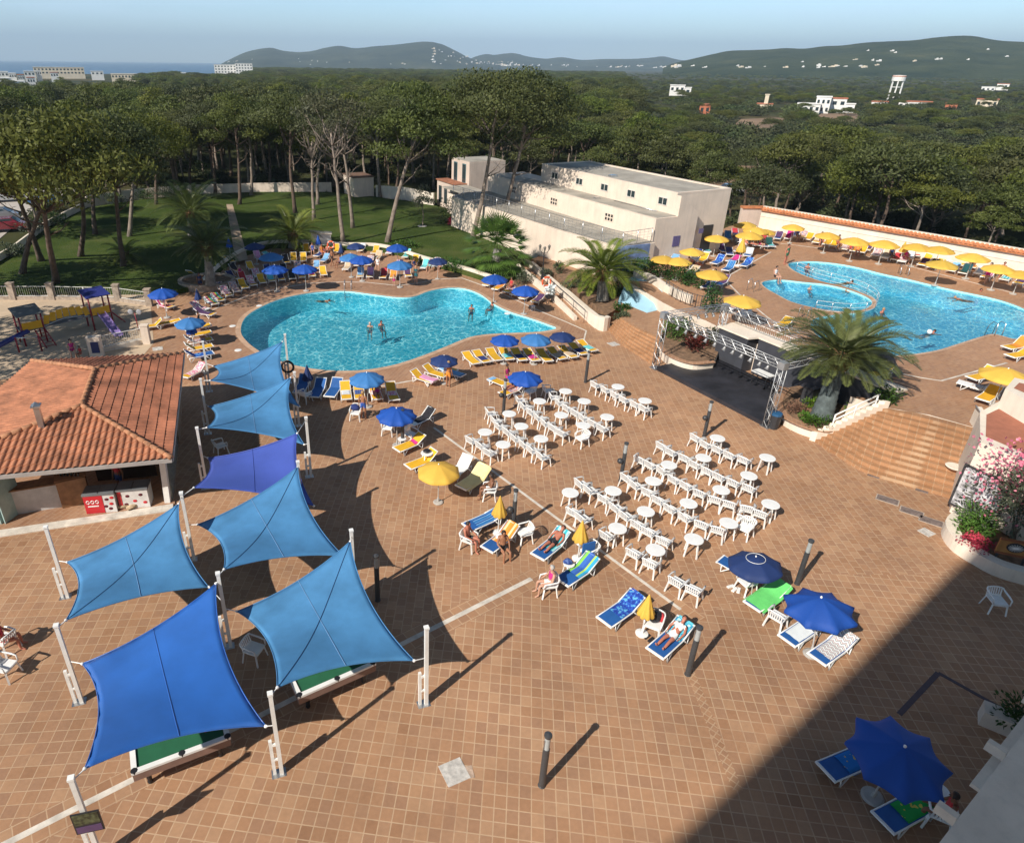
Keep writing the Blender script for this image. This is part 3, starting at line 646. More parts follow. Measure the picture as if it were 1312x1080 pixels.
g.wall([a2, at(974, 290, Z2)], .35, Z2, Z2+1.8); part(g, 'wall', pinkish, root); g = MB(); g.wall([a2+V((0, 0, 0)), at(974, 290, Z2)], .6, Z2+1.8, Z2+2.0); part(g, 'tile_coping', cop_m, root)

# ---------------- ramp, parapets and planted bank between the pools
root = None
pa = at(680, 346); pb_ = at(763, 419); pc = at(778, 422)
g = MB(); g.wall(smooth_line([pa, pa.lerp(pb_, .5), pb_, pc], 5), .34, 0, [.75]*6+[.85]*5+[.95]*5, closed=False); thing(g, 'ramp_parapet', cream2, 'tall sloping cream parapet on the right of the ramp, ending by the bins', 'wall')
g = MB(); g.wall(pxs([(663, 347), (700, 377), (737, 411)]), .24, 0, [.62, .5, .32]); thing(g, 'ramp_kerb', cream2, 'low cream kerb wall on the left of the ramp beside the loungers', 'wall')
g = MB(); g.wall(pxs([(669, 347), (708, 378), (750, 414)]), 1.0, 0, [.30, .16, .03]); struct(g, 'ramp_floor', T_pool)
r = empty('hand_rail', at(690, 362), 0, 'dark handrail running down the middle of the ramp', 'handrail')
a_, b_ = at(676, 347, .2), at(748, 413, .05); g = MB()
for i in range(7):
    p = a_.lerp(b_, i/6); g2 = MB(); g2.tube([p, p+V((0, 0, .9))], .02, 5); part(g2, 'post', dark_mt, r)
g.tube([a_+V((0, 0, .9)), b_+V((0, 0, .9))], .025, 6); g.tube([a_+V((0, 0, .45)), b_+V((0, 0, .45))], .015, 6); part(g, 'rail', dark_mt, r)
BANK = pxs([(684, 342), (776, 416), (794, 405), (792, 386), (803, 359), (770, 352), (735, 338), (700, 328)], 0)
g = MB(); g.prism(xy(BANK), 0, .72); struct(g, 'planted_bank', soil)
g = MB(); g.wall(pxs([(690, 330), (735, 340), (770, 354), (800, 364)], .7), 2.2, 0, .76); struct(g, 'bank_path', T_upper)
g = MB(); g.sheet([pxs([(642, 366), (700, 398), (662, 345), (640, 350)], 0)], .03); struct(g, 'planted_bed', soil)
# railing with bars on the terrace edge above the blue ramp
mesh_fence(smooth_line(pxs([(852, 374), (866, 384), (884, 392), (903, 397), (920, 400)], Z2), 3), Z2, .9, 'dark bar railing curving along the terrace edge above the blue ramp', 'bar_railing', dark_mt, 1.4, 2, bars=.14)
g = MB(); g.wall(smooth_line(pxs([(812, 355), (832, 361), (851, 373), (868, 382), (885, 389)], Z2), 4), .28, 1.2, Z2+.55); thing(g, 'terrace_parapet', cream2, 'curved cream parapet below the hedge above the blue ramp', 'wall')
mesh_fence(pxs([(924, 413), (965, 434), (1008, 452), (1060, 476)], Z2), Z2, .95, 'white picket railing on the terrace behind the stage', 'picket_railing', white_mt, 1.6, 2, bars=.13)
# stair railing white + stringer
st = smooth_line([interp(topl, 0)+V((-.25, .25, 0)), interp(lowl, 0).lerp(interp(topl, 0), .5)+V((-.2, .2, -.0)), interp(lowl, 0)+V((-.25, .1, 0))], 8)
# ---------------- tiled pool bar
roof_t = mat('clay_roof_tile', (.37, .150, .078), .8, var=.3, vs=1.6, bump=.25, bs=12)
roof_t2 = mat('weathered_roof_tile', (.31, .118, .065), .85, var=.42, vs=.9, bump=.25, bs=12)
def tile_slope(poly, tw=.24, course=.36, hh=.06):
    """barrel tiles over a planar polygon; poly[0]->poly[1] is the eave"""
    o = poly[0]; e = (poly[1]-o).normalized(); nrm = None
    for p in poly[2:]:
        c = (poly[1]-o).cross(p-o)
        if c.length > 1e-6: nrm = c.normalized(); break
    if nrm.z < 0: nrm = -nrm
    up = nrm.cross(e); 
    if up.z < 0: up = -up
    P2 = [((p-o).dot(e), (p-o).dot(up)) for p in poly]; us = [p[0] for p in P2]; mb = MB()
    n = max(1, round((max(us)-min(us))/tw)); tw = (max(us)-min(us))/n
    def ext(u):
        vs = []
        for i in range(len(P2)):
            (a, b), (c, d) = P2[i], P2[(i+1) % len(P2)]
            if (a-u)*(c-u) <= 0 and abs(a-c) > 1e-9: vs.append(b+(d-b)*(u-a)/(c-a))
        return (min(vs), max(vs)) if len(vs) > 1 else None
    sub = [0, .12, .24, .36, .48, .6, .70, .85]
    prof = [.35, .75, .97, 1.0, .80, .38, .0, .0]
    vmax = max(p[1] for p in P2); nc = int(vmax/course)+2
    cols = []
    for i in range(n):
        for s, h in zip(sub, prof): cols.append((min(us)+(i+s)*tw, h, i))
    cols.append((max(us)-1e-4, .35, n))
    data = []
    for u, h, i in cols:
        ex_ = ext(u+1e-5)
        if ex_ is None: ex_ = (0, 0)
        row = []
        jit = noise.noise(V((i*7.3, u*.0, 3.1)))*.012
        for k in range(nc):
            for q, st in ((k*course, .032), ((k+1)*course-.004, .0)):
                v = min(max(q, ex_[0]), ex_[1]); w = noise.noise(V((i*3.1, k*5.7, 1)))*.012
                row.append(o+e*u+up*v+nrm*(h*hh+st+jit+w))
        data.append(row)
    m_ = len(data[0]); vs = [p for r in data for p in r]; fs = []
    for i in range(len(data)-1):
        for j in range(m_-1):
            a, b, c, d = i*m_+j, (i+1)*m_+j, (i+1)*m_+j+1, i*m_+j+1
            if (vs[a]-vs[d]).length+(vs[b]-vs[c]).length > 2e-3: fs.append((a, b, c, d))
    mb.add(vs, fs); return mb
ZE = 2.8; FR = at(220, 587.7, ZE); BR = at(235.4, 452.9, ZE); BL = at(41, 463, ZE); FL = FR+(at(0, 609, ZE)-FR)*1.62
AP = at(104.7, 520.3, 3.65); AQ = at(121.6, 473.3, 3.65)
bar = empty('pool_bar', (-14.5, 25.5, 0), 0, 'pool bar with clay barrel tile hip roof and open front at left', 'building')
part(tile_slope([FL, FR, AP]), 'front_roof', roof_t, bar)
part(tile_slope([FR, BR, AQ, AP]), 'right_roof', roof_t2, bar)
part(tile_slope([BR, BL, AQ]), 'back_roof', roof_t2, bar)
part(tile_slope([BL, FL, AP, AQ]), 'left_roof', roof_t, bar)
ridge_m = mat('ridge_tile', (.40, .19, .10), .85, var=.3, vs=4)
g = MB()
for a, b_ in ((FR, AP), (FL, AP), (BR, AQ), (BL, AQ), (AP, AQ)):
    n = int((b_-a).length/.36)
    for i in range(n):
        p, q = a.lerp(b_, i/n), a.lerp(b_, (i+1.06)/n); g.tube([p+V((0, 0, .05)), q+V((0, 0, .03))], [.115, .09], 7)
part(g, 'ridge', ridge_m, bar)
eave = mat('grey_fascia', (.36, .33, .31), .7, var=.1)
g = MB()
for a, b_ in ((FL, FR), (FR, BR), (BR, BL), (BL, FL)): g.beam(a+V((0, 0, -.07)), b_+V((0, 0, -.07)), .1, .14)
g.prism(xy([FL, FR, BR, BL]), ZE-.16, ZE-.10); part(g, 'fascia', eave, bar)
g = MB()
fl_in = [FL.lerp(BR, .06), FR.lerp(BL, .06), BR.lerp(FL, .06), BL.lerp(FR, .06)]
F0, F1, B1, B0 = [V((p.x, p.y, 0)) for p in fl_in]
wallm = mat('bar_inner_wall', (.30, .20, .13), .8, var=.2)
g.wall([F0.lerp(B0, .55), B0, B1, B1.lerp(F1, .40)], .16, 0, ZE-.16); g.wall([F0.lerp(B0, .52), F1.lerp(B1, .52)], .12, 0, ZE-.17); part(g, 'wall', wallm, bar)
post_b = at(215.5, 644); g = MB(); g.beam((post_b.x, post_b.y, 0), (post_b.x+.15, post_b.y+.02, ZE-.16), .22, .22); part(g, 'corner_post', white_mt, bar)
bar_gl = mat('pale_glass', (.22, .26, .24), .1, var=.1, spec=.8)
g = MB(); g.beam(V((post_b.x+.12, post_b.y+.18, 1.25)), B1.lerp(F1, .42)+V((0, 0, 1.25)), .05, 2.4); part(g, 'side_glass', bar_gl, bar)
# folded glass doors at the left of the opening
g = MB(); dl = at(10, 672)
for k in range(6): g.box((dl.x-.75+.16*k, dl.y+.35+.02*k, 1.2), (.05, 1.0, 2.3), R(-12))
part(g, 'folding_door', mat('door_glass', (.30, .42, .40), .12, var=.1, spec=.8), bar)
g = MB(); tl, tr_, _ = seg(-40, 690, 222, 650); g.wall([tl, tr_], .34, 0, .07); g.wall([tl+V((0, -.2, 0)), tr_+V((0, -.2, 0))], .1, 0, .045); part(g, 'threshold', kerb_m, bar)
g = MB(); g.prism(xy([tl+V((0, .18, 0)), tr_+V((0, .18, 0)), F1.lerp(B1, .5), F0.lerp(B0, .5)]), 0, .06); part(g, 'floor', T_pool, bar)
# flue
p = at(54, 547, 3.4); fl = empty('flue', p, 0); fl.parent = bar; fl.location = p-bar.location
g = MB(); g.box((0, 0, .35), (.2, .2, 1.1), .3); fl_o = g.build('flue_pipe', steel, fl); g = MB(); g.box((0, 0, .92), (.34, .34, .06), .3); g.lathe([(.2, .95), (.02, 1.08)], 4); g.build('flue_cap', steel, fl)
# things inside the bar
p, q, an = seg(24, 662, 82, 652); 
r = empty('serving_counter', p.lerp(q, .5)+V((0, .35, .06)), an, 'white bar counter front at the left of the bar opening', 'counter')
g = MB(); g.box((0, 0, .55), (2.1, .5, 1.1)); g.build('front_panel', mat('white_laminate', (.52, .51, .50), .4), r); g = MB(); g.box((0, -.02, 1.12), (2.2, .62, .05)); g.build('top', wood_m, r)
p, q, an = seg(78, 655, 108, 648); r = empty('wood_cabinet', p.lerp(q, .5)+V((0, .4, .06)), an, 'brown wooden cabinet with glasses on top beside the white counter', 'cabinet')
g = MB(); g.box((0, 0, .6), (1.05, .6, 1.2)); g.box((0, .1, 1.22), (1.12, .66, .05)); g.build('body', mat('light_wood', (.26, .13, .06), .6, var=.25), r); 
for k in range(6): g = MB(); g.lathe([(.035, 0), (.045, .14)], 8, (-.35+.14*k, 0, 1.245)); tag(g.build('drinking_glass', glass_m), 'small dark glass on the wooden cabinet in the bar', 'glass', 'glasses on the bar cabinet').location = (r.matrix_basis@V((0, 0, 0)))
red_p = mat('red_panel', (.52, .02, .03), .4, var=.05); 
def freezer(u, v, label, patt):
    p = at(u, v, .06); r = empty('ice_cream_freezer', p, R(10), label, 'freezer')
    g = MB(); g.box((0, 0, .42), (1.15, .65, .84)); g.build('body', mat('freezer_white', (.62, .60, .58), .4), r)
    g = MB(); g.box((0, 0, .87), (1.2, .7, .07)); g.box((-.3, 0, .915), (.55, .6, .02)); g.box((.3, 0, .915), (.55, .6, .02)); g.build('lid', mat('grey_glass_lid', (.16, .17, .18), .15), r)
    g = MB(); 
    if patt: g.box((-.22, -.328, .42), (.70, .02, .8))
    else: g.box((-.5, -.328, .42), (.14, .02, .8))
    g.build('red_panel', red_p, r)
    for i, (x, z) in enumerate([(.28, .62), (.42, .4), (.2, .3), (.48, .68), (.36, .18)] if patt else [(-.2, .6), (.05, .35), (.3, .62), (.42, .25), (-.3, .22)]):
        g = MB(); g.ball((x, -.328, z), .085, 8, 5, (1, .1, .8)); g.build('berry_print', red_p if i % 2 else mat('dark_berry', (.10, .01, .02), .5), r)
    if patt:
        for k in range(3): g = MB(); g.tube([(-.42+.17*k+.06*cos(t*pi/4), -.342, .55+.07*sin(t*pi/4)) for t in range(9)], .016, 4); g.build('letter', white_pl, r)
        g = MB(); g.box((-.25, -.342, .36), (.4, .012, .05)); g.build('lettering_line', white_pl, r)
    return r
freezer(134, 651, 'red and white chest freezer with white lettering inside the bar front', True)
freezer(176, 645, 'white chest freezer with red berry prints near the bar corner post', False)
p = at(160, 632, .06); g = MB(); g.box((p.x-.35, p.y+1.0, 1.0), (2.4, .35, .06), .2); g.box((p.x-.35, p.y+1.15, .55), (2.4, .06, 1.0), .2)
thing(g, 'back_shelf', mat('bottle_dark', (.05, .035, .03), .25), 'dark back shelf lined with bottles inside the bar', 'shelf')
for k in range(10): g = MB(); g.lathe([(.04, 0), (.04, .2), (.015, .26), (.015, .32)], 7, (p.x-1.4+.24*k, p.y+.85+.045*k, 1.03)); thing(g, 'bottle', mat('bottle_dark', (.05, .035, .03), .25), 'dark bottle on the back shelf of the bar', 'bottle', 'bottles on the bar shelf')
log_m = mat('pale_log', (.46, .34, .22), .8, var=.25, vs=8)
for (u, v, a_, lb_) in ((156, 651, .15, 'pale cut log lying on the bar step, left of the pair'), (172, 650, .75, 'pale cut log lying on the bar step, right of the pair')):
    p = at(u, v, .1); g = MB(); g.tube([p+V((-.28*cos(a_), -.28*sin(a_), .08)), p+V((.28*cos(a_), .28*sin(a_), .08))], .085, 9); thing(g, 'log', log_m, lb_, 'log', 'logs on the bar step')
p = at(162, 646, .06); g = MB(); g.lathe([(.10, 0), (.11, .25), (.05, .4), (.04, .6), (.0, .75)], 10, p); thing(g, 'carved_figure', mat('orange_wood', (.45, .10, .03), .6, var=.4, vs=6), 'small orange carved post standing between the logs', 'ornament')

# ---------------- shade sails and their posts
POSTH = 2.89
posts = {}
plist = [(58.5, 675.7, 'grey sail post left of the middle left shade sail'), (72, 801.7, 'grey sail post left of the big glossy blue sail'), (91, 997.5, 'sail post with a dark plaque in the near left corner'),
 (279, 735, 'sail post rising between the two nearest shade sails'), (346, 889.2, 'white sail post in front between the two nearest sails'), (546.5, 804.6, 'white sail post at the right corner of the front right sail'),
 (450, 680, 'sail post behind the top corner of the front right sail'), (232, 632, 'leaning white sail post beside the bar corner'), (252.2, 548.7, 'sail post at the left corner of the violet sail'), (256.7, 486.2, 'sail post near the bar side window between the far sails'),
 (259.7, 438.3, 'farthest left sail post by the row of loungers'), (365, 429, 'sail post with a life ring at the edge of the left pool'), (377, 477.5, 'sail post right of the second farthest sail'), (392, 535.6, 'sail post right of the violet sail'), (381.5, 592, 'sail post at the top corner of the central blue sail')]
def make_post():
    r = empty('sail_post', (0, 0, 0), 0, '', 'post'); g = MB(); g.box((0, 0, POSTH/2), (.10, .10, POSTH)); g.build('pole', white_mt, r)
    g = MB(); g.box((0, 0, POSTH+.02), (.13, .13, .06)); g.build('cap', white_pl, r)
    g = MB(); g.box((-.17, .05, .62), (.08, .08, 1.24)); g.box((-.085, .025, 1.1), (.1, .05, .08)); g.box((-.085, .025, .55), (.1, .05, .06)); g.build('stub_post', white_mt, r)
    g = MB(); g.box((-.07, .02, .006), (.36, .26, .012)); g.build('base_plate', steel, r); return r
pp = make_post()
for i, (u, v, lab) in enumerate(plist): 
    q = at(u, v, POSTH); posts[i] = q; place(pp, (q.x, q.y, 0), R(18), lab, 'posts of the shade sails')
sail_b = mat('blue_sail_cloth', (.075, .25, .49), .6, var=.2, vs=.55, trans=.06)
sail_g = mat('glossy_blue_sail', (.022, .135, .50), .44, var=.16, vs=.5, trans=.05, spec=1.0, coat=.5)
sail_v = mat('violet_sail', (.07, .115, .46), .45, var=.1, vs=.6, trans=.05)
seam_m = mat('sail_seam', (.018, .06, .17), .8)
cable = mat('white_cord', (.75, .75, .74), .5)
sails = [('glossy royal blue shade sail nearest at lower left over a pool table', sail_g, (105, 850, 1.55), (108, 985, 2.75), (341, 930, 1.75), (277, 747, 2.6), (1, 2, 4, 3)),
 ('blue shade sail at front right over the second pool table', sail_b, (303, 783, 1.5), (355, 881, 2.8), (531, 846, 1.75), (449, 693, 2.65), (3, 4, 5, 6)),
 ('pale blue shade sail at left beside the bar step', sail_b, (85.5, 720, 1.5), (84, 794.7, 2.75), (268, 752, 1.75), (229, 645, 2.7), (0, 1, 3, 7)),
 ('blue shade sail in the middle of the group between violet and front sails', sail_b, (252.6, 672, 1.5), (286.7, 729.6, 2.75), (440, 712, 1.7), (381.5, 598, 2.7), (7, 3, 6, 14)),
 ('violet shade sail third from the far end', sail_v, (266, 586.5, 1.55), (248, 625, 2.7), (402, 648, 1.6), (381, 555, 2.75), (8, 7, 14, 13)),
 ('blue shade sail second from the far end', sail_b, (266.7, 520.7, 1.6), (264.4, 548, 2.8), (390, 569.6, 1.6), (372.6, 483.7, 2.75), (9, 8, 13, 12)),
 ('blue shade sail farthest away beside the left pool', sail_b, (273, 469, 1.6), (269, 487.5, 2.8), (384, 521, 1.6), (362, 437.8, 2.75), (10, 9, 12, 11))]
def coons(c00, c10, c11, c01, n=22, sag=.075):
    ctr = (c00+c10+c11+c01)/4
    def edge(a, b):
        mid = (a+b)/2; inw = (ctr-mid); inw = inw.normalized()*((b-a).length*sag)
        return lambda t: a.lerp(b, t)+inw*(4*t*(1-t))
    b0, b1, l0, l1 = edge(c00, c10), edge(c01, c11), edge(c00, c01), edge(c10, c11); g = []
    for i in range(n+1):
        s = i/n; r = []
        for j in range(n+1):
            t = j/n
            p = b0(s)*(1-t)+b1(s)*t+l0(t)*(1-s)+l1(t)*s-(c00*((1-s)*(1-t))+c10*(s*(1-t))+c01*((1-s)*t)+c11*(s*t))
            r.append(p)
        g.append(r)
    return g
for si, (lab, m, a, b_, c, d, pidx) in enumerate(sails):
    cs = [at(*q) for q in (a, b_, c, d)]; G = coons(*cs); ctr = sum(cs, V())/4; n = len(G)
    r = empty('shade_sail', (ctr.x, ctr.y, 0), 0, lab, 'shade sail', 'blue shade sails')
    mb = MB(); mb.smooth = True; vs = []
    for i, row in enumerate(G):
        for j, p in enumerate(row):
            s, t = i/(n-1), j/(n-1); e = min(s, 1-s, t, 1-t)
            wr = 0
            if si == 0: wr = .02*math.sin(58*s+9*t)*max(0, 1-abs(t-.72)*4.5)*(1-min(1, abs(s-.72)*3.4)) + .010*math.sin(40*(s-t))*max(0, 1-e*9)
            vs.append(p-V((ctr.x, ctr.y, 0))+V((0, 0, wr)))
    mb.add(vs, [(i*n+j, (i+1)*n+j, (i+1)*n+j+1, i*n+j+1) for i in range(n-1) for j in range(n-1)])
    o = mb.build('cloth', m, r)
    so_ = o.modifiers.new('thickness', 'SOLIDIFY'); so_.thickness = .012
    g = MB(); C0 = V((ctr.x, ctr.y, 0)); hem = [G[i][0] for i in range(n)]+[G[-1][j] for j in range(n)]+[G[i][-1] for i in range(n-1, -1, -1)]+[G[0][j] for j in range(n-1, -1, -1)]
    g.tube([p-C0 for p in hem], .014, 5); g.build('hem', m, r)
    g = MB(); g.tube([G[n-1-k][k]-C0+V((0, 0, .012)) if True else 0 for k in range(n)] if si != 0 and si != 4 else [G[k][n//2]-C0+V((0, 0, .012)) for k in range(n)], .009, 4)
    g.build('seam', seam_m if si not in (0, 4) else m, r)
    if si != 0: g = MB(); g.tube([G[k][int(n*.52)]-C0+V((0, 0, .010)) for k in range(n)], .008, 4); g.build('pale_crease', mat('pale_crease', (.16, .30, .50), .8), r)
    for cpt, pi_ in zip(cs, pidx):
        pq = posts[pi_]; g = MB(); e_ = V((pq.x, pq.y, min(POSTH-.06, cpt.z+.06)))-C0; a_ = cpt-C0; dd = (e_-a_).normalized()*.05
        g.tube([a_-dd, a_-dd*.6, a_, a_+dd*.8, e_], [.02, .045, .045, .014, .014], 6); g.build('corner_cord', cable, r)
p = posts[2]; r = empty('plaque', (p.x, p.y, 1.55), R(14), 'dark plaque with a landscape print on the near left sail post', 'sign')
g = MB(); g.box((0.05, -.09, 0), (.56, .03, .66)); g.build('board', black_m, r); g = MB(); g.box((.05, -.108, .14), (.5, .008, .34)); g.build('picture', mat('plaque_picture', (.06, .07, .035), .5, var=.9, vs=9), r); g = MB(); g.box((.05, -.108, -.2), (.5, .008, .2)); g.build('caption_strip', mat('purple_strip', (.09, .05, .13), .5), r)
p = posts[11]; g = MB(); g.tube([(p.x+.33*cos(t*pi/8), p.y-.12, 1.05+.33*sin(t*pi/8)) for t in range(17)], .065, 8); thing(g, 'life_ring', mat('dark_ring', (.045, .03, .03), .5), 'dark life ring hanging on the sail post by the left pool', 'life ring')
# pool tables
def pool_table(u, v, rz, lab):
    r = empty('pool_table', at(u, v), rz, lab, 'pool table', 'pool tables under the sails')
    g = MB(); g.box((0, 0, .64), (2.3, 1.3, .22)); g.build('body', mat('dusty_brown_side', (.24, .15, .12), .6), r)
    g = MB(); g.box((0, 0, .776), (2.05, 1.05, .012)); g.build('cloth', mat('green_baize', (.012, .11, .05), .9, var=.1), r)
    g = MB()
    for s in (-1, 1): g.box((0, s*.59, .79), (2.34, .13, .07)); g.box((s*1.1, 0, .79), (.13, 1.05, .07))
    g.build('rail', white_pl, r)
    for x in (-1.1, 0, 1.1):
        for y in (-.58, .58): g = MB(); g.lathe([(.075, 0), (.085, .085), (.05, .088)], 8, (x, y, .745)); g.build('pocket', black_m, r)
    for x in (-.85, .85):
        for y in (-.42, .42): g = MB(); g.lathe([(.05, 0), (.07, .06), (.055, .12), (.085, .54)], 8, (x, y, 0)); g.build('leg', black_m, r)
    for k, (x, y) in enumerate([(.5, .1), (.62, -.2), (-.3, .25)]): g = MB(); g.ball((x, y, .81), .03, 6, 4); g.build('ball', [white_pl, red_p, sling_y][k], r)
    return r
a_, b_, an = seg(182, 995, 288, 955); pool_table(236, 967, an, 'green baize pool table under the glossy blue sail')
a_, b_, an = seg(388, 895, 472, 858); pool_table(424, 876, an, 'green baize pool table under the front right sail')
# ================================================================ STAGE, PALMS, PLANTERS, PLAYGROUND
leaf_cols = {}
def leafmat(name, c1, c2, rough=.55, trans=.25, sc=.35, rnd=.18, dry=None):
    if name in MATS: return MATS[name]
    m, nt, b = nodes(name); L = nt.links.new
    tc = N(nt, 'ShaderNodeTexCoord'); oi = N(nt, 'ShaderNodeObjectInfo')
    av = N(nt, 'ShaderNodeVectorMath', operation='ADD'); L(tc.outputs['Object'], av.inputs[0])
    cx = N(nt, 'ShaderNodeCombineXYZ'); L(M_(nt, 'MULTIPLY', oi.outputs['Random'], 50.0), cx.inputs[0]); L(cx.outputs[0], av.inputs[1])
    n1 = N(nt, 'ShaderNodeTexNoise', i_Scale=sc, i_Detail=5.0, i_Roughness=.7); L(av.outputs[0], n1.inputs['Vector'])
    st = [(.3, c1), (.6, c2)]
    if dry: st.append((.78, dry))
    rp = ramp(nt, st); L(n1.outputs['Fac'], rp.inputs[0])
    ge = N(nt, 'ShaderNodeNewGeometry'); rn = M_(nt, 'ADD', M_(nt, 'MULTIPLY', ge.outputs['Random Per Island'], .5), .75)
    rn = M_(nt, 'MULTIPLY', rn, M_(nt, 'ADD', M_(nt, 'MULTIPLY', oi.outputs['Random'], 2*rnd), 1-rnd))
    wr = N(nt, 'ShaderNodeTexWhiteNoise', noise_dimensions='1D'); L(oi.outputs['Random'], wr.inputs['W'])
    hs_ = N(nt, 'ShaderNodeHueSaturation'); L(rp.outputs[0], hs_.inputs['Color']); L(M_(nt, 'ADD', .487, M_(nt, 'MULTIPLY', wr.outputs[0], .036)), hs_.inputs['Hue']); L(M_(nt, 'ADD', .85, M_(nt, 'MULTIPLY', oi.outputs['Random'], .3)), hs_.inputs['Saturation'])
    vm = N(nt, 'ShaderNodeVectorMath', operation='SCALE'); L(hs_.outputs[0], vm.inputs[0]); L(rn, vm.inputs['Scale'])
    L(vm.outputs[0], b.inputs['Base Color']); b.inputs['Roughness'].default_value = rough; b.inputs['Specular IOR Level'].default_value = .3
    tr = N(nt, 'ShaderNodeBsdfTranslucent'); L(vm.outputs[0], tr.inputs['Color']); mx = N(nt, 'ShaderNodeMixShader', i_Fac=trans); L(b.outputs[0], mx.inputs[1]); L(tr.outputs[0], mx.inputs[2])
    L(mx.outputs[0], nt.nodes['Material Output'].inputs['Surface']); MATS[name] = m; return m
palm_leaf = leafmat('palm_leaf', (.065, .10, .022), (.165, .195, .05), .4, .3, .8)
bush_leaf = leafmat('bush_leaf', (.022, .055, .012), (.06, .12, .025), .5, .2, .9)
light_leaf = leafmat('light_green_leaf', (.05, .11, .015), (.14, .24, .03), .5, .25, .9)
grey_leaf = leafmat('grey_green_leaf', (.055, .075, .04), (.12, .14, .08), .6, .2, .9)
red_leaf = leafmat('dark_red_leaf', (.08, .01, .015), (.2, .03, .04), .5, .2, .9)
bark = mat('grey_bark', (.22, .175, .14), .95, var=.3, vs=2.5, bump=.8, bs=9)
bark_d = mat('dark_bark', (.11, .075, .055), .95, var=.3, vs=2.5, bump=.8, bs=9)
palm_bark = mat('palm_bark', (.20, .185, .165), .95, var=.3, vs=3, bump=1.0, bs=14)
palm_fibre = mat('palm_fibre', (.16, .085, .04), .95, var=.4, vs=6, bump=.8, bs=20)
rng = random.Random(11)
def leaf_quad(mb, p, d, n, l, w):
    """one pointed leaf from p along d"""
    d = d.normalized(); x = d.cross(n)
    if x.length < 1e-3: x = d.cross(V((1, .2, .1)))
    x.normalize(); mb.add([p, p+d*(l*.5)+x*(w/2), p+d*l, p+d*(l*.5)-x*(w/2)], [(0, 1, 2, 3)])
def bush(mb, c, rx, ry, rz, n, l=.14, w=.07, seed=0, lumps=6):
    """leaves spread over lumps inside an ellipsoid"""
    r = random.Random(seed); ls = [(V((r.uniform(-.6, .6), r.uniform(-.6, .6), r.uniform(-.2, .55))), r.uniform(.4, .62)) for _ in range(lumps)]
    for i in range(n):
        q, s = r.choice(ls); t = V((r.gauss(0, 1), r.gauss(0, 1), r.gauss(0, 1))).normalized(); rr = s*(r.random()**.35)
        p = q+t*rr
        if p.z < -.45: p.z = -.45+.1*r.random()
        d = (t+V((r.uniform(-.7, .7), r.uniform(-.7, .7), r.uniform(-.2, .8)))).normalized()
        leaf_quad(mb, V(c)+V((p.x*rx, p.y*ry, (p.z+.45)*rz)), d, V((r.uniform(-1, 1), r.uniform(-1, 1), 1)), l*r.uniform(.7, 1.3), w*r.uniform(.7, 1.3))
    return mb
def shrub(u, v, z, rx, ry, h, n, m, label, name='shrub', cat='shrub', group=None, l=.16, w=.08, seed=1, lumps=6):
    p = at(u, v, z); r = empty(name, p, 0, label, cat, group)
    g = MB(); bush(g, (0, 0, .02), rx, ry, h*.72, n, l, w, seed, lumps); g.build('foliage', m, r)
    g = MB()
    for k in range(3): g.tube([(0, 0, 0), (rx*.3*cos(2.1*k+seed), ry*.3*sin(2.1*k+seed), h*.5)], [.03, .012], 5)
    g.build('stem', bark_d, r); return r
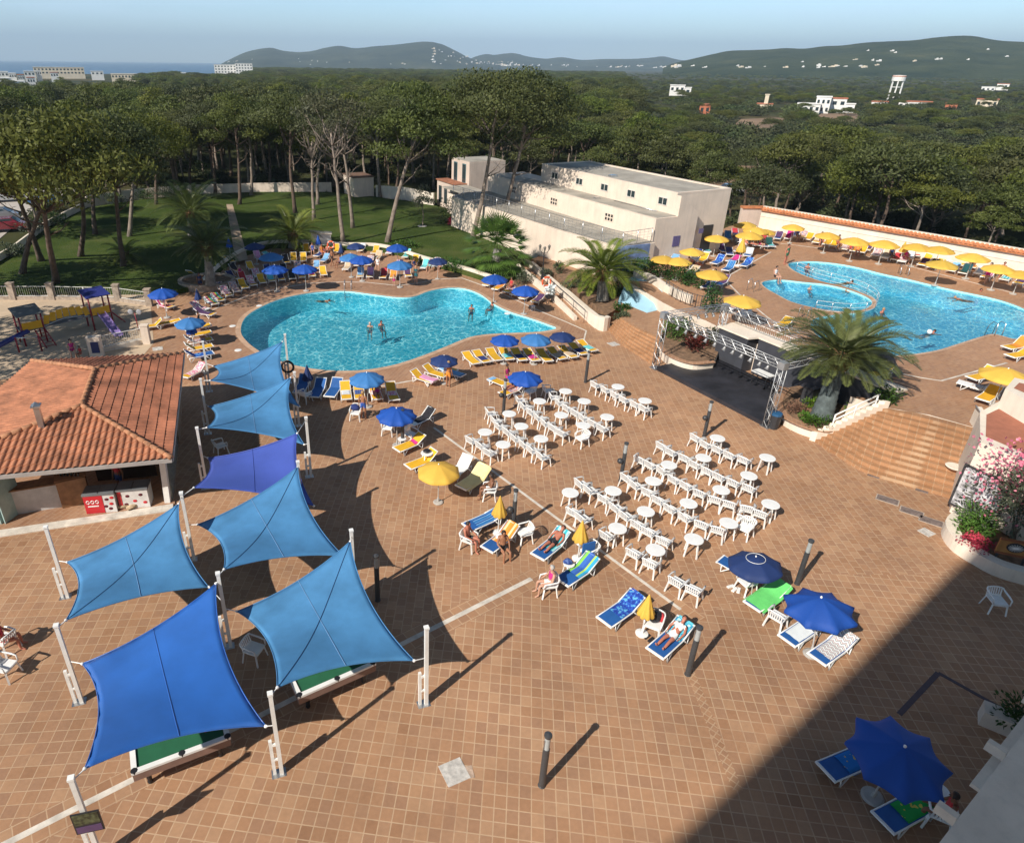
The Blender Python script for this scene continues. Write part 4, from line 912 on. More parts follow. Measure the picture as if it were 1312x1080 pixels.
def palm(name, base, top, nf, fl, label, leaf=palm_leaf, r0=.3, r1=.22, droop=1.0, seed=1, fibre=True, lean_ref=None, cap=.42):
    r = random.Random(seed); e = empty(name, base, 0, label, 'palm tree'); t = V(top)-V(base)
    g = MB(); pts = []; rad = []
    for i in range(26):
        s = i/25; pts.append(t*s + V((0, 0, 0))); rad.append((r0*(1-s)**1.6*.55+r1)*(1+.07*(i % 2)))
    g.tube(pts, rad, 14); g.build('trunk', palm_bark if r0 < .4 else mat('teal_palm_bark', (.085, .105, .105), .95, var=.35, vs=3, bump=1.0, bs=14), e)
    if fibre:
        g = MB(); d = t.normalized(); 
        for i in range(150):
            a = r.uniform(0, 2*pi); s = r.uniform(-.75, .25); b_ = t+d*s*.9; q = V((cos(a), sin(a), 0))
            rr = r1*(1.1+.55*max(0, .5-abs(s+.15)))*1.15
            g.tube([b_+q*rr*.75, b_+q*(rr+.10)+V((0, 0, .16))], [.06, .02], 4)
        g.tube([t-d*.65, t-d*.2, t+d*.25], [r1*1.02, r1*1.5, r1*.9], 12); g.build('leaf_bases', palm_fibre, e)
    g = MB()
    for k in range(nf):
        a = k*2.39996+r.uniform(-.15, .15); s = (k+.5)/nf      # s: 0 young upright .. 1 old drooping
        el = R((66-88*s**.85) if nf < 55 else (58-66*s**.8))+r.uniform(-.08, .08); L = fl*(.72+.3*sin(pi*min(1, s+.25)))*r.uniform(.9, 1.08)
        q = V((cos(a), sin(a), 0)); p = t+q*(r1*.6)+V((0, 0, .15*(1-s)+.05)); d = (q*cos(el)+V((0, 0, sin(el)))).normalized(); pts = [p.copy()]; dirs = [d.copy()]
        n = 13
        for i in range(n):
            g_ = droop*(.028+.12*(i/n)**1.3)*(1.0-.35*s); d = (d+V((0, 0, -g_*1.25))).normalized(); p = p+d*(L/n); pts.append(p.copy()); dirs.append(d.copy())
        g.tube(pts, [.035*(1-i/(n+1))+.006 for i in range(n+1)], 4)
        side0 = V((-q.y, q.x, 0)); m_ = int(30*L/2.6)+8
        for i in range(m_):
            f = .14+.86*i/m_; x = f*n; j = min(int(x), n-1); pp_ = pts[j].lerp(pts[j+1], x-j); dd = dirs[j]; upv = side0.cross(dd).normalized()*-1
            if upv.z < 0 and el > 0: upv = -upv
            ll = L*.235*(sin(pi*min(.98, .12+f*.86))**.7)*r.uniform(.85, 1.1)
            for sg in (-1, 1):
                ld = (side0*sg*.86+dd*.62+upv*.30+V((0, 0, -.16*f*droop))).normalized()
                leaf_quad(g, pp_, ld, upv, ll, .055)
    g.build('fronds', leaf, e); return e
# big palm in the planter beside the stage
bt = at(1052, 536, .5); bt2 = at(1083, 452, 3.9)
palm('date_palm', bt, (bt.x+.55, bt.y+.75, 3.55), 60, 3.2, 'huge date palm with thick trunk in the planter beside the stage', r0=.42, r1=.30, droop=1.0, seed=3)
b_ = at(772, 386, .7); palm('date_palm', b_, (b_.x-.15, b_.y+.5, 2.75), 44, 3.5, 'date palm on the planted bank between the two pools', r0=.3, r1=.30, droop=1.05, seed=5)
def gp(u, v, z, h, nf, fl, lab, seed, **k):
    p = at(u, v, z); palm('date_palm', p, (p.x+.1, p.y+.15, z+h), nf, fl, lab, seed=seed, **k)
gp(270, 366, .5, 2.9, 40, 3.2, 'date palm in the round shaded planter at the left of the pool deck', 7, r0=.3, r1=.25)
gp(246, 302, ZL, 2.2, 36, 4.4, 'broad date palm with long low fronds standing in the lawn', 8, r0=.3, r1=.26)
gp(375, 318, ZL, 1.2, 34, 3.4, 'short date palm on the lawn edge behind the pool loungers', 9, r0=.3, r1=.28)
gp(160, 335, ZL, .5, 22, 2.0, 'small stemless palm in the shade of the lawn by a leaning pine', 10, r0=.15, r1=.15)
# fan palm
p = at(634, 345, .5); e = empty('fan_palm', p, 0, scale=1.35, label='bushy fan palm at the corner of the lawn above the pool', cat='palm tree'); r = random.Random(4)
g = MB(); g.tube([(0, 0, 0), (.1, 0, 1.25)], [.3, .25], 10); g.build('trunk', palm_bark, e)
g = MB()
for k in range(58):
    a = k*2.39996; s = (k+.5)/58; el = R(82-118*s); q = V((cos(a)*cos(el), sin(a)*cos(el), sin(el))); c = V((.1, 0, 1.25))+q*r.uniform(1.2, 1.75)
    g.tube([(.1, 0, 1.8), c], [.02, .012], 4); side = q.cross(V((0, 0, 1))).normalized(); up = side.cross(q)
    for j in range(15):
        b_ = (j-7)/7*1.25; d = q*cos(b_)+side*sin(b_)+V((0, 0, -.25)); leaf_quad(g, c, d, up, r.uniform(.8, 1.05), .09)
g.build('fronds', leafmat('fan_palm_leaf', (.05, .11, .012), (.12, .20, .03), .45, .25, .8), e)
# round planter of the shaded palm
c = at(266, 366); r = empty('round_planter', c, 0, 'round stone planter ring around the shaded palm', 'planter')
g = MB(); ring = [(2.1*cos(t*pi/16), 1.7*sin(t*pi/16)) for t in range(32)]; g.wall(ring, .3, 0, .55, closed=True); g.build('rim', pil, r); g = MB(); g.prism([(x*.95, y*.95) for x, y in ring], 0, .42); g.build('soil_bed', soil, r)

# ---------------- stage
S0 = at(840.5, 474); S1 = at(978, 546); e1 = (S1-S0).normalized(); ln = (S1-S0).length; SA = atan2(e1.y, e1.x); e2 = V((-e1.y, e1.x, 0))
if e2.y < 0: e2 = -e2
def st(x, y, z=0): return S0+e1*x+e2*y+V((0, 0, z))
k0 = at(914, 457, .22); DEP = (k0-S0).dot(e2); DEP = max(4.2, DEP)
root = empty('stage', st(ln/2, 0), 0, 'low black stage platform in front of the terrace', 'stage')
g = MB(); g.prism(xy([st(0, 0), st(ln, 0), st(ln+1.2, DEP), st(0, DEP)]), 0, .22); part(g, 'platform', mat('stage_floor', (.022, .022, .028), .55, var=.45, vs=.8), root)
root = empty('stage_backdrop', st(ln/2, DEP), 0, 'dark grey backdrop wall with white top ledge behind the stage', 'backdrop')
bx0 = (k0-S0).dot(e1); wl = mat('charcoal_wall', (.040, .042, .052), .7, var=.3, vs=.7)
g = MB(); g.prism(xy([st(bx0, DEP), st(bx0+2.1, DEP), st(bx0+2.1, DEP+.9), st(bx0, DEP+.9)]), 0, 2.12); part(g, 'front_panel', wl, root)
g = MB(); g.prism(xy([st(bx0+2.4, DEP+.55), st(ln+3.0, DEP+.55), st(ln+3.0, DEP+.9), st(bx0+2.4, DEP+.9)]), 0, 2.09); part(g, 'rear_panel', wl, root)
g = MB(); g.prism(xy([st(bx0-.1, DEP-.1), st(bx0+2.2, DEP-.1), st(bx0+2.35, DEP+.55), st(ln+3.0, DEP+.5), st(ln+3.0, DEP+1.5), st(bx0-.1, DEP+1.5)]), 2.13, 2.23); part(g, 'white_ledge', cream2, root)
# grey rock that holds the terrace beside the palm
g = MB(); rk = random.Random(2); c = at(1105, 505, .4); prof = []
g.ball(c+V((0, 0, .7)), 1.55, 18, 12, (1.1, .55, 1.2)); vs = [V(v) for v in g.v]
g.v = [tuple(v+(v-c).normalized()*noise.fractal(v*1.1, 1, 2, 4)*.35) for v in vs]
thing(g, 'rock', mat('grey_rock', (.13, .125, .12), .95, var=.5, vs=2.2, bump=1.0, bs=7), 'big grey rock with pale streaks behind the huge palm trunk', 'rock')
# trusses: each run one part, built of four chords and lacing
def truss_run(a, b, w=.30, step=.33):
    g = MB(); a = V(a); b = V(b); d = (b-a); L = d.length; d.normalize(); x = d.cross(V((0, 0, 1)))
    if x.length < .1: x = e1.copy()
    x.normalize(); y = x.cross(d); cs = [x*w/2+y*w/2, -x*w/2+y*w/2, -x*w/2-y*w/2, x*w/2-y*w/2]
    for c in cs: g.tube([a+c, b+c], .023, 5)
    n = max(2, int(L/step))
    for i in range(n):
        p, q = a+d*(L*i/n), a+d*(L*(i+1)/n)
        for j in range(4):
            c0, c1 = cs[j], cs[(j+1) % 4]
            if i % 2: c0, c1 = c1, c0
            g.tube([p+c0, q+c1], .010, 4)
    return g
TH = 3.35; root = empty('lighting_truss', st(0, 0), 0, 'silver lattice lighting truss frame standing over the stage', 'truss')
tw = [st(-.18, .1), st(ln+.12, .1), st(ln+.3, DEP+.2), st(bx0-.1, DEP+.25)]
for p in tw: part(truss_run((p.x, p.y, .0), (p.x, p.y, TH)), 'tower', alu, root)
for i in range(4):
    a, b_ = tw[i], tw[(i+1) % 4]; part(truss_run((a.x, a.y, TH), (b_.x, b_.y, TH)), 'beam', alu, root)
for p in tw: g = MB(); g.box((p.x, p.y, TH), (.36, .36, .36), SA); part(g, 'corner_block', alu, root)
for p in tw: g = MB(); g.box((p.x, p.y, .03), (.5, .5, .06), SA); part(g, 'foot_plate', steel, root)
def spot():
    r = empty('spotlight', (0, 0, 0), 0, '', 'spotlight'); g = MB(); g.lathe([(.05, .26), (.10, .24), (.11, 0), (.15, -.12), (.13, -.12), (.08, 0)], 12); o = g.build('can', mat('spot_grey', (.38, .38, .38), .4, metal=.5), r); o.rotation_euler = (R(35), 0, 0); o.location = (0, 0, -.42)
    g = MB(); g.tube([(-.13, 0, -.42), (-.13, 0, -.2), (0, 0, -.12), (.13, 0, -.2), (.13, 0, -.42)], .012, 4); g.tube([(0, 0, -.12), (0, 0, .02)], .015, 4); g.build('bracket', dark_mt, r); return r
sp = spot(); sp.scale = (.7,)*3; a, b_ = tw[0], tw[1]; ZT = TH-.15
fr = [.14, .22, .31, .40, .48, .56, .63, .70, .77, .84, .90]
for i, t in enumerate(fr): q = a.lerp(b_, t); place(sp, (q.x, q.y, ZT), SA+pi, 'silver spotlight under the front truss beam, %s from the left' % ORD[i], 'spotlights on the front truss')
a, b_ = tw[0], tw[3]
for i, t in enumerate([.14, .3, .44, .57, .7, .82]): q = a.lerp(b_, t); place(sp, (q.x, q.y, ZT), SA-pi/2, 'silver spotlight under the left truss beam, %s from the front' % ORD[i], 'spotlights on the left truss')
# table, monitor box and loudspeaker on the stage
p = at(978, 478, .95); r = empty('side_table', (p.x, p.y, .22), SA, 'small white topped table near the back of the stage', 'table'); g = MB(); g.box((0, 0, .72), (1.1, .6, .05)); g.build('top', white_pl, r)
for x in (-.45, .45):
    for y in (-.22, .22): g = MB(); g.box((x, y, .35), (.04, .04, .7)); g.build('leg', dark_mt, r)
p = at(990, 548); r = empty('litter_bin', p, SA, 'dark bin with blue lid and white notice at the foot of the truss', 'bin')
g = MB(); g.lathe([(.24, 0), (.29, .75)], 10); g.build('body', mat('dark_grey_bin', (.035, .037, .042), .5), r); g = MB(); g.lathe([(.30, .75), (.28, .85), (.1, .87)], 10); g.build('lid', mat('blue_lid', (.02, .09, .2), .4), r); g = MB(); g.box((-.27, -.09, .5), (.02, .2, .26), .3); g.build('notice', white_pl, r)
p = st(ln-.2, DEP-.9, .22); r = empty('loudspeaker', p, SA, 'black loudspeaker cabinet at the right end of the stage in palm shade', 'speaker'); g = MB(); g.box((0, 0, .6), (.6, .55, 1.2)); g.build('cabinet', black_m, r); g = MB(); g.box((0, -.285, .6), (.5, .02, 1.0)); g.build('grille', mat('grille', (.03, .03, .033), .8), r)
p = at(911, 420, .9); g = MB(); g.box((p.x, p.y, 1.1), (.5, .5, .65), SA); g.box((p.x, p.y, 1.44), (.54, .54, .04), SA); thing(g, 'black_box', black_m, 'black box on the white shelf left of the stage backdrop', 'box')
# planter left of the stage with its plants
L1 = smooth_line(pxs([(841, 446), (846, 459), (862, 471), (886, 478), (912, 476)]), 5)
pl = L1+[at(925, 447), at(905, 415), at(868, 405), at(846, 420)]
r = empty('curved_planter', at(880, 455), 0, 'curved cream planter with terracotta rim left of the stage', 'planter')
g = MB(); g.prism(xy(pl), 0, .62); part(g, 'wall', cream2, r); g = MB(); g.wall(L1, .3, .62, .67); part(g, 'rim', T_pool, r); g = MB(); g.prism(xy(pl), .625, .64); part(g, 'soil_bed', soil, r)
shrub(862, 432, .62, 1.0, .9, 1.3, 900, light_leaf, 'bright green bush in the curved planter left of the stage', seed=3)
shrub(891, 446, .62, .8, .7, 1.1, 700, red_leaf, 'dark red leafed bush in the curved planter left of the stage', seed=4)
shrub(903, 440, .62, 1.3, .9, .9, 700, grey_leaf, 'grey green bush beside the dark red bush left of the stage', seed=5)
shrub(880, 425, .62, 1.4, 1.0, 1.0, 800, bush_leaf, 'dark green bush at the back of the curved planter', seed=6)
p = at(897, 411, .9); g = MB(); g.wall(pxs([(876, 410), (905, 424), (914, 416)], .6), .4, .3, 1.25); thing(g, 'shelf_wall', cream2, 'white stepped shelf wall between the planter and the stage backdrop', 'wall')
shrub(913, 398, Z2, .75, .75, 1.9, 900, bush_leaf, 'dense dark bush at the back left corner of the truss', seed=8)
# planter under the huge palm
L2 = smooth_line(pxs([(1004, 508), (994, 523), (999, 541), (1022, 555), (1050, 563), (1066, 560)]), 5)
pl = L2+[at(1092, 546), at(1122, 527), at(1120, 512), at(1070, 495)]
r = empty('palm_planter', at(1045, 540), 0, 'curved cream planter with terracotta rim around the huge palm', 'planter')
g = MB(); g.prism(xy(pl), 0, .5); part(g, 'wall', cream2, r); g = MB(); g.wall(L2, .45, .5, .56); part(g, 'rim', T_pool, r); g = MB(); g.prism(xy(pl), .505, .52); part(g, 'soil_bed', soil, r)
for i, (u, v, a_, h, m_, lb_) in enumerate([(1046, 548, .75, .55, bush_leaf, 'low green bush in front of the huge palm trunk'), (1033, 540, .4, .45, light_leaf, 'small light green tuft left of the huge palm trunk'), (1016, 528, .55, .5, mat('rust_shrub', (.16, .08, .05), .9, var=.3), 'brown dry bush at the left end of the palm planter'), (1040, 521, .6, .6, light_leaf, 'light green bush behind the huge palm trunk'), (1098, 532, .6, .6, light_leaf, 'light green bush beside the white stair railing')]):
    shrub(u, v, .5, a_, a_*.8, h, 420, m_, lb_, seed=20+i, l=.13, w=.05)
shrub(1140, 512, Z2, .9, .7, .7, 500, bush_leaf, 'dark green bush on the terrace at the top of the right steps', seed=31)
g = MB(); n = 12
for k in range(n):
    z = Z2*(k+1)/n; a = interp(lowl, 0).lerp(interp(topl, 0), k/n); b_ = interp(lowl, 0).lerp(interp(topl, 0), (k+1)/n); nn = V((-.2, .16, 0))
    g.prism(xy([a, b_, b_+nn, a+nn]), 0, z+.35)
thing(g, 'stepped_stringer', cream2, 'white stepped side wall on the left of the right hand steps', 'wall')
r = empty('stair_railing', at(1070, 560), 0, 'white railing climbing the left side of the right hand steps', 'railing')
A_, B_ = interp(lowl, 0).lerp(interp(topl, 0), .26), interp(lowl, 0).lerp(interp(topl, 0), .86); A_, B_ = V((A_.x-.12, A_.y+.1, Z2*.26+.32)), V((B_.x-.12, B_.y+.1, Z2*.86+.32))
for h in (.62, .34): g = MB(); g.tube([A_+V((0, 0, h)), B_+V((0, 0, h))], .04, 6); part(g, 'rail', white_mt, r)
for t in (0, .48, .96): q = A_.lerp(B_, t); g = MB(); g.tube([q+V((0, 0, -.3)), q+V((0, 0, .63))], .04, 6); part(g, 'post', white_mt, r)
# bank plants
for i, (u, v, a_, h, m_, lb_) in enumerate([(795, 399, .6, .7, bush_leaf, 'dark bush with bare stems next to the blue ramp'), (797, 409, .55, .5, grey_leaf, 'round grey green bush at the top of the left steps'), (748, 361, .8, .9, bush_leaf, 'dark bush left of the bank palm trunk'), (735, 369, .9, .6, grey_leaf, 'grey bush on the slope beside the ramp parapet'),
    (719, 349, .7, .8, grey_leaf, 'clipped round grey bush near the lamp post'), (700, 352, .6, .5, grey_leaf, 'low grey bush at the foot of the lamp post'), (760, 372, .9, .7, bush_leaf, 'green bush in front of the bank palm'), (788, 378, .7, .8, bush_leaf, 'dark green bush right behind the bank palm trunk'),
    (672, 362, .95, .8, grey_leaf, 'rounded grey green bush left of the ramp'), (655, 352, .8, .7, light_leaf, 'light green bush below the fan palm'), (645, 346, 1.1, .8, bush_leaf, 'dark bush at the foot of the fan palm')]):
    shrub(u, v, .7 if u > 690 else .05, a_, a_*.85, h, 600, m_, lb_, seed=40+i, l=.15, w=.07)
# hedge above the blue ramp
p = at(845, 358, Z2); r = empty('hedge', p, R(-38), 'dark green hedge on the terrace above the blue ramp', 'hedge')
g = MB()
for k in range(7): bush(g, (-2.9+.95*k, .15*sin(k*2), 0), .95, .9, .95, 700, .17, .08, 60+k, 5)
g.build('foliage', bush_leaf, r)
# bins at the end of the parapet
p = at(771, 419); r = empty('litter_bin', p, 0, 'dark green litter bin at the end of the ramp parapet', 'bin'); g = MB(); g.lathe([(.26, 0), (.30, .7), (.29, .74), (.22, .8)], 14); g.build('body', mat('bin_green', (.025, .03, .022), .5), r); g = MB(); g.box((-.27, -.1, .45), (.02, .22, .25), .35); g.build('notice', white_pl, r)
p = at(764.5, 417); r = empty('litter_bin', p, 0, 'yellow fronted litter bin beside the dark green one', 'bin'); g = MB(); g.lathe([(.24, 0), (.27, .68)], 14); g.build('body', mat('bin_yellow', (.75, .55, .01), .45), r); g = MB(); g.lathe([(.29, .68), (.29, .76), (.2, .78)], 14); g.build('lid', mat('bin_green', (.025, .03, .022), .5), r)
# three armed lamp post
p = at(694.5, 358, .72); r = empty('lamp_post', p, 0, 'black lamp post with three lanterns on the planted bank', 'lamp post'); g = MB(); g.lathe([(.14, 0), (.12, .3), (.05, .35), (.04, 2.5)], 10); g.build('pole', black_m, r)
for k in range(3):
    a = 2*pi*k/3+.4; c, s = cos(a)*.42, sin(a)*.42; g = MB(); g.tube([(0, 0, 2.1), (c*.6, s*.6, 2.15), (c, s, 2.35)], .022, 5); arm = g.build('arm', black_m, r); g = MB(); g.lathe([(.05, 2.35), (.11, 2.62), (.13, 2.64), (.02, 2.76)], 8, (c, s, 0)); g.build('lantern', mat('lantern_glass', (.16, .15, .13), .3), arm)
# life rings
def ring(p, label, m, rad=.36, upright=True, rz=0):
    r = empty('life_ring', p, rz, label, 'life ring'); g = MB(); g.tube([(rad*cos(t*pi/9), 0, rad*sin(t*pi/9)) for t in range(19)], .075, 8); g.build('ring', m, r)
    for k in range(4): a = pi/4+k*pi/2; g = MB(); g.tube([(rad*cos(a-.12), 0, rad*sin(a-.12)), (rad*cos(a+.12), 0, rad*sin(a+.12))], .082, 8); g.build('band', white_pl, r)
orange = mat('orange_ring', (.75, .13, .05), .5)
p = at(699, 376); ring(p+V((0, 0, .95)), 'orange life ring on a stand by the ramp near the loungers', orange, rz=.3)
p = at(413, 318); r = empty('white_hut', p, R(8), 'small white kiosk block with sloping top by the lawn wall', 'hut'); g = MB(); g.prism([(-1.0, -.3), (.9, -.3), (.9, .5), (-1.0, .5)], 0, [1.55, 1.35, 1.35, 1.55]); g.build('wall', white_pl, r); g = MB(); g.prism([(-1.1, -.4), (1.0, -.4), (1.0, .6), (-1.1, .6)], [1.56, 1.36, 1.36, 1.56], [1.64, 1.44, 1.44, 1.64]); g.build('top', cream2, r)
ring(at(425, 312, 1.2)+V((0, -.5, 0)), 'orange life ring hung on the small white kiosk', orange, .3)
# drains and covers
drain = mat('drain_grate', (.17, .13, .115), .8, var=.3, vs=6)
for i, (u, v, l) in enumerate([(1137, 640.5, 'leftmost'), (1168, 656, 'middle'), (1193, 668, 'rightmost')]):
    p = at(u, v); r = empty('drain_cover', p, R(-38), '%s of the three dark drain covers below the right steps' % l, 'drain cover', 'drain covers'); g = MB(); g.box((0, 0, .008), (.84, .5, .016)); g.build('frame', mat('dull_kerb', (.40, .33, .27), .85, var=.2), r); g = MB(); g.box((0, 0, .015), (.76, .42, .012)); g.build('grate', drain, r)
for u, v, l in ((1119, 610, 'small dark drain at the foot of the steps toward the palm'), (1181, 629, 'small dark drain at the foot of the steps toward the white building')):
    p = at(u, v); r = empty('drain_cover', p, R(-38), l, 'drain cover'); g = MB(); g.box((0, 0, .008), (.46, .2, .016)); g.build('grate', drain, r)
plate = mat('pale_plate', (.50, .47, .43), .8, var=.3, vs=5)
for u, v, w_, l in ((582, 989, .62, 'pale square inspection cover in the paving near the front bollard'), (786, 441, .62, 'pale diamond shaped cover at the foot of the left steps'), (202, 447, .6, 'pale square cover by the playground pier'), (1187, 682, .45, 'small pale round patch beside the drain covers')):
    p = at(u, v); g = MB(); g.box((p.x, p.y, .008), (w_, w_, .02), R(25)); thing(g, 'inspection_cover', plate, l, 'cover')
p = at(596, 990); g = MB(); g.box((p.x, p.y, .008), (.42, .34, .012), R(12)); thing(g, 'mortar_patch', mat('mortar', (.44, .32, .24), .9, var=.3, vs=6), 'faded mortar patch beside the square inspection cover', 'patch')
p = at(1223, 599, .8); g = MB(); g.lathe([(.34, 0), (.36, .03), (.3, .05)], 20, (p.x, p.y, .83)); thing(g, 'step_light', cream2, 'white round disc lying on the right hand steps', 'disc')
# in-deck skimmer lids around the left pool
for i, (u, v) in enumerate([(298, 418), (305, 449), (332, 392), (650, 402)]):
    p = at(u, v); g = MB(); g.lathe([(.22, 0), (.22, .02), (.1, .03)], 14, (p.x, p.y, .004)); thing(g, 'skimmer_lid', white_pl, 'round white skimmer lid in the deck around the left pool, %s clockwise' % ORD[i], 'lid', 'skimmer lids')

# ---------------- right corner: white building, planter with oleander, signboard, hotel
ZB = 3.3
root = empty('white_building', at(1290, 560), 0, 'white building with flat rust coloured roof right of the steps', 'building')
ro = pxs([(1255.5, 528), (1284, 512), (1380, 540), (1380, 620), (1256, 566)], ZB)
def lp(p, z): return V((p.x, p.y, z))
bs = [at(1228, 636), at(1262, 662), at(1420, 700), at(1420, 600), at(1254, 530, 1.7)]
g = MB(); g.prism(xy(ro), 0, ZB); part(g, 'wall', cream2, root)
g = MB(); g.sheet([pxs([(1264, 531), (1283, 522), (1360, 545), (1360, 600), (1263, 559)], ZB+.02)], ZB+.012); part(g, 'roof', mat('rust_flat_roof', (.36, .135, .08), .9, var=.12, vs=3), root)
g = MB(); q0, q1 = ro[-1], ro[-2]; dd = (q1-q0).normalized(); nn = V((dd.y, -dd.x, 0)); g.box(q0.lerp(q1, .22)+nn*.02+V((0, 0, -2.0)), (1.7, .06, 1.9), atan2(dd.y, dd.x)); f = part(g, 'window', dark_mt, root)
f2 = MB(); f2.box(q0.lerp(q1, .22)+nn*.05+V((0, 0, -2.0)), (1.5, .04, 1.7), atan2(dd.y, dd.x)); o = f2.build('poster', mat('grey_poster', (.45, .44, .45), .5, var=.6, vs=4), f)
o.location = (0, 0, 0)
ro2 = pxs([(1288, 498), (1300, 484), (1400, 505), (1400, 560)], 4.2)
g = MB(); g.prism(xy(ro2), 0, 4.2); part(g, 'rear_block', cream2, root)
g = MB(); g.sheet([pxs([(1299, 497), (1306, 490), (1390, 510), (1390, 535)], 4.22)], 4.212); part(g, 'rear_roof', MATS['rust_flat_roof'], root)
a, c = at(1229, 637), at(1254, 553, Z2); 
g = MB(); g.wall([a, V((c.x, c.y, 0)), V((c.x+.35, c.y+.9, 0))], .22, 0, [.55, Z2+.75, Z2+.8]); thing(g, 'stair_wall', cream2, 'white sloping wall on the right side of the right hand steps', 'wall')
r = empty('stair_handrail', a, 0, 'grey handrail along the white wall right of the steps', 'handrail'); g = MB(); g.tube([a+V((-.18, .05, .75)), V((c.x-.18, c.y, Z2+.9)), V((c.x+.1, c.y+.8, Z2+.9))], .03, 6); part(g, 'rail', white_mt, r)
for t in (0.02, .5, .98): q = a.lerp(c, t); g = MB(); g.tube([q+V((-.18, .04, 0)), q+V((-.18, .04, .82))], .022, 5); part(g, 'post', white_mt, r)
p = at(1246, 651); g = MB(); g.box((p.x, p.y, .012), (1.3, .85, .024), R(-32)); thing(g, 'door_mat', black_m, 'black door mat in front of the white building', 'mat')
L3 = smooth_line(pxs([(1232, 664), (1214, 682), (1224, 703), (1252, 722), (1282, 737), (1330, 750)]), 5)
pl = L3+[at(1400, 700), at(1320, 655), at(1270, 655)]
r = empty('oleander_planter', at(1260, 700), 0, 'curved white planter with flowers at the right edge below the oleander', 'planter')
g = MB(); g.prism(xy(pl), 0, .3); part(g, 'soil_bed', soil, r); g = MB(); g.wall(L3, .42, 0, .5); part(g, 'rim', cream2, r)
shrub(1256, 680, .3, 1.2, 1.0, 1.0, 1500, light_leaf, 'feathery light green bush in the curved white planter', seed=71, l=.17, w=.05)
shrub(1250, 703, .3, .75, .6, .45, 500, leafmat('red_flower', (.30, .02, .05), (.55, .06, .10), .6, .2, 2), 'patch of red flowers at the front of the white planter', name='flower_patch', cat='flowers', seed=72, l=.09, w=.07)
p = at(1298, 690, .3); r = empty('oleander', p, 0, 'tall pink flowering oleander against the white building', 'bush')
g = MB(); bush(g, (0, 0, .7), 1.9, 1.6, 2.1, 4600, .18, .06, 73, 11); g.build('foliage', grey_leaf, r); g = MB(); bush(g, (0, 0, .85), 1.95, 1.65, 2.2, 1700, .12, .11, 74, 16); g.build('flowers', leafmat('oleander_pink', (.55, .14, .24), (.75, .32, .40), .6, .3, 2), r)
g = MB()
for k in range(4): g.tube([(.1*k-.15, 0, 0), (.5*cos(k*1.7), .5*sin(k*1.7), 1.4)], [.05, .02], 6)
g.build('stem', bark, r)
p = at(1290, 722, .3); r = empty('signboard', p, R(-22), 'wooden signboard with a dark wheel emblem on the planter edge', 'sign')
g = MB(); g.box((0, 0, .72), (1.0, .08, .62)); g.build('board', mat('orange_wood_board', (.36, .17, .05), .6, var=.2, vs=3), r)
for s in (-1, 1): g = MB(); g.box((0, -.05, .72+s*.29), (1.04, .05, .07)); g.build('trim', mat('red_wood_trim', (.22, .07, .03), .6), r)
g = MB(); vs = []; g.ball((0, -.05, .74), .2, 16, 8, (1.35, .12, 1)); w_ = g.build('wheel', black_m, r); 
for k in range(8): g = MB(); a = k*pi/8; g.beam((-.22*cos(a), -.082, .74-.15*sin(a)), (.22*cos(a), -.082, .74+.15*sin(a)), .012, .012); g.build('spoke', white_pl, w_) if k % 1 == 0 else None
for s in (-.4, .4): g = MB(); g.box((s, 0, .05), (.06, .06, .9)); g.build('leg', dark_mt, r)
# the hotel: main block behind the viewer casts the big shadow, its wing closes the lower right corner
hd = V((cos(R(36.2)), sin(R(36.2)), 0)); HR = 31.0; off = HR/math.tan(SEL)
ed = at(1005, 960)-V((cos(R(45)), sin(R(45)), 0))*off; hn = V((hd.y, -hd.x, 0)); ed = ed-hn*.25
root = empty('hotel', (10, 0, 0), 0, 'white hotel block whose wall edge shows at the lower right corner', 'hotel')
g = MB(); g.prism(xy([ed-hd*22, ed+hd*46, ed+hd*46+hn*12, ed-hd*22+hn*12]), 14 if False else 0, HR); part(g, 'main_block', cream2, root)
wa, wb = at(1312, 958), at(1220, 1081); wd = (wa-wb).normalized(); wn_ = V((wd.y, -wd.x, 0))
g = MB(); g.prism(xy([wb-wd*6, wa+wd*5, wa+wd*5+wn_*7, wb-wd*6+wn_*7]), 0, 3.4); part(g, 'wing', cream2, root)
for t, z in ((.12, 2.7), (.62, 2.7), (-.45, 2.7), (1.15, 2.7)):
    q = wb.lerp(wa, t); g = MB(); g.box(q-wn_*.22+V((0, 0, z)), (.16, .36, .24), atan2(wd.y, wd.x)); part(g, 'bracket', cream2, root)
g = MB(); q = wb.lerp(wa, .35); g.box(q-wn_*.1+V((0, 0, 2.4)), (4.2, .25, .10), atan2(wd.y, wd.x)); part(g, 'ledge', cream2, root)
# shaded planter and marks by the hotel
p = at(1296, 938); r = empty('trough_planter', p, R(-35), 'stone trough with dark plants in the hotel shade at right', 'planter'); g = MB(); g.box((0, 0, .25), (1.5, .5, .5)); g.build('trough', cream, r); g = MB(); bush(g, (0, 0, .4), .8, .4, .6, 500, .15, .06, 81, 5); g.build('foliage', bush_leaf, r)
strip('kerb_line', [(1152, 915), (1202, 862)], .14, .014, mat('dark_kerb', (.10, .07, .08), .8)); strip('kerb_line', [(1202, 862), (1284, 908)], .12, .018, MATS['dark_kerb'])

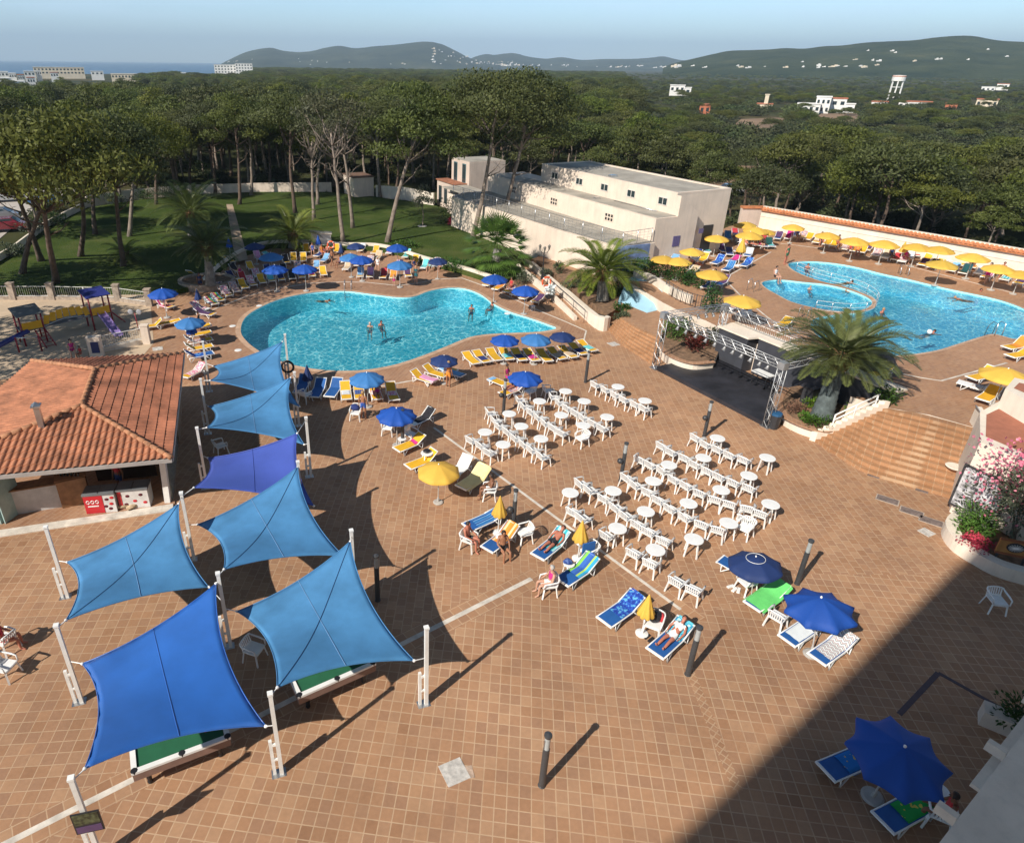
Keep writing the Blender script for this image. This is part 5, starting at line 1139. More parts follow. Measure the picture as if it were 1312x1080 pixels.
# ---------------- playground
redm = mat('red_paint', (.26, .012, .025), .45, var=.1); yel = mat('yellow_paint', (.70, .38, .015), .5, var=.08); purp = mat('purple_plastic', (.30, .22, .48), .35, var=.08); blu = mat('navy_paint', (.03, .04, .20), .45)
C_ = [at(44, 438), at(130, 418)]; pd = (C_[1]-C_[0]); pl_ = pd.length; pa_ = atan2(pd.y, pd.x)
r = empty('climbing_frame', C_[0], pa_, 'red yellow and blue climbing frame with two towers, bridge and slide', 'playground'); r.scale = (1, .9, .78)
def tower(x, s, roof, h):
    for a in (-s/2, s/2):
        for b_ in (-s/2, s/2): g = MB(); g.tube([(x+a, b_, 0), (x+a, b_, h)], .055, 6); g.build('post', redm, r)
    g = MB(); g.box((x, 0, 1.25), (s+.1, s+.1, .08)); g.build('deck', mat('deck_grey', (.12, .12, .14), .7), r)
    g = MB(); g.box((x, -s/2-.03, 1.62), (s-.12, .04, .62)); g.build('panel', yel, r)
    g = MB(); g.prism([(x-s/2-.15, -s/2-.2), (x+s/2+.15, -s/2-.2), (x+s/2+.15, s/2+.2), (x-s/2-.15, s/2+.2)], [h-.05, h-.05, h+.25, h+.25], [h+.02, h+.02, h+.32, h+.32]); g.build('roof', roof, r)
tower(0, 1.25, mat('grey_board', (.16, .17, .17), .6), 2.55); tower(pl_, 1.25, blu, 2.9)
for k in range(7):
    t = (k+.5)/7; x = .7+(pl_-1.4)*t; z = 1.35+.35*sin(pi*t)
    for y in (-.55,): g = MB(); g.box((x, y, z+.38), (.34, .05, .72), rot=Euler((0, -.5*(t-.5), 0)).to_matrix()); g.build('bridge_panel', yel, r)
g = MB(); g.tube([(.65+(pl_-1.3)*i/10, -.55, 1.25+.35*sin(pi*i/10)) for i in range(11)], .045, 6); g.build('bridge_rail', steel, r)
g = MB(); g.tube([(.65+(pl_-1.3)*i/10, .55, 1.25+.35*sin(pi*i/10)) for i in range(11)], .045, 6); g.build('bridge_rail', steel, r)
g = MB(); g.prism([(.65, -.5), (pl_-.65, -.5), (pl_-.65, .5), (.65, .5)], 1.2, 1.26); g.build('bridge_deck', mat('deck_grey', (.12, .12, .14), .7), r)
g = MB(); pr = [(-.65, 1.3), (-1.5, .95), (-2.5, .45), (-3.1, .25), (-3.5, .22)]
for i in range(4):
    (y0, z0), (y1, z1) = pr[i], pr[i+1]
    for a, b_ in ((-.26, -.22), (.22, .26)): g.add([(pl_+a, y0, z0), (pl_+b_, y0, z0), (pl_+b_, y1, z1), (pl_+a, y1, z1), (pl_+a, y0, z0+.2), (pl_+b_, y0, z0+.2), (pl_+b_, y1, z1+.2), (pl_+a, y1, z1+.2)], [(0, 3, 2, 1), (4, 5, 6, 7), (0, 1, 5, 4), (1, 2, 6, 5), (2, 3, 7, 6), (3, 0, 4, 7)])
    g.add([(pl_-.22, y0, z0), (pl_+.22, y0, z0), (pl_+.22, y1, z1), (pl_-.22, y1, z1)], [(0, 3, 2, 1)])
g.build('slide', purp, r)
g = MB()
for s in (-.28, .28): g.tube([(s+.35, -.62, 1.25), (s+.5, -1.9, .02)], .04, 5)
for k in range(6): t = (k+.5)/6; g.tube([(.07+.15*t, -.62-1.28*t, 1.25-1.23*t), (.63+.15*t, -.62-1.28*t, 1.25-1.23*t)], .028, 5)
g.build('ladder', redm, r)
g = MB()
for s in (-.05, .6): g.tube([(pl_+.7, s-.3, 1.25), (pl_+1.5, s-.3, .02)], .04, 5)
for k in range(5): t = (k+.5)/5; g.tube([(pl_+.7+.8*t, -.35, 1.25-1.2*t), (pl_+.7+.8*t, .3, 1.25-1.2*t)], .025, 5)
g.build('side_ladder', redm, r)
g = MB(); g.tube([(-.3, -.6, 1.25), (-1.6, -1.0, .95), (-3.4, -1.1, .3)], .2, 8); g.build('tunnel_slide', blu, r)
a, b_ = at(25, 452), at(54, 450); r2 = empty('swing_bar', a, 0, 'red post and grey bar barrier in front of the climbing frame', 'barrier')
for q, n_ in ((a, 0), (b_, 1)): g = MB(); g.tube([q, q+V((0, 0, 1.0))], .05, 6); part(g, 'post', redm, r2)
g = MB(); g.tube([a+V((0, 0, .95)), b_+V((0, 0, .95))], .035, 6); part(g, 'bar', steel, r2)
p = at(178, 424); r2 = empty('spring_sign', p, 0, 'thin red post with two small round signs by the white railing', 'sign post'); g = MB(); g.tube([(0, 0, 0), (-.05, 0, 1.25)], .03, 5); g.build('post', redm, r2)
for s in (-.3, .25): g = MB(); g.ball((s, 0, 1.32), .19, 10, 6, (1, .2, 1)); g.build('disc', mat('pale_grey_disc', (.3, .3, .32), .6), r2)
# ================================================================ FURNITURE
def make_chair():
    r = empty('plastic_chair', (0, 0, 0), 0, '', 'chair')
    g = MB(); g.box((0, 0, .425), (.46, .47, .035)); g.box((.235, 0, .40), (.02, .44, .06)); g.build('seat', white_pl, r)
    g = MB()      # slatted, slightly bowed back (chair faces +x)
    for k in range(7):
        y = (k-3)*.066; xb = -.23-.03*(1-(y/.23)**2); g.beam((xb, y, .46), (xb-.075, y*1.06, .73), .036, .018, up=(1, 0, 0))
    g.tube([(-.30+.03*(abs(t)/3)**2, t*.078, .755-.03*(abs(t)/3)**2.5) for t in range(-3, 4)], .024, 6); g.box((-.24, 0, .47), (.03, .44, .05)); g.build('backrest', white_pl, r)
    for s in (-1, 1):
        g = MB(); g.tube([(-.29, s*.235, .71), (-.22, s*.265, .66), (.05, s*.275, .64), (.22, s*.265, .62), (.25, s*.25, .43)], [.022, .028, .03, .026, .022], 6); g.build('armrest', white_pl, r)
        for x in (-1, 1): g = MB(); g.beam((x*.20, s*.21, .44), (x*.265, s*.265, 0), .05, .035); g.build('leg', white_pl, r)
    return r
def make_table():
    r = empty('plastic_table', (0, 0, 0), 0, '', 'table')
    g = MB(); g.lathe([(.27, .685), (.335, .69), (.345, .705), (.335, .725), (.0, .73)], 24, cap=False); g.build('top', white_pl, r)
    for k in range(4): a = pi/4+k*pi/2; g = MB(); g.beam((.23*cos(a), .23*sin(a), .69), (.31*cos(a), .31*sin(a), 0), .055, .04); g.build('leg', white_pl, r)
    return r
chair = make_chair(); table = make_table()
SEATZ = .45
def rowpts(l, ox, oy, s): return [(ox+x/s, oy+y/s) for x, y in l]
ra_ = lambda l: rowpts(l, 580, 460, 4.686); rb_ = lambda l: rowpts(l, 720, 540, 4.373)
rows = [(ra_([(880, 165)]) and ra_([(868+287*i/5, 160+143*i/5) for i in range(6)]), 'the far row by the tall bollard'),
 (ra_([(575, 190), (605, 228), (655, 265), (700, 300), (748, 328), (800, 357), (850, 387), (905, 418)]), 'the row starting under the blue parasol'),
 (ra_([(405, 245), (440, 290), (485, 325), (528, 357), (567, 387), (612, 418), (662, 448)]), 'the row left of the one under the blue parasol'),
 (ra_([(232, 325), (260, 372), (295, 408), (335, 442), (388, 480), (440, 514), (492, 550), (548, 585)]), 'the curved row nearest the long pale line'),
 (ra_([(125, 490), (175, 525), (230, 562)]), 'the short row of three along the pale line'),
 (rb_([(755, 100), (815, 132), (880, 162), (950, 192), (1025, 222)]), 'the row nearest the stage'),
 (rb_([(568, 143), (625, 178), (690, 210), (752, 243), (825, 278), (890, 312), (970, 343), (1050, 372)]), 'the second row from the stage'),
 (rb_([(440, 215), (505, 247), (570, 283), (635, 327), (705, 362), (778, 400), (858, 435), (945, 463), (1030, 488), (1115, 515)]), 'the long row of ten, third from the stage'),
 (rb_([(372, 322), (425, 362), (485, 400), (545, 442), (615, 487), (700, 537), (780, 577), (868, 610)]), 'the fourth row from the stage'),
 (rb_([(118, 350), (168, 387), (240, 435), (305, 482), (360, 533), (430, 577), (497, 622), (575, 667)]), 'the fifth row from the stage'),
 (rb_([(65, 505), (130, 547)]), 'the pair beside the closed yellow parasol'), (rb_([(415, 742), (497, 792)]), 'the pair at the near end of the fifth row'),
 (rb_([(652, 892), (738, 942)]), 'the pair nearest the viewer')]
for l, place_ in rows:
    ps = [at(u, v, SEATZ) for u, v in l]; n = len(ps)
    for i, p in enumerate(ps):
        d = ps[min(i+1, n-1)]-ps[max(i-1, 0)]; a = atan2(d.y, d.x)+pi/2+random.uniform(-.15, .15); p = p+V((random.uniform(-.05, .05), random.uniform(-.05, .05), 0))
        place(chair, (p.x, p.y, 0), a, 'white chair, %s from left in %s' % (ORD[i], place_), 'white plastic chairs')
def one_chair(u, v, ang, lab): p = at(u, v, SEATZ); return place(chair, (p.x, p.y, 0), R(ang), lab, 'white plastic chairs')
u, v = rb_([(255, 640)])[0]; one_chair(u, v, 38, 'single white plastic armchair alone beside a table and the pale line')
u, v = ra_([(778, 470)])[0]; one_chair(u, v, -150, 'white plastic armchair turned round toward the viewer between the two seating blocks')
u, v = rb_([(1030, 590)])[0]; one_chair(u, v, -140, 'white plastic armchair turned round at the right end of the fourth row')
u, v = rb_([(1030, 552)])[0]; one_chair(u, v, 35, 'white plastic armchair behind the turned round one at the right')
u, v = ra_([(465, 190)])[0]; one_chair(u, v, -140, 'white plastic armchair beside the loungers under the blue parasol')
for u, v, a, lab in [(672, 681, -160, 'white plastic armchair with a blue cloth by the bollard and orange lounger'), (601, 690, -30, 'white plastic armchair under the sunburnt man at the blue lounger'), (627, 627, 180, 'white plastic armchair of the person beside the cream towel lounger'), (703, 747, -170, 'white plastic armchair of the woman in red shoes'),
    (755, 705, -150, 'white plastic armchair with a blue backrest towel by the yellow parasol'), (838, 797, -120, 'white plastic armchair holding a black bag by the closed yellow parasol'), (997, 789, 40, 'white plastic armchair between green towel and white towel loungers'), (958, 744, 200, 'white plastic armchair half under the navy parasol'),
    (1278, 768, -100, 'white plastic armchair standing alone in the hotel shade'), (456, 527, -100, 'white plastic armchair with a navy bag by the row of loungers'), (497, 546, -100, 'white plastic armchair under the royal blue parasol'), (527, 556, -40, 'white plastic armchair with striped back beside the small table'),
    (5, 852, -10, 'white plastic armchair with a dark cushion at the left edge'), (5, 818, 160, 'white plastic armchair of the seated figure at the left edge'), (325, 830, -20, 'white plastic armchair in sail shade beside the glossy sail'), (282, 570, 40, 'white plastic armchair in the shade by the violet sail'),
    (391, 505, 60, 'white plastic armchair in the shade of the farthest sail'), (1205, 1040, 60, 'white plastic armchair in the dark corner beside the green towel lounger')]:
    one_chair(u, v, a, lab)
tabs = [(ra_([p])[0], lab) for p, lab in [((195, 437), 'round white table left of the short row of three chairs'), ((303, 512), 'round white table at the right end of the short row of three'), ((340, 327), 'round white table nearest the bollard by the curved row'), ((412, 402), 'round white table behind the middle of the curved row'),
  ((530, 477), 'round white table at the near end of the curved row'), ((522, 252), 'round white table left of the row under the parasol'), ((652, 335), 'round white table in the middle between two left block rows'), ((678, 192), 'round white table by the shadow of the blue parasol'), ((790, 252), 'round white table right of the parasol row, second from the far end'),
  ((928, 347), 'round white table at the near end of the parasol row'), ((785, 397), 'round white table behind the turned round armchair'), ((993, 165), 'round white table behind the far row, left one'), ((1155, 249), 'round white table at the right end of the far row')]]
tabs += [(rb_([p])[0], lab) for p, lab in [((47, 397), 'round white table at the left end of the fifth row near the pair'), ((287, 387), 'round white table by the bollard between fourth and fifth rows'), ((512, 332), 'round white table in the fourth row, far end'), ((600, 242), 'round white table at the far end of the third row'), ((793, 202), 'round white table at the far end of the second row'),
  ((872, 92), 'round white table behind the row nearest the stage'), ((1152, 202), 'round white table standing alone right of the row nearest the stage'), ((1048, 302), 'round white table at the near end of the second row'), ((893, 382), 'round white table in the middle of the long row of ten'), ((710, 457), 'round white table behind the middle of the fourth row'),
  ((470, 502), 'round white table behind the middle of the fifth row'), ((312, 597), 'round white table beside the single armchair'), ((525, 717), 'round white table behind the pair at the end of the fifth row'), ((740, 657), 'round white table standing free below the fourth row'), ((935, 567), 'round white table next to the turned round chair at right'), ((1170, 462), 'round white table at the right end of the long row of ten')]]
for (u, v), lab in tabs:
    p = at(u, v, .72); place(table, (p.x, p.y, 0), random.uniform(0, 1.5), lab, 'round white tables')
for u, v, s, lab in [(547, 580, .82, 'round white table with a dark bowl behind the yellow lounger'), (515, 562, .6, 'low round white table by the bollard and royal blue parasol'), (729, 722, .6, 'low white table with a bag between two sunbathing loungers'), (1203, 1012, .7, 'white table in the dark corner by the seated person'), (683, 392, .5, 'tiny white table by the loungers at the right end of the left pool')]:
    p = at(u, v, .72*s); place(table, (p.x, p.y, 0), .3, lab, 'round white tables', scale=s)

# bollard lamps
def make_bollard():
    r = empty('bollard_lamp', (0, 0, 0), 0, '', 'bollard lamp'); g = MB(); g.lathe([(.10, 0), (.10, .02), (.085, .03), (.085, 1.42)], 14); g.build('post', mat('charcoal_post', (.050, .052, .056), .45), r)
    g = MB(); g.lathe([(.072, 1.42), (.072, 1.84)], 14); g.build('lamp', mat('lamp_glass', (.36, .38, .38), .2, spec=.7), r); g = MB(); g.lathe([(.09, 1.84), (.10, 1.87), (.095, 1.92), (.0, 1.95)], 14); g.build('cap', MATS['charcoal_post'], r)
    g = MB(); g.tube([(.07, -.06, 1.75), (.07, -.06, 1.43)], .012, 4); g.build('lamp_rib', steel, r); return r
bl = make_bollard()
for u, v, lab in [(694, 1006, 'dark bollard lamp alone on the open paving at the front'), (881, 864, 'dark bollard lamp beside the lounger with the lying man'), (1021, 748, 'dark bollard lamp between the navy and the blue parasol'), (795, 616, 'dark bollard lamp at the left end of the fourth chair row'), (902, 559, 'dark bollard lamp closest to the stage'), (657, 680, 'dark bollard lamp between closed yellow parasol and armchair'),
    (484, 769, 'dark bollard lamp in the shadow edge of the sails'), (516, 571, 'dark bollard lamp in front of the royal blue parasol'), (645, 529, 'dark bollard lamp at the start of the curved chair row'), (750, 490, 'dark bollard lamp at the end of the lounger row by the left pool')]:
    p = at(u, v); o = place(bl, p, random.uniform(0, 6), lab, 'bollard lamps')
for u, v, lab in [(657, 680, 'round dark loudspeaker fixed to the bollard by the closed yellow parasol'), (645, 529, 'round dark loudspeaker on the bollard at the curved chair row'), (795, 616, 'round dark loudspeaker on the bollard at the fourth chair row'), (902, 559, 'round dark loudspeaker on the bollard by the stage')]:
    p = at(u, v); g = MB(); g.ball(p+V((-.17, -.06, 1.05)), .13, 10, 7); g.tube([p+V((-.15, -.05, 1.05)), p+V((-.07, -.03, 1.05))], .04, 6); thing(g, 'loudspeaker', dark_mt, lab, 'speaker', 'bollard loudspeakers')

# parasols
def umb_mat(n, c, tr=.22): return mat(n, c, .7, var=.06, vs=1.2, trans=tr, rnd=.10)
U_B = umb_mat('royal_blue_canopy', (.012, .085, .42)); U_L = umb_mat('light_blue_canopy', (.05, .21, .52)); U_N = umb_mat('navy_canopy', (.018, .045, .17)); U_Y = umb_mat('yellow_canopy', (.84, .54, .09), .3)
def make_umbrella(nr=8, pinch=.10, m=U_B, ringed=False):
    r = empty('parasol', (0, 0, 0), 0, '', 'parasol'); H = 2.2; rad = 1.05
    g = MB(); g.lathe([(.022, .02), (.022, H-.02)], 8); g.build('pole', mat('grey_pole', (.45, .43, .40), .5), r)
    g = MB(); g.smooth = True; seg_ = 6; rings = 5; vs = [(0, 0, H)]; 
    for i in range(1, rings+1):
        t = i/rings
        for k in range(nr*seg_):
            f = (k % seg_)/seg_; sagk = 4*f*(1-f); a = 2*pi*k/(nr*seg_)
            rr = rad*t*(1-pinch*sagk*t*(.9 if i < rings else 1.1)); z = H-.42*t**1.35-.035*sagk*t
            vs.append((rr*cos(a), rr*sin(a), z))
    m_ = nr*seg_; vs2 = [vs[-m_+k] for k in range(m_)]; vs += [(x*.995, y*.995, z-.10) for x, y, z in vs2]
    fs = [(0, 1+k, 1+(k+1) % m_) for k in range(m_)]
    for i in range(rings): fs += [(1+i*m_+k, 1+(i+1)*m_+k, 1+(i+1)*m_+(k+1) % m_, 1+i*m_+(k+1) % m_) for k in range(m_)]
    g.add(vs, fs); g.build('canopy', m, r)
    for k in range(nr): a = 2*pi*k/nr; g = MB(); g.tube([(0, 0, H-.06), (.5*rad*cos(a), .5*rad*sin(a), H-.22), (rad*.97*cos(a), rad*.97*sin(a), H-.47)], .009, 4); g.build('rib', white_mt, r)
    g = MB(); g.lathe([(.03, H-.01), (.035, H+.03), (.0, H+.07)], 8); g.build('finial', white_pl, r)
    g = MB(); g.lathe([(.24, 0), (.25, .05), (.2, .08), (.05, .09), (.045, .3)], 16); g.build('base', mat('grey_base', (.42, .40, .37), .7), r)
    if ringed: g = MB(); g.tube([(.36*cos(t*pi/12), .36*sin(t*pi/12), H-.085) for t in range(25)], .011, 4); g.build('white_ring', white_pl, r)
    return r
umbs = {}
def umbrella(kind, u, v, lab, group, z=1.98, tilt=0, scale=1.0, zb=0, wide=1.0):
    if kind not in umbs: umbs[kind] = make_umbrella(*{'B': (10, .10, U_B), 'L': (10, .08, U_L), 'N': (8, .10, U_N), 'NR': (8, .06, U_N, True), 'Y': (8, .06, U_Y), 'B8': (8, .16, U_B)}[kind])
    scale *= .8; p = at(u, v, zb+z*scale); o = place(umbs[kind], (p.x, p.y, zb), random.uniform(0, 6.28), lab, group, scale=(scale*wide, scale*wide, scale))
    if tilt: 
        o.rotation_euler = (R(tilt)*sin(o.rotation_euler.z)*0+R(tilt), 0, o.rotation_euler.z)
    return o
GB = 'open blue parasols around the left pool'; GY = 'open yellow parasols on the upper terrace'
for k, u, v, lab, s in [('L', 470, 482, 'light blue parasol by four yellow loungers below the left pool', 1.12), ('B', 508, 528, 'royal blue parasol behind the bollard left of the pale line', 1.13), ('N', 569, 459, 'navy parasol over the pink towel lounger by the pool edge', .98), ('B', 673, 481, 'royal blue parasol at the start of the chair rows', 1.1),
    ('B', 647, 433, 'royal blue parasol, left of three over the yellow lounger row', 1.05), ('L', 687, 432, 'light blue parasol, middle of three over the yellow lounger row', 1.1), ('N', 721, 429, 'navy parasol, right of three over the yellow lounger row', .95), ('B', 634, 355.5, 'royal blue parasol below the fan palm', 1.05), ('B', 673.5, 370, 'royal blue parasol at the bend of the ramp near the dark towel', 1.05),
    ('N', 326, 314, 'navy parasol over the pink lounger at the lawn wall', .95), ('L', 347, 327, 'light blue parasol left of the upright yellow lounger', 1.05), ('B', 352, 343, 'royal blue parasol, left of the pair behind the poolside row', 1.05), ('B', 390, 342.5, 'royal blue parasol, right of the pair behind the poolside row', 1.05), ('N', 456, 314, 'navy parasol right of the tall bare pine', .9),
    ('B', 463, 331, 'royal blue parasol overlapping a light blue one', 1.05), ('L', 449, 328, 'light blue parasol half hidden behind the royal blue one', 1.0), ('B', 509, 316, 'royal blue parasol on the lawn side of the wall', 1.05), ('L', 512, 337.5, 'light blue parasol above the pink and orange lounger pair', 1.08), ('N', 561, 333, 'navy parasol at the end of the pool row by the cream wall', .9), ('B', 208, 373.5, 'royal blue parasol in the tree shade by the playground corner', 1.05), ('L', 243, 411, 'light blue parasol over the stacked loungers at left', 1.12)]:
    umbrella(k, u, v, lab, GB, scale=s*(1.15 if v < 380 else 1.0))
for k, u, v, lab, s in [('NR', 976, 722, 'navy parasol with a white ring seam above the blue lounger', 1.02), ('B8', 1062, 778, 'big royal blue parasol with scalloped edge over the white towel lounger', 1.22), ('B8', 1152, 951, 'big blue parasol standing in the hotel shadow', 1.3)]:
    umbrella(k, u, v, lab, 'large parasols at the right of the plaza', scale=s, tilt=-7)
umbrella('Y', 562, 600, 'open yellow parasol on the plaza over the cream towel lounger', 'open yellow parasol on the plaza', scale=1.05)
for u, v, lab, s in [(851, 330.5, 'yellow parasol nearest the blue mural panel', 1.0), (870, 333, 'yellow parasol in front of the lattice window', 1.0), (887.5, 321, 'yellow parasol left of the turquoise lounger', 1.0), (913, 349.5, 'yellow parasol above the purple towel lounger', 1.1), (918.7, 304, 'yellow parasol in front of the doorway shade', 1.05), (956, 287, 'yellow parasol farthest back by the building corner', 1.1),
    (961, 300, 'yellow parasol over the blue and red loungers by the corner', 1.15), (969, 294, 'yellow parasol in the middle of the corner cluster', 1.1), (981, 296, 'yellow parasol at the right of the corner cluster', .9), (952, 383, 'yellow parasol behind the stage backdrop', 1.15), (1017, 290, 'yellow parasol, first along the tiled wall from the left', 1.0), (1061, 300.5, 'yellow parasol, second along the tiled wall from the left', 1.05),
    (1096, 307.5, 'pale yellow parasol, third along the tiled wall from the left', 1.15), (1134, 311, 'pale yellow parasol, fourth along the tiled wall from the left', 1.15), (1176, 315, 'yellow parasol, left of the overlapping pair by the tiled wall', 1.1), (1205, 318.5, 'yellow parasol, right of the overlapping pair by the tiled wall', 1.1), (1208, 337, 'yellow parasol in front of the overlapping pair', 1.1), (1248, 328, 'yellow parasol left of the cream end tower', 1.15),
    (1281, 342.5, 'yellow parasol right before the right edge of the terrace', 1.1), (1309, 350, 'yellow parasol cut by the right edge of the picture', 1.0), (1290, 477, 'yellow parasol above the white building at the right edge', 1.1)]:
    umbrella('Y', u, v, lab, GY, scale=s*.98, zb=Z2, wide=1.2)
def make_closed(m):
    r = empty('closed_parasol', (0, 0, 0), 0, '', 'parasol'); g = MB(); g.lathe([(.025, 0), (.025, 2.1)], 8); g.build('pole', white_mt, r)
    g = MB(); g.smooth = True; n = 24; prof = [(.02, 2.12), (.09, 1.9), (.19, 1.6), (.30, 1.3), (.37, 1.12), (.34, 1.05)]; vs = []
    for rr, z in prof:
        for k in range(n): q = rr*(1-.28*(k % 3 == 0)); a = 2*pi*k/n; vs.append((q*cos(a), q*sin(a), z))
    g.add(vs, [(i*n+k, (i+1)*n+k, (i+1)*n+(k+1) % n, i*n+(k+1) % n) for i in range(len(prof)-1) for k in range(n)]); g.build('canopy', m, r)
    g = MB(); g.lathe([(.25, 0), (.26, .05), (.05, .10)], 14); g.build('base', white_pl, r); return r
cl = {'B': make_closed(U_B), 'Y': make_closed(U_Y), 'N': make_closed(U_N)}
for k, u, v, lab, s, zb in [('Y', 638, 683, 'closed yellow parasol behind the striped blue lounger', 1.0, 0), ('Y', 740, 716, 'closed yellow parasol between the sunbathing man and a blue striped lounger', 1.0, 0), ('Y', 822, 812, 'closed yellow parasol beside the patterned blue towel', .95, 0), ('B', 295.5, 329, 'closed blue parasol left of the lawn path', 1.0, ZL), ('N', 438, 336, 'closed navy parasol right of the orange life ring', 1.0, 0), ('B', 409, 325, 'closed blue parasol leaning on the white kiosk', 1.0, .2),
    ('N', 256, 397, 'closed navy parasol in the shade behind the poolside row', .9, 0), ('B', 249, 446, 'closed blue parasol with white stripes by the stacked loungers', 1.15, 0), ('N', 396, 505, 'closed navy parasol in the shade of the farthest sail', 1.0, 0), ('Y', 1152, 336, 'closed yellow parasol by the tiled wall', 1.0, Z2), ('Y', 945, 341, 'half folded yellow parasol beside the magenta towel', 1.35, Z2)]:
    p = at(u, v, zb); place(cl[k], p, random.uniform(0, 6), lab, 'closed parasols', scale=s*.82)
# ---------------- sun loungers (foot at -x, head at +x)
def back_pt(s, ang, z=.345): return (.22+s*.66*cos(ang), z+s*.66*sin(ang))
def make_lounger(m, deg):
    a = R(deg); r = empty('sun_lounger', (0, 0, 0), 0, '', 'sun lounger'); bx, bz = back_pt(1, a)
    for s in (-1, 1):
        g = MB(); g.tube([(-.93, s*.31, .34), (-.5, s*.31, .33), (.22, s*.31, .33), (.60, s*.31, .33)], .026, 5); g.build('side_rail', white_pl, r)
        g = MB(); g.tube([(.22, s*.31, .35), (bx, s*.31, bz)], .024, 5); g.build('back_rail', white_pl, r)
    g = MB(); g.box((-.93, 0, .34), (.06, .66, .06)); g.build('foot_bar', white_pl, r)
    g = MB(); g.box((bx, 0, bz), (.05, .66, .05)); g.build('head_bar', white_pl, r)
    for x0, x1 in ((-.55, -.78), (.42, .66)):
        for s in (-1, 1): g = MB(); g.tube([(x0-.16, s*.31, .33), ((x0+x1)/2-.02, s*.33, .02), (x0+.16, s*.31, .33)], .024, 5); g.build('leg', white_pl, r)
    g = MB(); pts = [(-.92, .365), (-.5, .355), (-.1, .35), (.22, .355)]+[back_pt(t, a, .355) for t in (.35, .7, 1)]
    for i in range(len(pts)-1):
        (x0, z0), (x1, z1) = pts[i], pts[i+1]; g.add([(x0, -.285, z0), (x1, -.285, z1), (x1, .285, z1), (x0, .285, z0), (x0, -.285, z0-.02), (x1, -.285, z1-.02), (x1, .285, z1-.02), (x0, .285, z0-.02)], [(0, 1, 2, 3), (7, 6, 5, 4), (0, 4, 5, 1), (2, 6, 7, 3)])
    g.build('sling', m, r); return r
LP = {}; LO = []
def lounger(kind, deg, fu, fv, hu, hv, lab, group, zb=0, s=1.0):
    k = (kind, deg)
    if k not in LP: LP[k] = make_lounger(sling_y if kind == 'y' else sling_b if kind == 'b' else white_pl, deg)
    a, b, an = seg(fu, fv, hu, hv, zb); p = (a+b)/2
    o = place(LP[k], p, an, lab, group, scale=s*.88); LO.append(o); o['deg'] = deg; return o
TW = {}
def towel_mat(name, stops, axis=0, freq=1.0, kind='stripe'):
    if name in MATS: return MATS[name]
    m, nt, b = nodes(name); L = nt.links.new
    tc = N(nt, 'ShaderNodeTexCoord'); sx = N(nt, 'ShaderNodeSeparateXYZ'); L(tc.outputs['Object'], sx.inputs[0])
    if kind == 'stripe': f = M_(nt, 'FRACT', M_(nt, 'MULTIPLY', sx.outputs[axis], freq))
    elif kind == 'check':
        f = M_(nt, 'MULTIPLY', M_(nt, 'ADD', M_(nt, 'FRACT', M_(nt, 'MULTIPLY', sx.outputs[0], freq)), M_(nt, 'FRACT', M_(nt, 'MULTIPLY', sx.outputs[1], freq))), .5)
    elif kind == 'zigzag': f = M_(nt, 'FRACT', M_(nt, 'ADD', M_(nt, 'MULTIPLY', sx.outputs[0], freq), M_(nt, 'PINGPONG', M_(nt, 'MULTIPLY', sx.outputs[1], freq*.9), .5)))
    elif kind == 'rings':
        vo = N(nt, 'ShaderNodeTexVoronoi', i_Scale=freq, i_Randomness=.0); L(tc.outputs['Object'], vo.inputs['Vector']); f = vo.outputs['Distance']
    else:
        nz = N(nt, 'ShaderNodeTexNoise', i_Scale=freq, i_Detail=2.0); L(tc.outputs['Object'], nz.inputs['Vector']); f = nz.outputs['Fac']
    rp = ramp(nt, stops, 'CONSTANT'); L(f, rp.inputs[0]); L(rp.outputs[0], b.inputs['Base Color']); b.inputs['Roughness'].default_value = .9; b.inputs['Specular IOR Level'].default_value = .2
    nb = N(nt, 'ShaderNodeTexNoise', i_Scale=9.0); L(tc.outputs['Object'], nb.inputs['Vector']); bp = N(nt, 'ShaderNodeBump', i_Strength=.5, i_Distance=.03); L(nb.outputs['Fac'], bp.inputs['Height']); L(bp.outputs[0], b.inputs['Normal'])
    MATS[name] = m; return m
Wt = (.75, .75, .72)
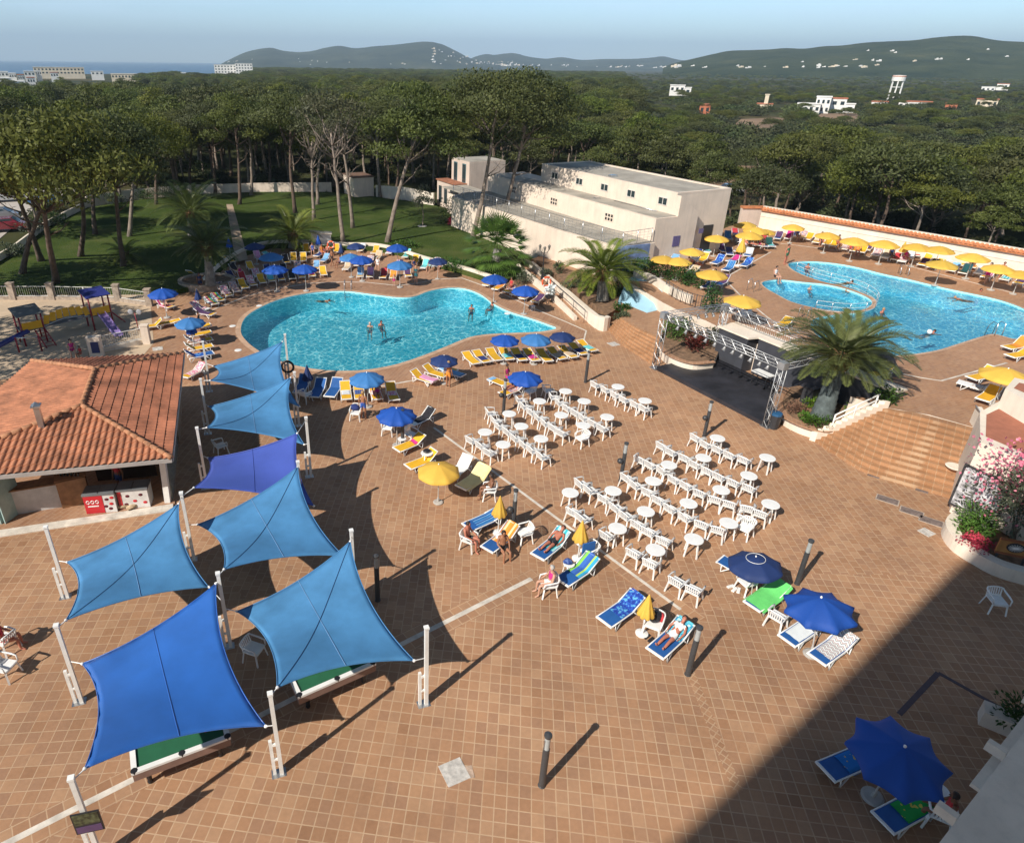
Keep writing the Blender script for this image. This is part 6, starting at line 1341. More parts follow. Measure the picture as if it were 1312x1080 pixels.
TM = {'green': mat('green_towel', (.14, .62, .16), .95, var=.08, bump=.3), 'white': mat('white_towel', (.72, .76, .76), .95, var=.05, bump=.3), 'cream': mat('cream_towel', (.82, .68, .33), .95, var=.06, bump=.3), 'pink': mat('pink_towel', (.70, .30, .50), .95, var=.1, bump=.3), 'magenta': mat('magenta_towel', (.55, .03, .22), .95, var=.12, bump=.3),
 'purple': mat('purple_towel', (.09, .04, .12), .95, var=.15, bump=.3), 'navy': mat('navy_towel', (.025, .04, .16), .95, var=.15, bump=.3), 'red': mat('red_towel', (.50, .04, .05), .95, var=.15, bump=.3), 'turq': mat('turquoise_towel', (.15, .58, .60), .95, var=.1, bump=.3), 'orange': mat('orange_towel', (.75, .28, .04), .95, var=.1, bump=.3), 'beige': mat('beige_towel', (.60, .45, .30), .95, var=.1, bump=.3), 'lblue': mat('light_blue_towel', (.20, .42, .68), .95, var=.1, bump=.3), 'black': mat('black_towel', (.02, .02, .026), .95, var=.2, bump=.3),
 'bgreen': towel_mat('blue_green_stripes', [(0, (.05, .15, .50)), (.25, (.25, .60, .10)), (.45, (.05, .40, .62)), (.7, (.45, .65, .12)), (.82, (.04, .12, .42))], 1, 1.7), 'bstripe': towel_mat('blue_stripes', [(0, (.03, .16, .42)), (.4, (.20, .42, .66)), (.55, (.02, .08, .30)), (.8, (.10, .28, .55))], 1, 4.0), 'ostripe': towel_mat('orange_stripes', [(0, (.75, .30, .05)), (.4, (.80, .62, .35)), (.7, (.72, .24, .04))], 1, 3.2),
 'rainbow': towel_mat('rainbow_stripes', [(0, (.70, .15, .25)), (.25, (.85, .80, .75)), (.45, (.03, .35, .60)), (.7, (.15, .55, .15)), (.85, (.75, .45, .05))], 1, 1.75), 'wstripe': towel_mat('white_blue_stripes', [(0, Wt), (.5, (.15, .30, .60)), (.75, Wt)], 0, 6), 'pinkp': towel_mat('pink_print', [(0, Wt), (.48, (.65, .15, .25)), (.56, (.75, .35, .45))], 0, 9, 'noise'), 'bprint': towel_mat('blue_print', [(0, (.02, .05, .30)), (.45, (.03, .10, .45)), (.58, (.12, .40, .65))], 0, 9, 'noise'),
 'rings': towel_mat('turquoise_rings', [(0, (.02, .14, .34)), (.2, (.45, .75, .78)), (.36, (.03, .30, .50)), (.5, (.12, .50, .62))], 0, 5.5, 'rings'), 'zig': towel_mat('zigzag_print', [(0, Wt), (.35, (.06, .06, .08)), (.5, Wt), (.7, (.55, .12, .12)), (.8, (.10, .30, .32)), (.9, Wt)], 0, 6.5, 'zigzag'), 'bmap': towel_mat('blue_island_print', [(0, (.03, .20, .55)), (.56, (.60, .45, .12)), (.64, (.45, .30, .10))], 0, 2.6, 'noise'), 'gmap': towel_mat('green_island_print', [(0, (.03, .36, .08)), (.56, (.62, .50, .10)), (.64, (.35, .30, .08))], 0, 2.6, 'noise'), 'mixed': towel_mat('mixed_print', [(0, (.60, .55, .50)), (.42, (.45, .08, .08)), (.5, (.70, .65, .60)), (.58, (.08, .12, .30))], 0, 8, 'noise'), 'dkblue': towel_mat('dark_blue_check', [(0, (.03, .06, .22)), (.5, (.10, .16, .36))], 0, 7, 'check'), 'tstripe': towel_mat('turquoise_stripes', [(0, (.04, .42, .50)), (.5, (.40, .72, .74))], 1, 5)}
def towel(lo, m, lab, x0=-.1, x1=None, wd=.66, grp='towels on the loungers'):
    """a towel draped along the lounger from x0 to the head end"""
    deg = lo['deg']; key = (deg, x0, x1, wd)
    if key not in TW:
        a = R(deg); n = 14; tot = (.22-x0)+.70; g = MB(); g.smooth = True; rows = []; rr = random.Random(hash(key) % 999)
        end = tot if x1 is None else (x1-x0)
        for i in range(n+1):
            q = end*i/n; x, z = (x0+q, .375) if x0+q < .22 else ((lambda t: (t[0]-.02*sin(a), t[1]+.02*cos(a)))(back_pt((q-(.22-x0))/.66, a, .36)))
            row = []
            for j in range(9):
                y = (j-4)/4*wd/2; e = abs(j-4)/4; row.append((x+.015*sin(y*9+rr.random()), y, z+.012*noise.noise(V((x*5, y*6, deg)))-(.10 if e == 1 else 0)*(1 if wd > .6 else .2)))
            rows.append(row)
        g.add([p for r_ in rows for p in r_], [(i*9+j, (i+1)*9+j, (i+1)*9+j+1, i*9+j+1) for i in range(n) for j in range(8)])
        TW[key] = g.mesh('towel', TM['white'])
    o = link(bpy.data.objects.new('towel', TW[key])); o.location = lo.location; o.rotation_euler = lo.rotation_euler; o.scale = lo.scale; recolor(o, TM[m]); return tag(o, lab, 'towel', grp)
GP = 'sun loungers on the plaza'; GL = 'sun loungers around the left pool'; GU = 'sun loungers on the upper terrace'
# plaza
lo = lounger('y', 30, 502, 586, 549, 566, 'yellow lounger with a striped bag left of the open yellow parasol', GP, s=1.02); towel(lo, 'magenta', 'small purple striped towel on the yellow lounger by the white table', .12, .34, .5)
lounger('y', 40, 516, 608, 566, 588, 'yellow lounger half hidden under the open yellow parasol', GP); lounger('w', 45, 570, 622, 607, 594, 'dark shaded lounger behind the open yellow parasol', GP)
lo = lounger('b', 35, 584, 637, 628, 607, 'lounger fully covered by a cream towel right of the yellow parasol', GP, s=1.08); towel(lo, 'cream', 'big cream towel covering the lounger beside the yellow parasol', -.9, None, .8)
lo = lounger('b', 8, 594, 686, 647, 662, 'blue lounger with striped towel by the closed yellow parasol', GP, s=1.1); towel(lo, 'bstripe', 'blue striped towel on the lounger by the closed yellow parasol', -.55)
lo = lounger('b', 30, 620, 715, 662, 683, 'blue lounger with orange striped towel beside the bollard', GP, s=1.05); towel(lo, 'ostripe', 'orange striped towel under the woman beside the bollard', -.35)
lo = lounger('b', 30, 683, 726, 727, 690, 'blue lounger of the sunbathing man in black trunks', GP, s=1.08); towel(lo, 'tstripe', 'turquoise striped towel under the sunbathing man', -.3)
lo = lounger('b', 28, 714, 758, 764, 724, 'blue lounger with a blue and green checked towel', GP, s=1.08); towel(lo, 'bgreen', 'blue and green striped towel on the lounger by the pale line', -.3)
lo = lounger('b', 25, 770, 808, 818, 774, 'blue lounger with a patterned blue towel', GP, s=1.08); towel(lo, 'bprint', 'patterned blue towel beside the closed yellow parasol', -.35)
lo = lounger('b', 22, 832, 851, 881, 806, 'blue lounger of the man lying by the front bollard', GP, s=1.08); towel(lo, 'rings', 'turquoise ring patterned towel under the man by the bollard', .05)
lo = lounger('b', 20, 926, 727, 972, 752, 'blue lounger partly under the navy ringed parasol', GP); towel(lo, 'ostripe', 'narrow orange towel on the lounger under the navy parasol', -.2, .3, .3)
lo = lounger('b', 20, 955, 790, 1004, 756, 'lounger covered by a bright green towel', GP, s=1.08); towel(lo, 'green', 'bright green towel below the navy ringed parasol', -.85, None, .8)
lo = lounger('b', 22, 1002, 832, 1048, 801, 'blue lounger with a white towel under the big blue parasol', GP, s=1.05); towel(lo, 'white', 'white towel on the lounger under the big blue parasol', -.65)
lo = lounger('b', 20, 1040, 856, 1086, 823, 'blue lounger with a zigzag towel beside the white towel one', GP, s=1.05); towel(lo, 'zig', 'black white and red zigzag towel below the big blue parasol', -.6)
lo = lounger('b', 20, 1046, 1002, 1124, 968, 'blue lounger in the hotel shade with an island print towel', GP, s=1.05); towel(lo, 'bmap', 'blue towel with a sandy island print in the hotel shade', -.35)
lo = lounger('b', 20, 1118, 1068, 1196, 1026, 'lounger in the hotel shade with a green towel', GP, s=1.05); towel(lo, 'gmap', 'green towel with a sandy island print in the hotel shade', -.35)
for i, (fu, fv, hu, hv, tw_, lab) in enumerate([(445, 520, 442, 499, 'wstripe', 'first yellow lounger from the left below the light blue parasol'), (462, 520, 459, 498, 'dkblue', 'second yellow lounger from the left below the light blue parasol'), (485, 519, 478, 500, 'pinkp', 'third yellow lounger, with pink print towel, below the light blue parasol'), (506, 519, 499, 502, 'pinkp', 'fourth lounger, in the parasol shade, below the left pool')]):
    lo = lounger('y', 45, fu, fv, hu, hv, lab, GP); towel(lo, tw_, '%s towel on the %s lounger below the light blue parasol' % (['white and blue', 'dark blue checked', 'pink printed', 'crumpled pink'][i], ORD[i]), -.35, .25)
lo = lounger('w', 40, 522, 552, 560, 534, 'lounger with dark cover in the shade of the royal blue parasol', GP); towel(lo, 'black', 'dark towel on the lounger shaded by the royal blue parasol', -.6)
lounger('y', 35, 552, 494, 531, 487, 'yellow lounger left of the pink towel one', GP); lounger('y', 35, 568, 487, 546, 480, 'yellow lounger behind the pink towel one', GP); lounger('y', 35, 578, 480, 560, 475, 'yellow lounger under the navy parasol', GP)
lo = lounger('y', 10, 531, 484, 562, 497, 'lounger with a pink towel in front of the yellow ones', GP); towel(lo, 'pink', 'pink towel on the flat lounger below the navy parasol', -.85)
lo = lounger('b', 10, 592, 487, 566, 478, 'lounger with a light blue towel right of the seated woman', GP); towel(lo, 'lblue', 'light blue towel right of the woman in orange', -.85)
lo = lounger('y', 15, 629, 491, 655, 502, 'yellow lounger with a blue edged towel behind the bollard', GP); towel(lo, 'lblue', 'small blue towel end on the yellow lounger behind the bollard', -.92, -.6)
lo = lounger('y', 25, 640, 512, 672, 500, 'yellow lounger with a colourful towel beside the royal blue parasol', GP); towel(lo, 'mixed', 'red and white printed towel beside the royal blue parasol', -.4)
# the row of yellow loungers between the left pool and the chairs
for i, (hu, hv, fu, fv, tw_) in enumerate([(594, 458, 612, 473, 0), (607, 456, 626, 471, 'navy'), (625, 453.5, 640, 468.5, 0), (641, 452.5, 655, 467.5, 'turq'), (657, 454, 671, 468, 'navy'), (673, 455, 687, 468, 'magenta'), (688, 454, 705, 470, 0), (702, 453, 722, 466, 'beige'), (716, 451, 737, 464, 'beige'), (729, 447, 750, 460, 'navy'), (741, 444, 761, 455, 'turq')]):
    lo = lounger('y', 18, fu, fv, hu, hv, 'yellow lounger, %s from left in the row below the left pool' % ORD[i], GL)
    if tw_: towel(lo, tw_, '%s towel on the %s lounger of the row below the left pool' % ({'turq': 'turquoise'}.get(tw_, tw_), ORD[i]), -.6, .1)
# right end of the left pool
for i, (fu, fv, hu, hv, tw_) in enumerate([(620, 371, 634, 363, 'lblue'), (632, 376, 646, 368, 'orange'), (645, 380, 660, 371, 'mixed'), (656, 383, 673, 376, 0), (667, 388, 682, 380, 'purple'), (682, 393, 696, 383, 'purple')]):
    lo = lounger('y', 15, fu, fv, hu, hv, 'yellow lounger, %s from the left in the short row by the ramp' % ORD[i], GL)
    if tw_: towel(lo, tw_, '%s towel on the %s lounger by the ramp' % ({'lblue': 'light blue', 'mixed': 'red printed'}.get(tw_, tw_), ORD[i]), -.7 if tw_ == 'purple' else -.3)
p = at(703, 388); r = empty('pushchair', p, .4, 'black pushchair with a white cloth by the ramp loungers', 'pushchair')
g = MB(); g.box((0, 0, .5), (.5, .4, .25)); g.build('seat', black_m, r); g = MB(); bush(g, (0, 0, .7), .42, .36, .35, 90, .3, .26, 5, 3); g.build('cloth', TM['white'], r)
for x in (-.25, .25):
    for y in (-.22, .22): g = MB(); g.tube([(x+.11*cos(t*pi/6), y, .12+.11*sin(t*pi/6)) for t in range(13)], .025, 5); g.build('wheel', black_m, r)
g = MB(); g.tube([(-.25, 0, .55), (-.5, 0, 1.0)], .02, 5); g.build('handle', steel, r)
# curved row along the far rim of the left pool: feet toward the water
feet = [(281, 397), (289, 392.5), (299, 386), (309, 381), (319, 376.5), (329, 373), (341, 370), (352, 368), (364, 366.5), (377, 365), (389, 363.5), (402, 362), (417, 360.5)]
tws = ['rainbow', 'rainbow', 'pinkp', 'mixed', 0, 'pinkp', 0, 'turq', 'navy', 'black', 'navy', 'magenta', 0]
lab_t = ['white and blue', 'rainbow striped', 'pink printed', 'red mixed', '', 'pink print', '', 'turquoise', 'navy', 'black', 'deep navy', 'magenta', '']
lab_t[0] = 'pink and blue striped'
for i, (fu, fv) in enumerate(feet):
    t = i/12; hu = fu-19+17*t; hv = fv-11.5-2.5*t
    if i >= 9: hu = fu-5
    lo = lounger('y', 40 if i not in (0, 1) else 15, fu, fv, hu, hv, 'yellow lounger, %s from left in the curved row around the left pool' % ORD[i], GL)
    if tws[i]: towel(lo, tws[i], '%s towel on the %s lounger of the curved pool rim row' % (lab_t[i], ORD[i]), -.5 if i % 3 else -.8)
for i, (fu, fv, hu, hv, tw_) in enumerate([(461, 361, 463, 350, 'lblue'), (473, 361.5, 476, 350, 'pink'), (489, 363, 494, 351, 'red'), (502, 363.5, 506, 351, 'orange'), (525, 361, 520, 349, 'purple')]):
    lo = lounger('y', 40, fu, fv, hu, hv, 'yellow lounger, %s from the left of the five behind the pool ladder' % ORD[i], GL); towel(lo, tw_, '%s towel on the %s of five loungers behind the pool ladder' % ({'lblue': 'light blue'}.get(tw_, tw_), ORD[i]), -.5)
for fu, fv, hu, hv, k, d, tw_, lab in [(337, 338, 326, 329, 'y', 45, 'pink', 'lounger with a pink towel under the navy parasol at the lawn wall'), (395, 331, 391, 318, 'y', 60, 0, 'yellow lounger with upright back near the lawn wall'), (352, 333, 340, 330, 'y', 20, 'turq', 'lounger under the light blue parasol by the lawn wall'), (377, 340, 376, 331, 'y', 45, 0, 'yellow lounger left of two in the middle deck row'), (389, 340, 389, 331, 'y', 45, 0, 'yellow lounger right of two in the middle deck row'),
    (411, 340, 422, 332, 'b', 30, 'lblue', 'lounger with a blue towel before the sunbathers by the kiosk'), (370, 342, 364, 334, 'y', 45, 'black', 'dark covered lounger behind the royal blue pair of parasols'), (432, 330, 431, 319, 'y', 60, 0, 'yellow lounger with upright back beside the closed navy parasol'), (405, 332, 415, 327, 'b', 20, 'navy', 'navy lounger in front of the kiosk group'), (480, 338, 489, 327, 'y', 35, 'beige', 'lounger with a beige towel between two blue parasols'),
    (528, 346, 536, 332, 'y', 55, 0, 'yellow lounger with upright back by the cream wall'), (556, 347, 562, 339, 'w', 45, 'mixed', 'lounger in the shade of the navy parasol by the cream wall'), (540, 349, 548, 341, 'w', 45, 'turq', 'white lounger with a turquoise towel by the cream wall'), (477, 330, 485, 322, 'y', 45, 0, 'yellow lounger behind the royal blue parasol at the wall'), (497, 329, 503, 323, 'w', 30, 'pink', 'pale lounger with a pink towel at the low wall'),
    (303, 362, 293, 356, 'y', 30, 'navy', 'lounger with a navy towel right of the round planter'), (300, 340, 288, 335, 'y', 20, 0, 'shaded yellow lounger by the lawn wall left of the pink one'), (255, 352, 243, 357, 'y', 40, 0, 'shaded yellow lounger behind the round planter'), (308, 352, 296, 346, 'y', 30, 'black', 'shaded dark lounger between planter and lawn wall'), (325, 350, 318, 342, 'y', 30, 0, 'yellow lounger in tree shade behind the curved row'),
    (222, 399, 202, 393, 'y', 45, 'magenta', 'shaded lounger with a magenta towel under the corner parasol'), (206, 420, 228, 416, 'y', 5, 0, 'flat yellow lounger left of the light blue parasol'), (186, 424, 206, 421, 'y', 40, 0, 'yellow lounger beside the playground pier'), (268, 402, 246, 396, 'w', 30, 'pinkp', 'lounger with a pink print towel left of the curved row'), (274, 408, 252, 404, 'y', 30, 'purple', 'dark lounger next to the pink print one at the row end'),
    (244, 486, 257, 479, 'y', 30, 'pinkp', 'yellow lounger with a pink bag by the farthest sail')]:
    lo = lounger(k, d, fu, fv, hu, hv, lab, GL)
    if tw_: towel(lo, tw_, 'towel of the ' + lab.replace(' with a ', ' having a '), -.6)
for i, v in enumerate([424, 433.5, 442.5, 451.5, 461]):
    lo = lounger('y' if i < 4 else 'b', 40, 268, v-2, 238+i*.8, v+3, 'lounger, %s from back of five beside the striped closed parasol' % ORD[i], GL, s=1.1)
    if i in (2, 4): towel(lo, 'mixed' if i == 2 else 'bprint', ['', '', 'red and white', '', 'blue printed'][i]+' towel on the %s of the five side by side loungers at left' % ORD[i], -.5)
for fu, fv, hu, hv, lab in [(402, 516, 414, 497, 'blue lounger with a white cloth in the shade of the farthest sail'), (423, 514, 434, 498, 'blue lounger beside the white cloth one in the sail shade'), (384, 508, 392, 494, 'blue lounger next to the sail post by the pool')]:
    lounger('b', 35, fu, fv, hu, hv, lab, GL, s=1.1)
# upper terrace
UL = [(857, 340, 866, 334, 'b', 'lblue', 'curved blue lounger below the two mural side parasols'), (876, 346, 893, 339, 'b', 'wstripe', 'blue lounger with a white striped towel left of the front parasol'), (893, 340, 905, 334, 'y', 0, 'small lounger behind the white striped towel one'), (906, 331, 905, 318, 'b', 'turq', 'turquoise towel lounger standing upright by the building'), (931, 330, 918, 319, 'b', 'purple', 'purple towel lounger right of the turquoise one'), (912, 343, 925, 337, 'b', 'bprint', 'blue printed lounger behind the front parasol'),
 (930, 341, 948, 334, 'b', 'magenta', 'magenta towel lounger by the half folded parasol'), (944, 349, 966, 337, 'b', 'bprint', 'blue printed lounger on the pale line'), (925, 353, 940, 344, 'b', 'bstripe', 'blue striped lounger right of the front yellow parasol'), (936, 334, 931, 322, 'b', 'navy', 'navy lounger behind the half folded parasol'), (953, 336, 962, 324, 'b', 'wstripe', 'blue and white lounger right of the half folded parasol'), (936, 315, 928, 302, 'b', 'bstripe', 'long blue lounger near the doorway'), (945, 308, 938, 297, 'b', 'red', 'lounger with a red towel by the corner parasols'),
 (960, 316, 948, 308, 'b', 'bprint', 'blue lounger in front of the corner parasols'), (958, 324, 946, 313, 'w', 'pinkp', 'pink towel lounger in the middle of the terrace cluster'), (972, 322, 962, 311, 'w', 'mixed', 'mixed towel lounger right of the pink one'), (981, 321, 970, 314, 'b', 'black', 'dark lounger at the pale line'), (992, 323, 979, 312, 'b', 'turq', 'turquoise lounger pointing at the small pool'), (880, 356, 893, 348, 'w', 'beige', 'beige lounger beside the hedge end'), (898, 376, 916, 366, 'b', 'dkblue', 'dark checked lounger by the railing'), (915, 371, 932, 363, 'b', 'purple', 'purple checked lounger by the railing'), (903, 366, 916, 357, 'b', 'navy', 'navy lounger beneath the front yellow parasol'),
 (993, 312, 999, 304, 'b', 'purple', 'purple lounger left of the pink wall lounger'), (1005, 314, 1014, 302, 'w', 'magenta', 'bright pink lounger by the tiled wall'), (1014, 309, 1022, 301, 'w', 'navy', 'navy lounger right of the bright pink one'), (1030, 313, 1040, 305, 'y', 0, 'yellow lounger right of the first wall parasol'), (1040, 318, 1052, 308, 'y', 'beige', 'lounger with a beige towel left of the second wall parasol'), (1054, 320, 1064, 311, 'y', 0, 'yellow lounger at the second wall parasol pole'), (1062, 322, 1073, 313, 'y', 0, 'yellow round cushioned lounger right of the second wall parasol'),
 (1076, 326, 1088, 317, 'y', 'mixed', 'mixed towel lounger left of the third wall parasol'), (1089, 329, 1099, 319, 'y', 'orange', 'orange lounger under the third wall parasol'), (1099, 331, 1108, 320, 'y', 0, 'yellow lounger right of the third wall parasol'), (1128, 338, 1138, 328, 'w', 'beige', 'beige towel lounger at the closed wall parasol'), (1142, 340, 1152, 330, 'w', 'red', 'red towel lounger at the closed wall parasol'), (1151, 342, 1161, 333, 'w', 'pinkp', 'pink print lounger right of the closed wall parasol'), (1160, 338, 1168, 329, 'y', 'wstripe', 'striped lounger under the overlapping parasols'), (1175, 347, 1188, 337, 'y', 'purple', 'grey lounger of the flat front pair'), (1188, 350, 1200, 340, 'y', 'black', 'dark lounger of the flat front pair'),
 (1182, 340, 1192, 330, 'y', 0, 'yellow lounger under the pair of overlapping parasols'), (1200, 343, 1210, 333, 'y', 0, 'yellow lounger behind the flat front pair'), (1213, 354, 1226, 345, 'y', 'lblue', 'light blue towel lounger by the pool edge'), (1228, 357, 1241, 348, 'y', 'turq', 'turquoise towel lounger by the pool edge'), (1224, 347, 1234, 337, 'y', 0, 'yellow lounger behind the light blue towel one'), (1240, 350, 1250, 340, 'y', 'orange', 'orange lounger under the parasol by the tower'), (1257, 362, 1270, 354, 'y', 'pink', 'lounger with a pink towel near the right edge'), (1280, 367, 1294, 355, 'y', 'tstripe', 'turquoise striped lounger near the right edge'), (1298, 371, 1312, 361, 'y', 'purple', 'yellow lounger cut by the right edge'),
 (1240, 492, 1270, 485, 'y', 0, 'yellow lounger in the shade of the parasol at the white building'), (1236, 499, 1266, 507, 'w', 'zig', 'lounger with a black and white printed towel by the white building'), (1255, 520, 1272, 508, 'y', 0, 'yellow lounger against the white building roof'), (1286, 452, 1312, 447, 'y', 'orange', 'yellow lounger at the right edge of the terrace pool'), (1290, 463, 1318, 458, 'y', 0, 'lower yellow lounger at the right edge of the terrace'), (928, 403, 944, 395, 'w', 'pinkp', 'pink lounger under the parasol behind the stage'), (945, 411, 960, 402, 'w', 'white', 'white towel lounger under the parasol behind the stage'), (996, 424, 1010, 416, 'y', 0, 'yellow lounger behind the picket railing'), (1110, 488, 1140, 480, 'y', 0, 'yellow lounger behind the huge palm fronds')]
for i, (fu, fv, hu, hv, k, tw_, lab) in enumerate(UL):
    lo = lounger(k, [20, 35, 45][i % 3], fu, fv, hu, hv, lab, GU, zb=Z2, s=1.05)
    if tw_: 
        o = towel(lo, tw_, 'towel lying on the '+lab, -.7 if i % 2 else -.3)
for i, (fu, fv, hu, hv, k, tw_, lab) in enumerate([(1024, 309, 1031, 303, 'y', 'mixed', 'lounger between the navy lounger and the first wall parasol'), (1046, 312, 1054, 305, 'y', 'pink', 'lounger against the wall behind the second wall parasol'), (1068, 317, 1077, 309, 'y', 'navy', 'lounger against the wall right of the second wall parasol'), (1083, 320, 1092, 313, 'w', 'pinkp', 'lounger against the wall behind the third wall parasol'), (1106, 327, 1115, 318, 'y', 'purple', 'lounger against the wall right of the third wall parasol'),
 (1117, 334, 1126, 325, 'w', 'mixed', 'printed lounger left of the fourth wall parasol'), (1134, 331, 1142, 323, 'y', 'black', 'lounger against the wall behind the closed wall parasol'), (1170, 335, 1178, 325, 'y', 'red', 'lounger against the wall behind the overlapping parasols'), (1196, 338, 1204, 328, 'y', 'orange', 'lounger against the wall under the right overlapping parasol'), (1216, 342, 1224, 332, 'y', 'wstripe', 'lounger against the wall left of the end tower parasol'), (1248, 358, 1260, 349, 'w', 'white', 'white lounger right of the turquoise towel lounger'), (1268, 357, 1278, 347, 'y', 'navy', 'lounger behind the pink towel one near the right edge'),
 (950, 318, 944, 306, 'b', 'wstripe', 'striped lounger between the doorway and corner parasols'), (922, 324, 914, 313, 'b', 'pinkp', 'pink print lounger left of the doorway parasol'), (968, 312, 958, 303, 'w', 'orange', 'orange towel lounger under the corner cluster'), (984, 314, 974, 306, 'b', 'red', 'red towel lounger right of the corner cluster'), (941, 328, 952, 321, 'b', 'mixed', 'printed lounger above the half folded parasol'), (886, 336, 896, 329, 'w', 'navy', 'navy towel lounger below the lattice window')]):
    lo = lounger(k, [25, 40][i % 2], fu, fv, hu, hv, lab, GU, zb=Z2, s=1.05); towel(lo, tw_, 'towel spread over the '+lab, -.8 if i % 2 else -.4)
for i, (fu, fv, hu, hv, k, tw_, lab) in enumerate([(292, 378, 279, 370, 'y', 'mixed', 'second row lounger behind the planter end of the pool rim'), (318, 366, 307, 357, 'y', 'red', 'lounger in the second row, shaded, left of the royal blue pair'), (333, 361, 326, 351, 'w', 'pinkp', 'lounger in the second row under the left royal blue parasol'), (346, 357, 341, 347, 'y', 'navy', 'lounger in the second row behind the turquoise towel'), (366, 355, 362, 345, 'y', 'black', 'lounger in the second row between the royal blue pair'), (383, 353, 381, 343, 'y', 'mixed', 'lounger in the second row under the right royal blue parasol'), (404, 350, 407, 341, 'y', 'lblue', 'lounger in the second row right of the royal blue pair'),
 (441, 351, 449, 342, 'w', 'beige', 'lounger behind the pool ladder near the standing man'), (454, 346, 462, 337, 'y', 'red', 'lounger under the overlapping blue parasols'), (470, 345, 477, 336, 'y', 'mixed', 'lounger right of the overlapping blue parasols'), (508, 349, 514, 340, 'y', 'pink', 'lounger under the light blue parasol above the pair'), (517, 335, 525, 327, 'y', 'turq', 'lounger at the lawn wall below the lawn parasol'), (460, 326, 467, 319, 'y', 'wstripe', 'lounger at the lawn wall under the navy parasol')]):
    lo = lounger(k, [30, 45][i % 2], fu, fv, hu, hv, lab, GL); towel(lo, tw_, 'towel spread over the '+lab, -.8 if i % 2 else -.4)
# small loose things
def lump(name, u, v, z, d, m, lab, cat, seed=0):
    p = at(u, v, z); g = MB(); g.ball((0, 0, 0), 1, 12, 8, (d[0]/2, d[1]/2, d[2]/2)); g.v = [tuple(V(q)*(1+.22*noise.noise(V(q)*5+V((seed, 0, 0))))) for q in g.v]; o = thing(g, name, m, lab, cat); o.location = (p.x, p.y, z+d[2]/2); return o
lump('bag', 838, 795, .44, (.45, .4, .4), black_m, 'black bag on the chair by the closed yellow parasol', 'bag', 1); lump('bag', 727, 722, .43, (.36, .26, .2), TM['dkblue'], 'navy and white bag on the low table between the loungers', 'bag', 2); lump('bag', 455, 525, .44, (.5, .4, .3), TM['navy'], 'navy bag on the chair below the left pool loungers', 'bag', 3)
lump('bowl', 547, 579, .60, (.34, .34, .14), black_m, 'dark bowl on the white table behind the yellow lounger', 'bowl', 4); lump('bag', 846, 795, .44, (.2, .3, .3), TM['red'], 'small red bag beside the black bag', 'bag', 5); lump('hat', 641, 690, .42, (.36, .36, .2), white_pl, 'white hat on the lounger with the orange towel', 'hat', 6); lump('bag', 745, 700, .3, (.5, .4, .5), TM['zig'], 'black and white bag under the closed yellow parasol', 'bag', 7)
lump('ball', 1190, 428, Z2-.1, (.3, .3, .3), white_pl, 'white ball floating next to the swimmer in the right pool', 'ball', 0)
o = one = None
p = at(752, 704, .75); g = MB(); g.box((p.x+.1, p.y+.16, .68), (.5, .06, .5), R(20)); thing(g, 'chair_towel', sling_b, 'blue towel hung over the armchair back by the yellow parasol', 'towel')
for k, (u, v, l) in enumerate([(829, 816, 'left'), (834, 820, 'right')]):
    p = at(u, v); g = MB(); g.box((p.x, p.y, .02), (.26, .1, .035), R(40)); thing(g, 'flip_flop', black_m, '%s black flip flop near the round parasol base' % l, 'shoe', 'flip flops')
for k, (u, v, l) in enumerate([(936, 752, 'leftmost'), (941, 756, 'middle'), (946, 757, 'rightmost')]):
    p = at(u, v); g = MB(); g.box((p.x, p.y, .03), (.27, .1, .05), R(20+20*k)); thing(g, 'sandal', white_pl, '%s white sandal on the paving beside the blue lounger' % l, 'shoe', 'white sandals')
# pool ladders, net of the small pool
def ladder(u, v, z, rz, lab, h=.75):
    r = empty('pool_ladder', at(u, v, z), R(rz), lab, 'pool ladder')
    for s in (-.27, .27): g = MB(); g.tube([(s, -.45, 0), (s, -.42, h), (s, -.1, h+.05), (s, .12, h*.6), (s, .18, -.7)], .025, 6); g.build('rail', steel, r)
    for z_ in (-.15, -.45): g = MB(); g.box((0, .18, z_), (.54, .08, .03)); g.build('rung', steel, r)
ladder(446, 372.5, 0, 180, 'steel pool ladder with two white rails on the far rim of the left pool'); ladder(1157, 353, Z2, 160, 'steel pool ladder on the wall side of the right pool'); ladder(1270, 427, Z2, 10, 'steel pool ladder at the right end of the right pool'); ladder(966, 372, Z2, -60, 'small steel ladder at the tip of the small pool'); ladder(1031, 408, Z2, -50, 'steel rails at the inner corner of the right pool')
nl = smooth_line(pxs([(1020, 346), (1045, 356), (1075, 364), (1105, 374), (1122, 386), (1119, 396), (1098, 401), (1070, 400.5), (1044, 397)], Z2), 5)
r = empty('pool_net', nl[0], 0, 'low net fence around the small pool beside the right pool', 'net')
g = MB()
for z_ in (.05, .35, .65): g.tube([(p.x, p.y, Z2+z_) for p in nl], .012, 4)
part(g, 'net_rope', white_mt, r)
for i in range(0, len(nl), 4): g = MB(); g.tube([nl[i]+V((0, 0, -.1)), nl[i]+V((0, 0, .68))], .018, 5); part(g, 'post', steel, r)
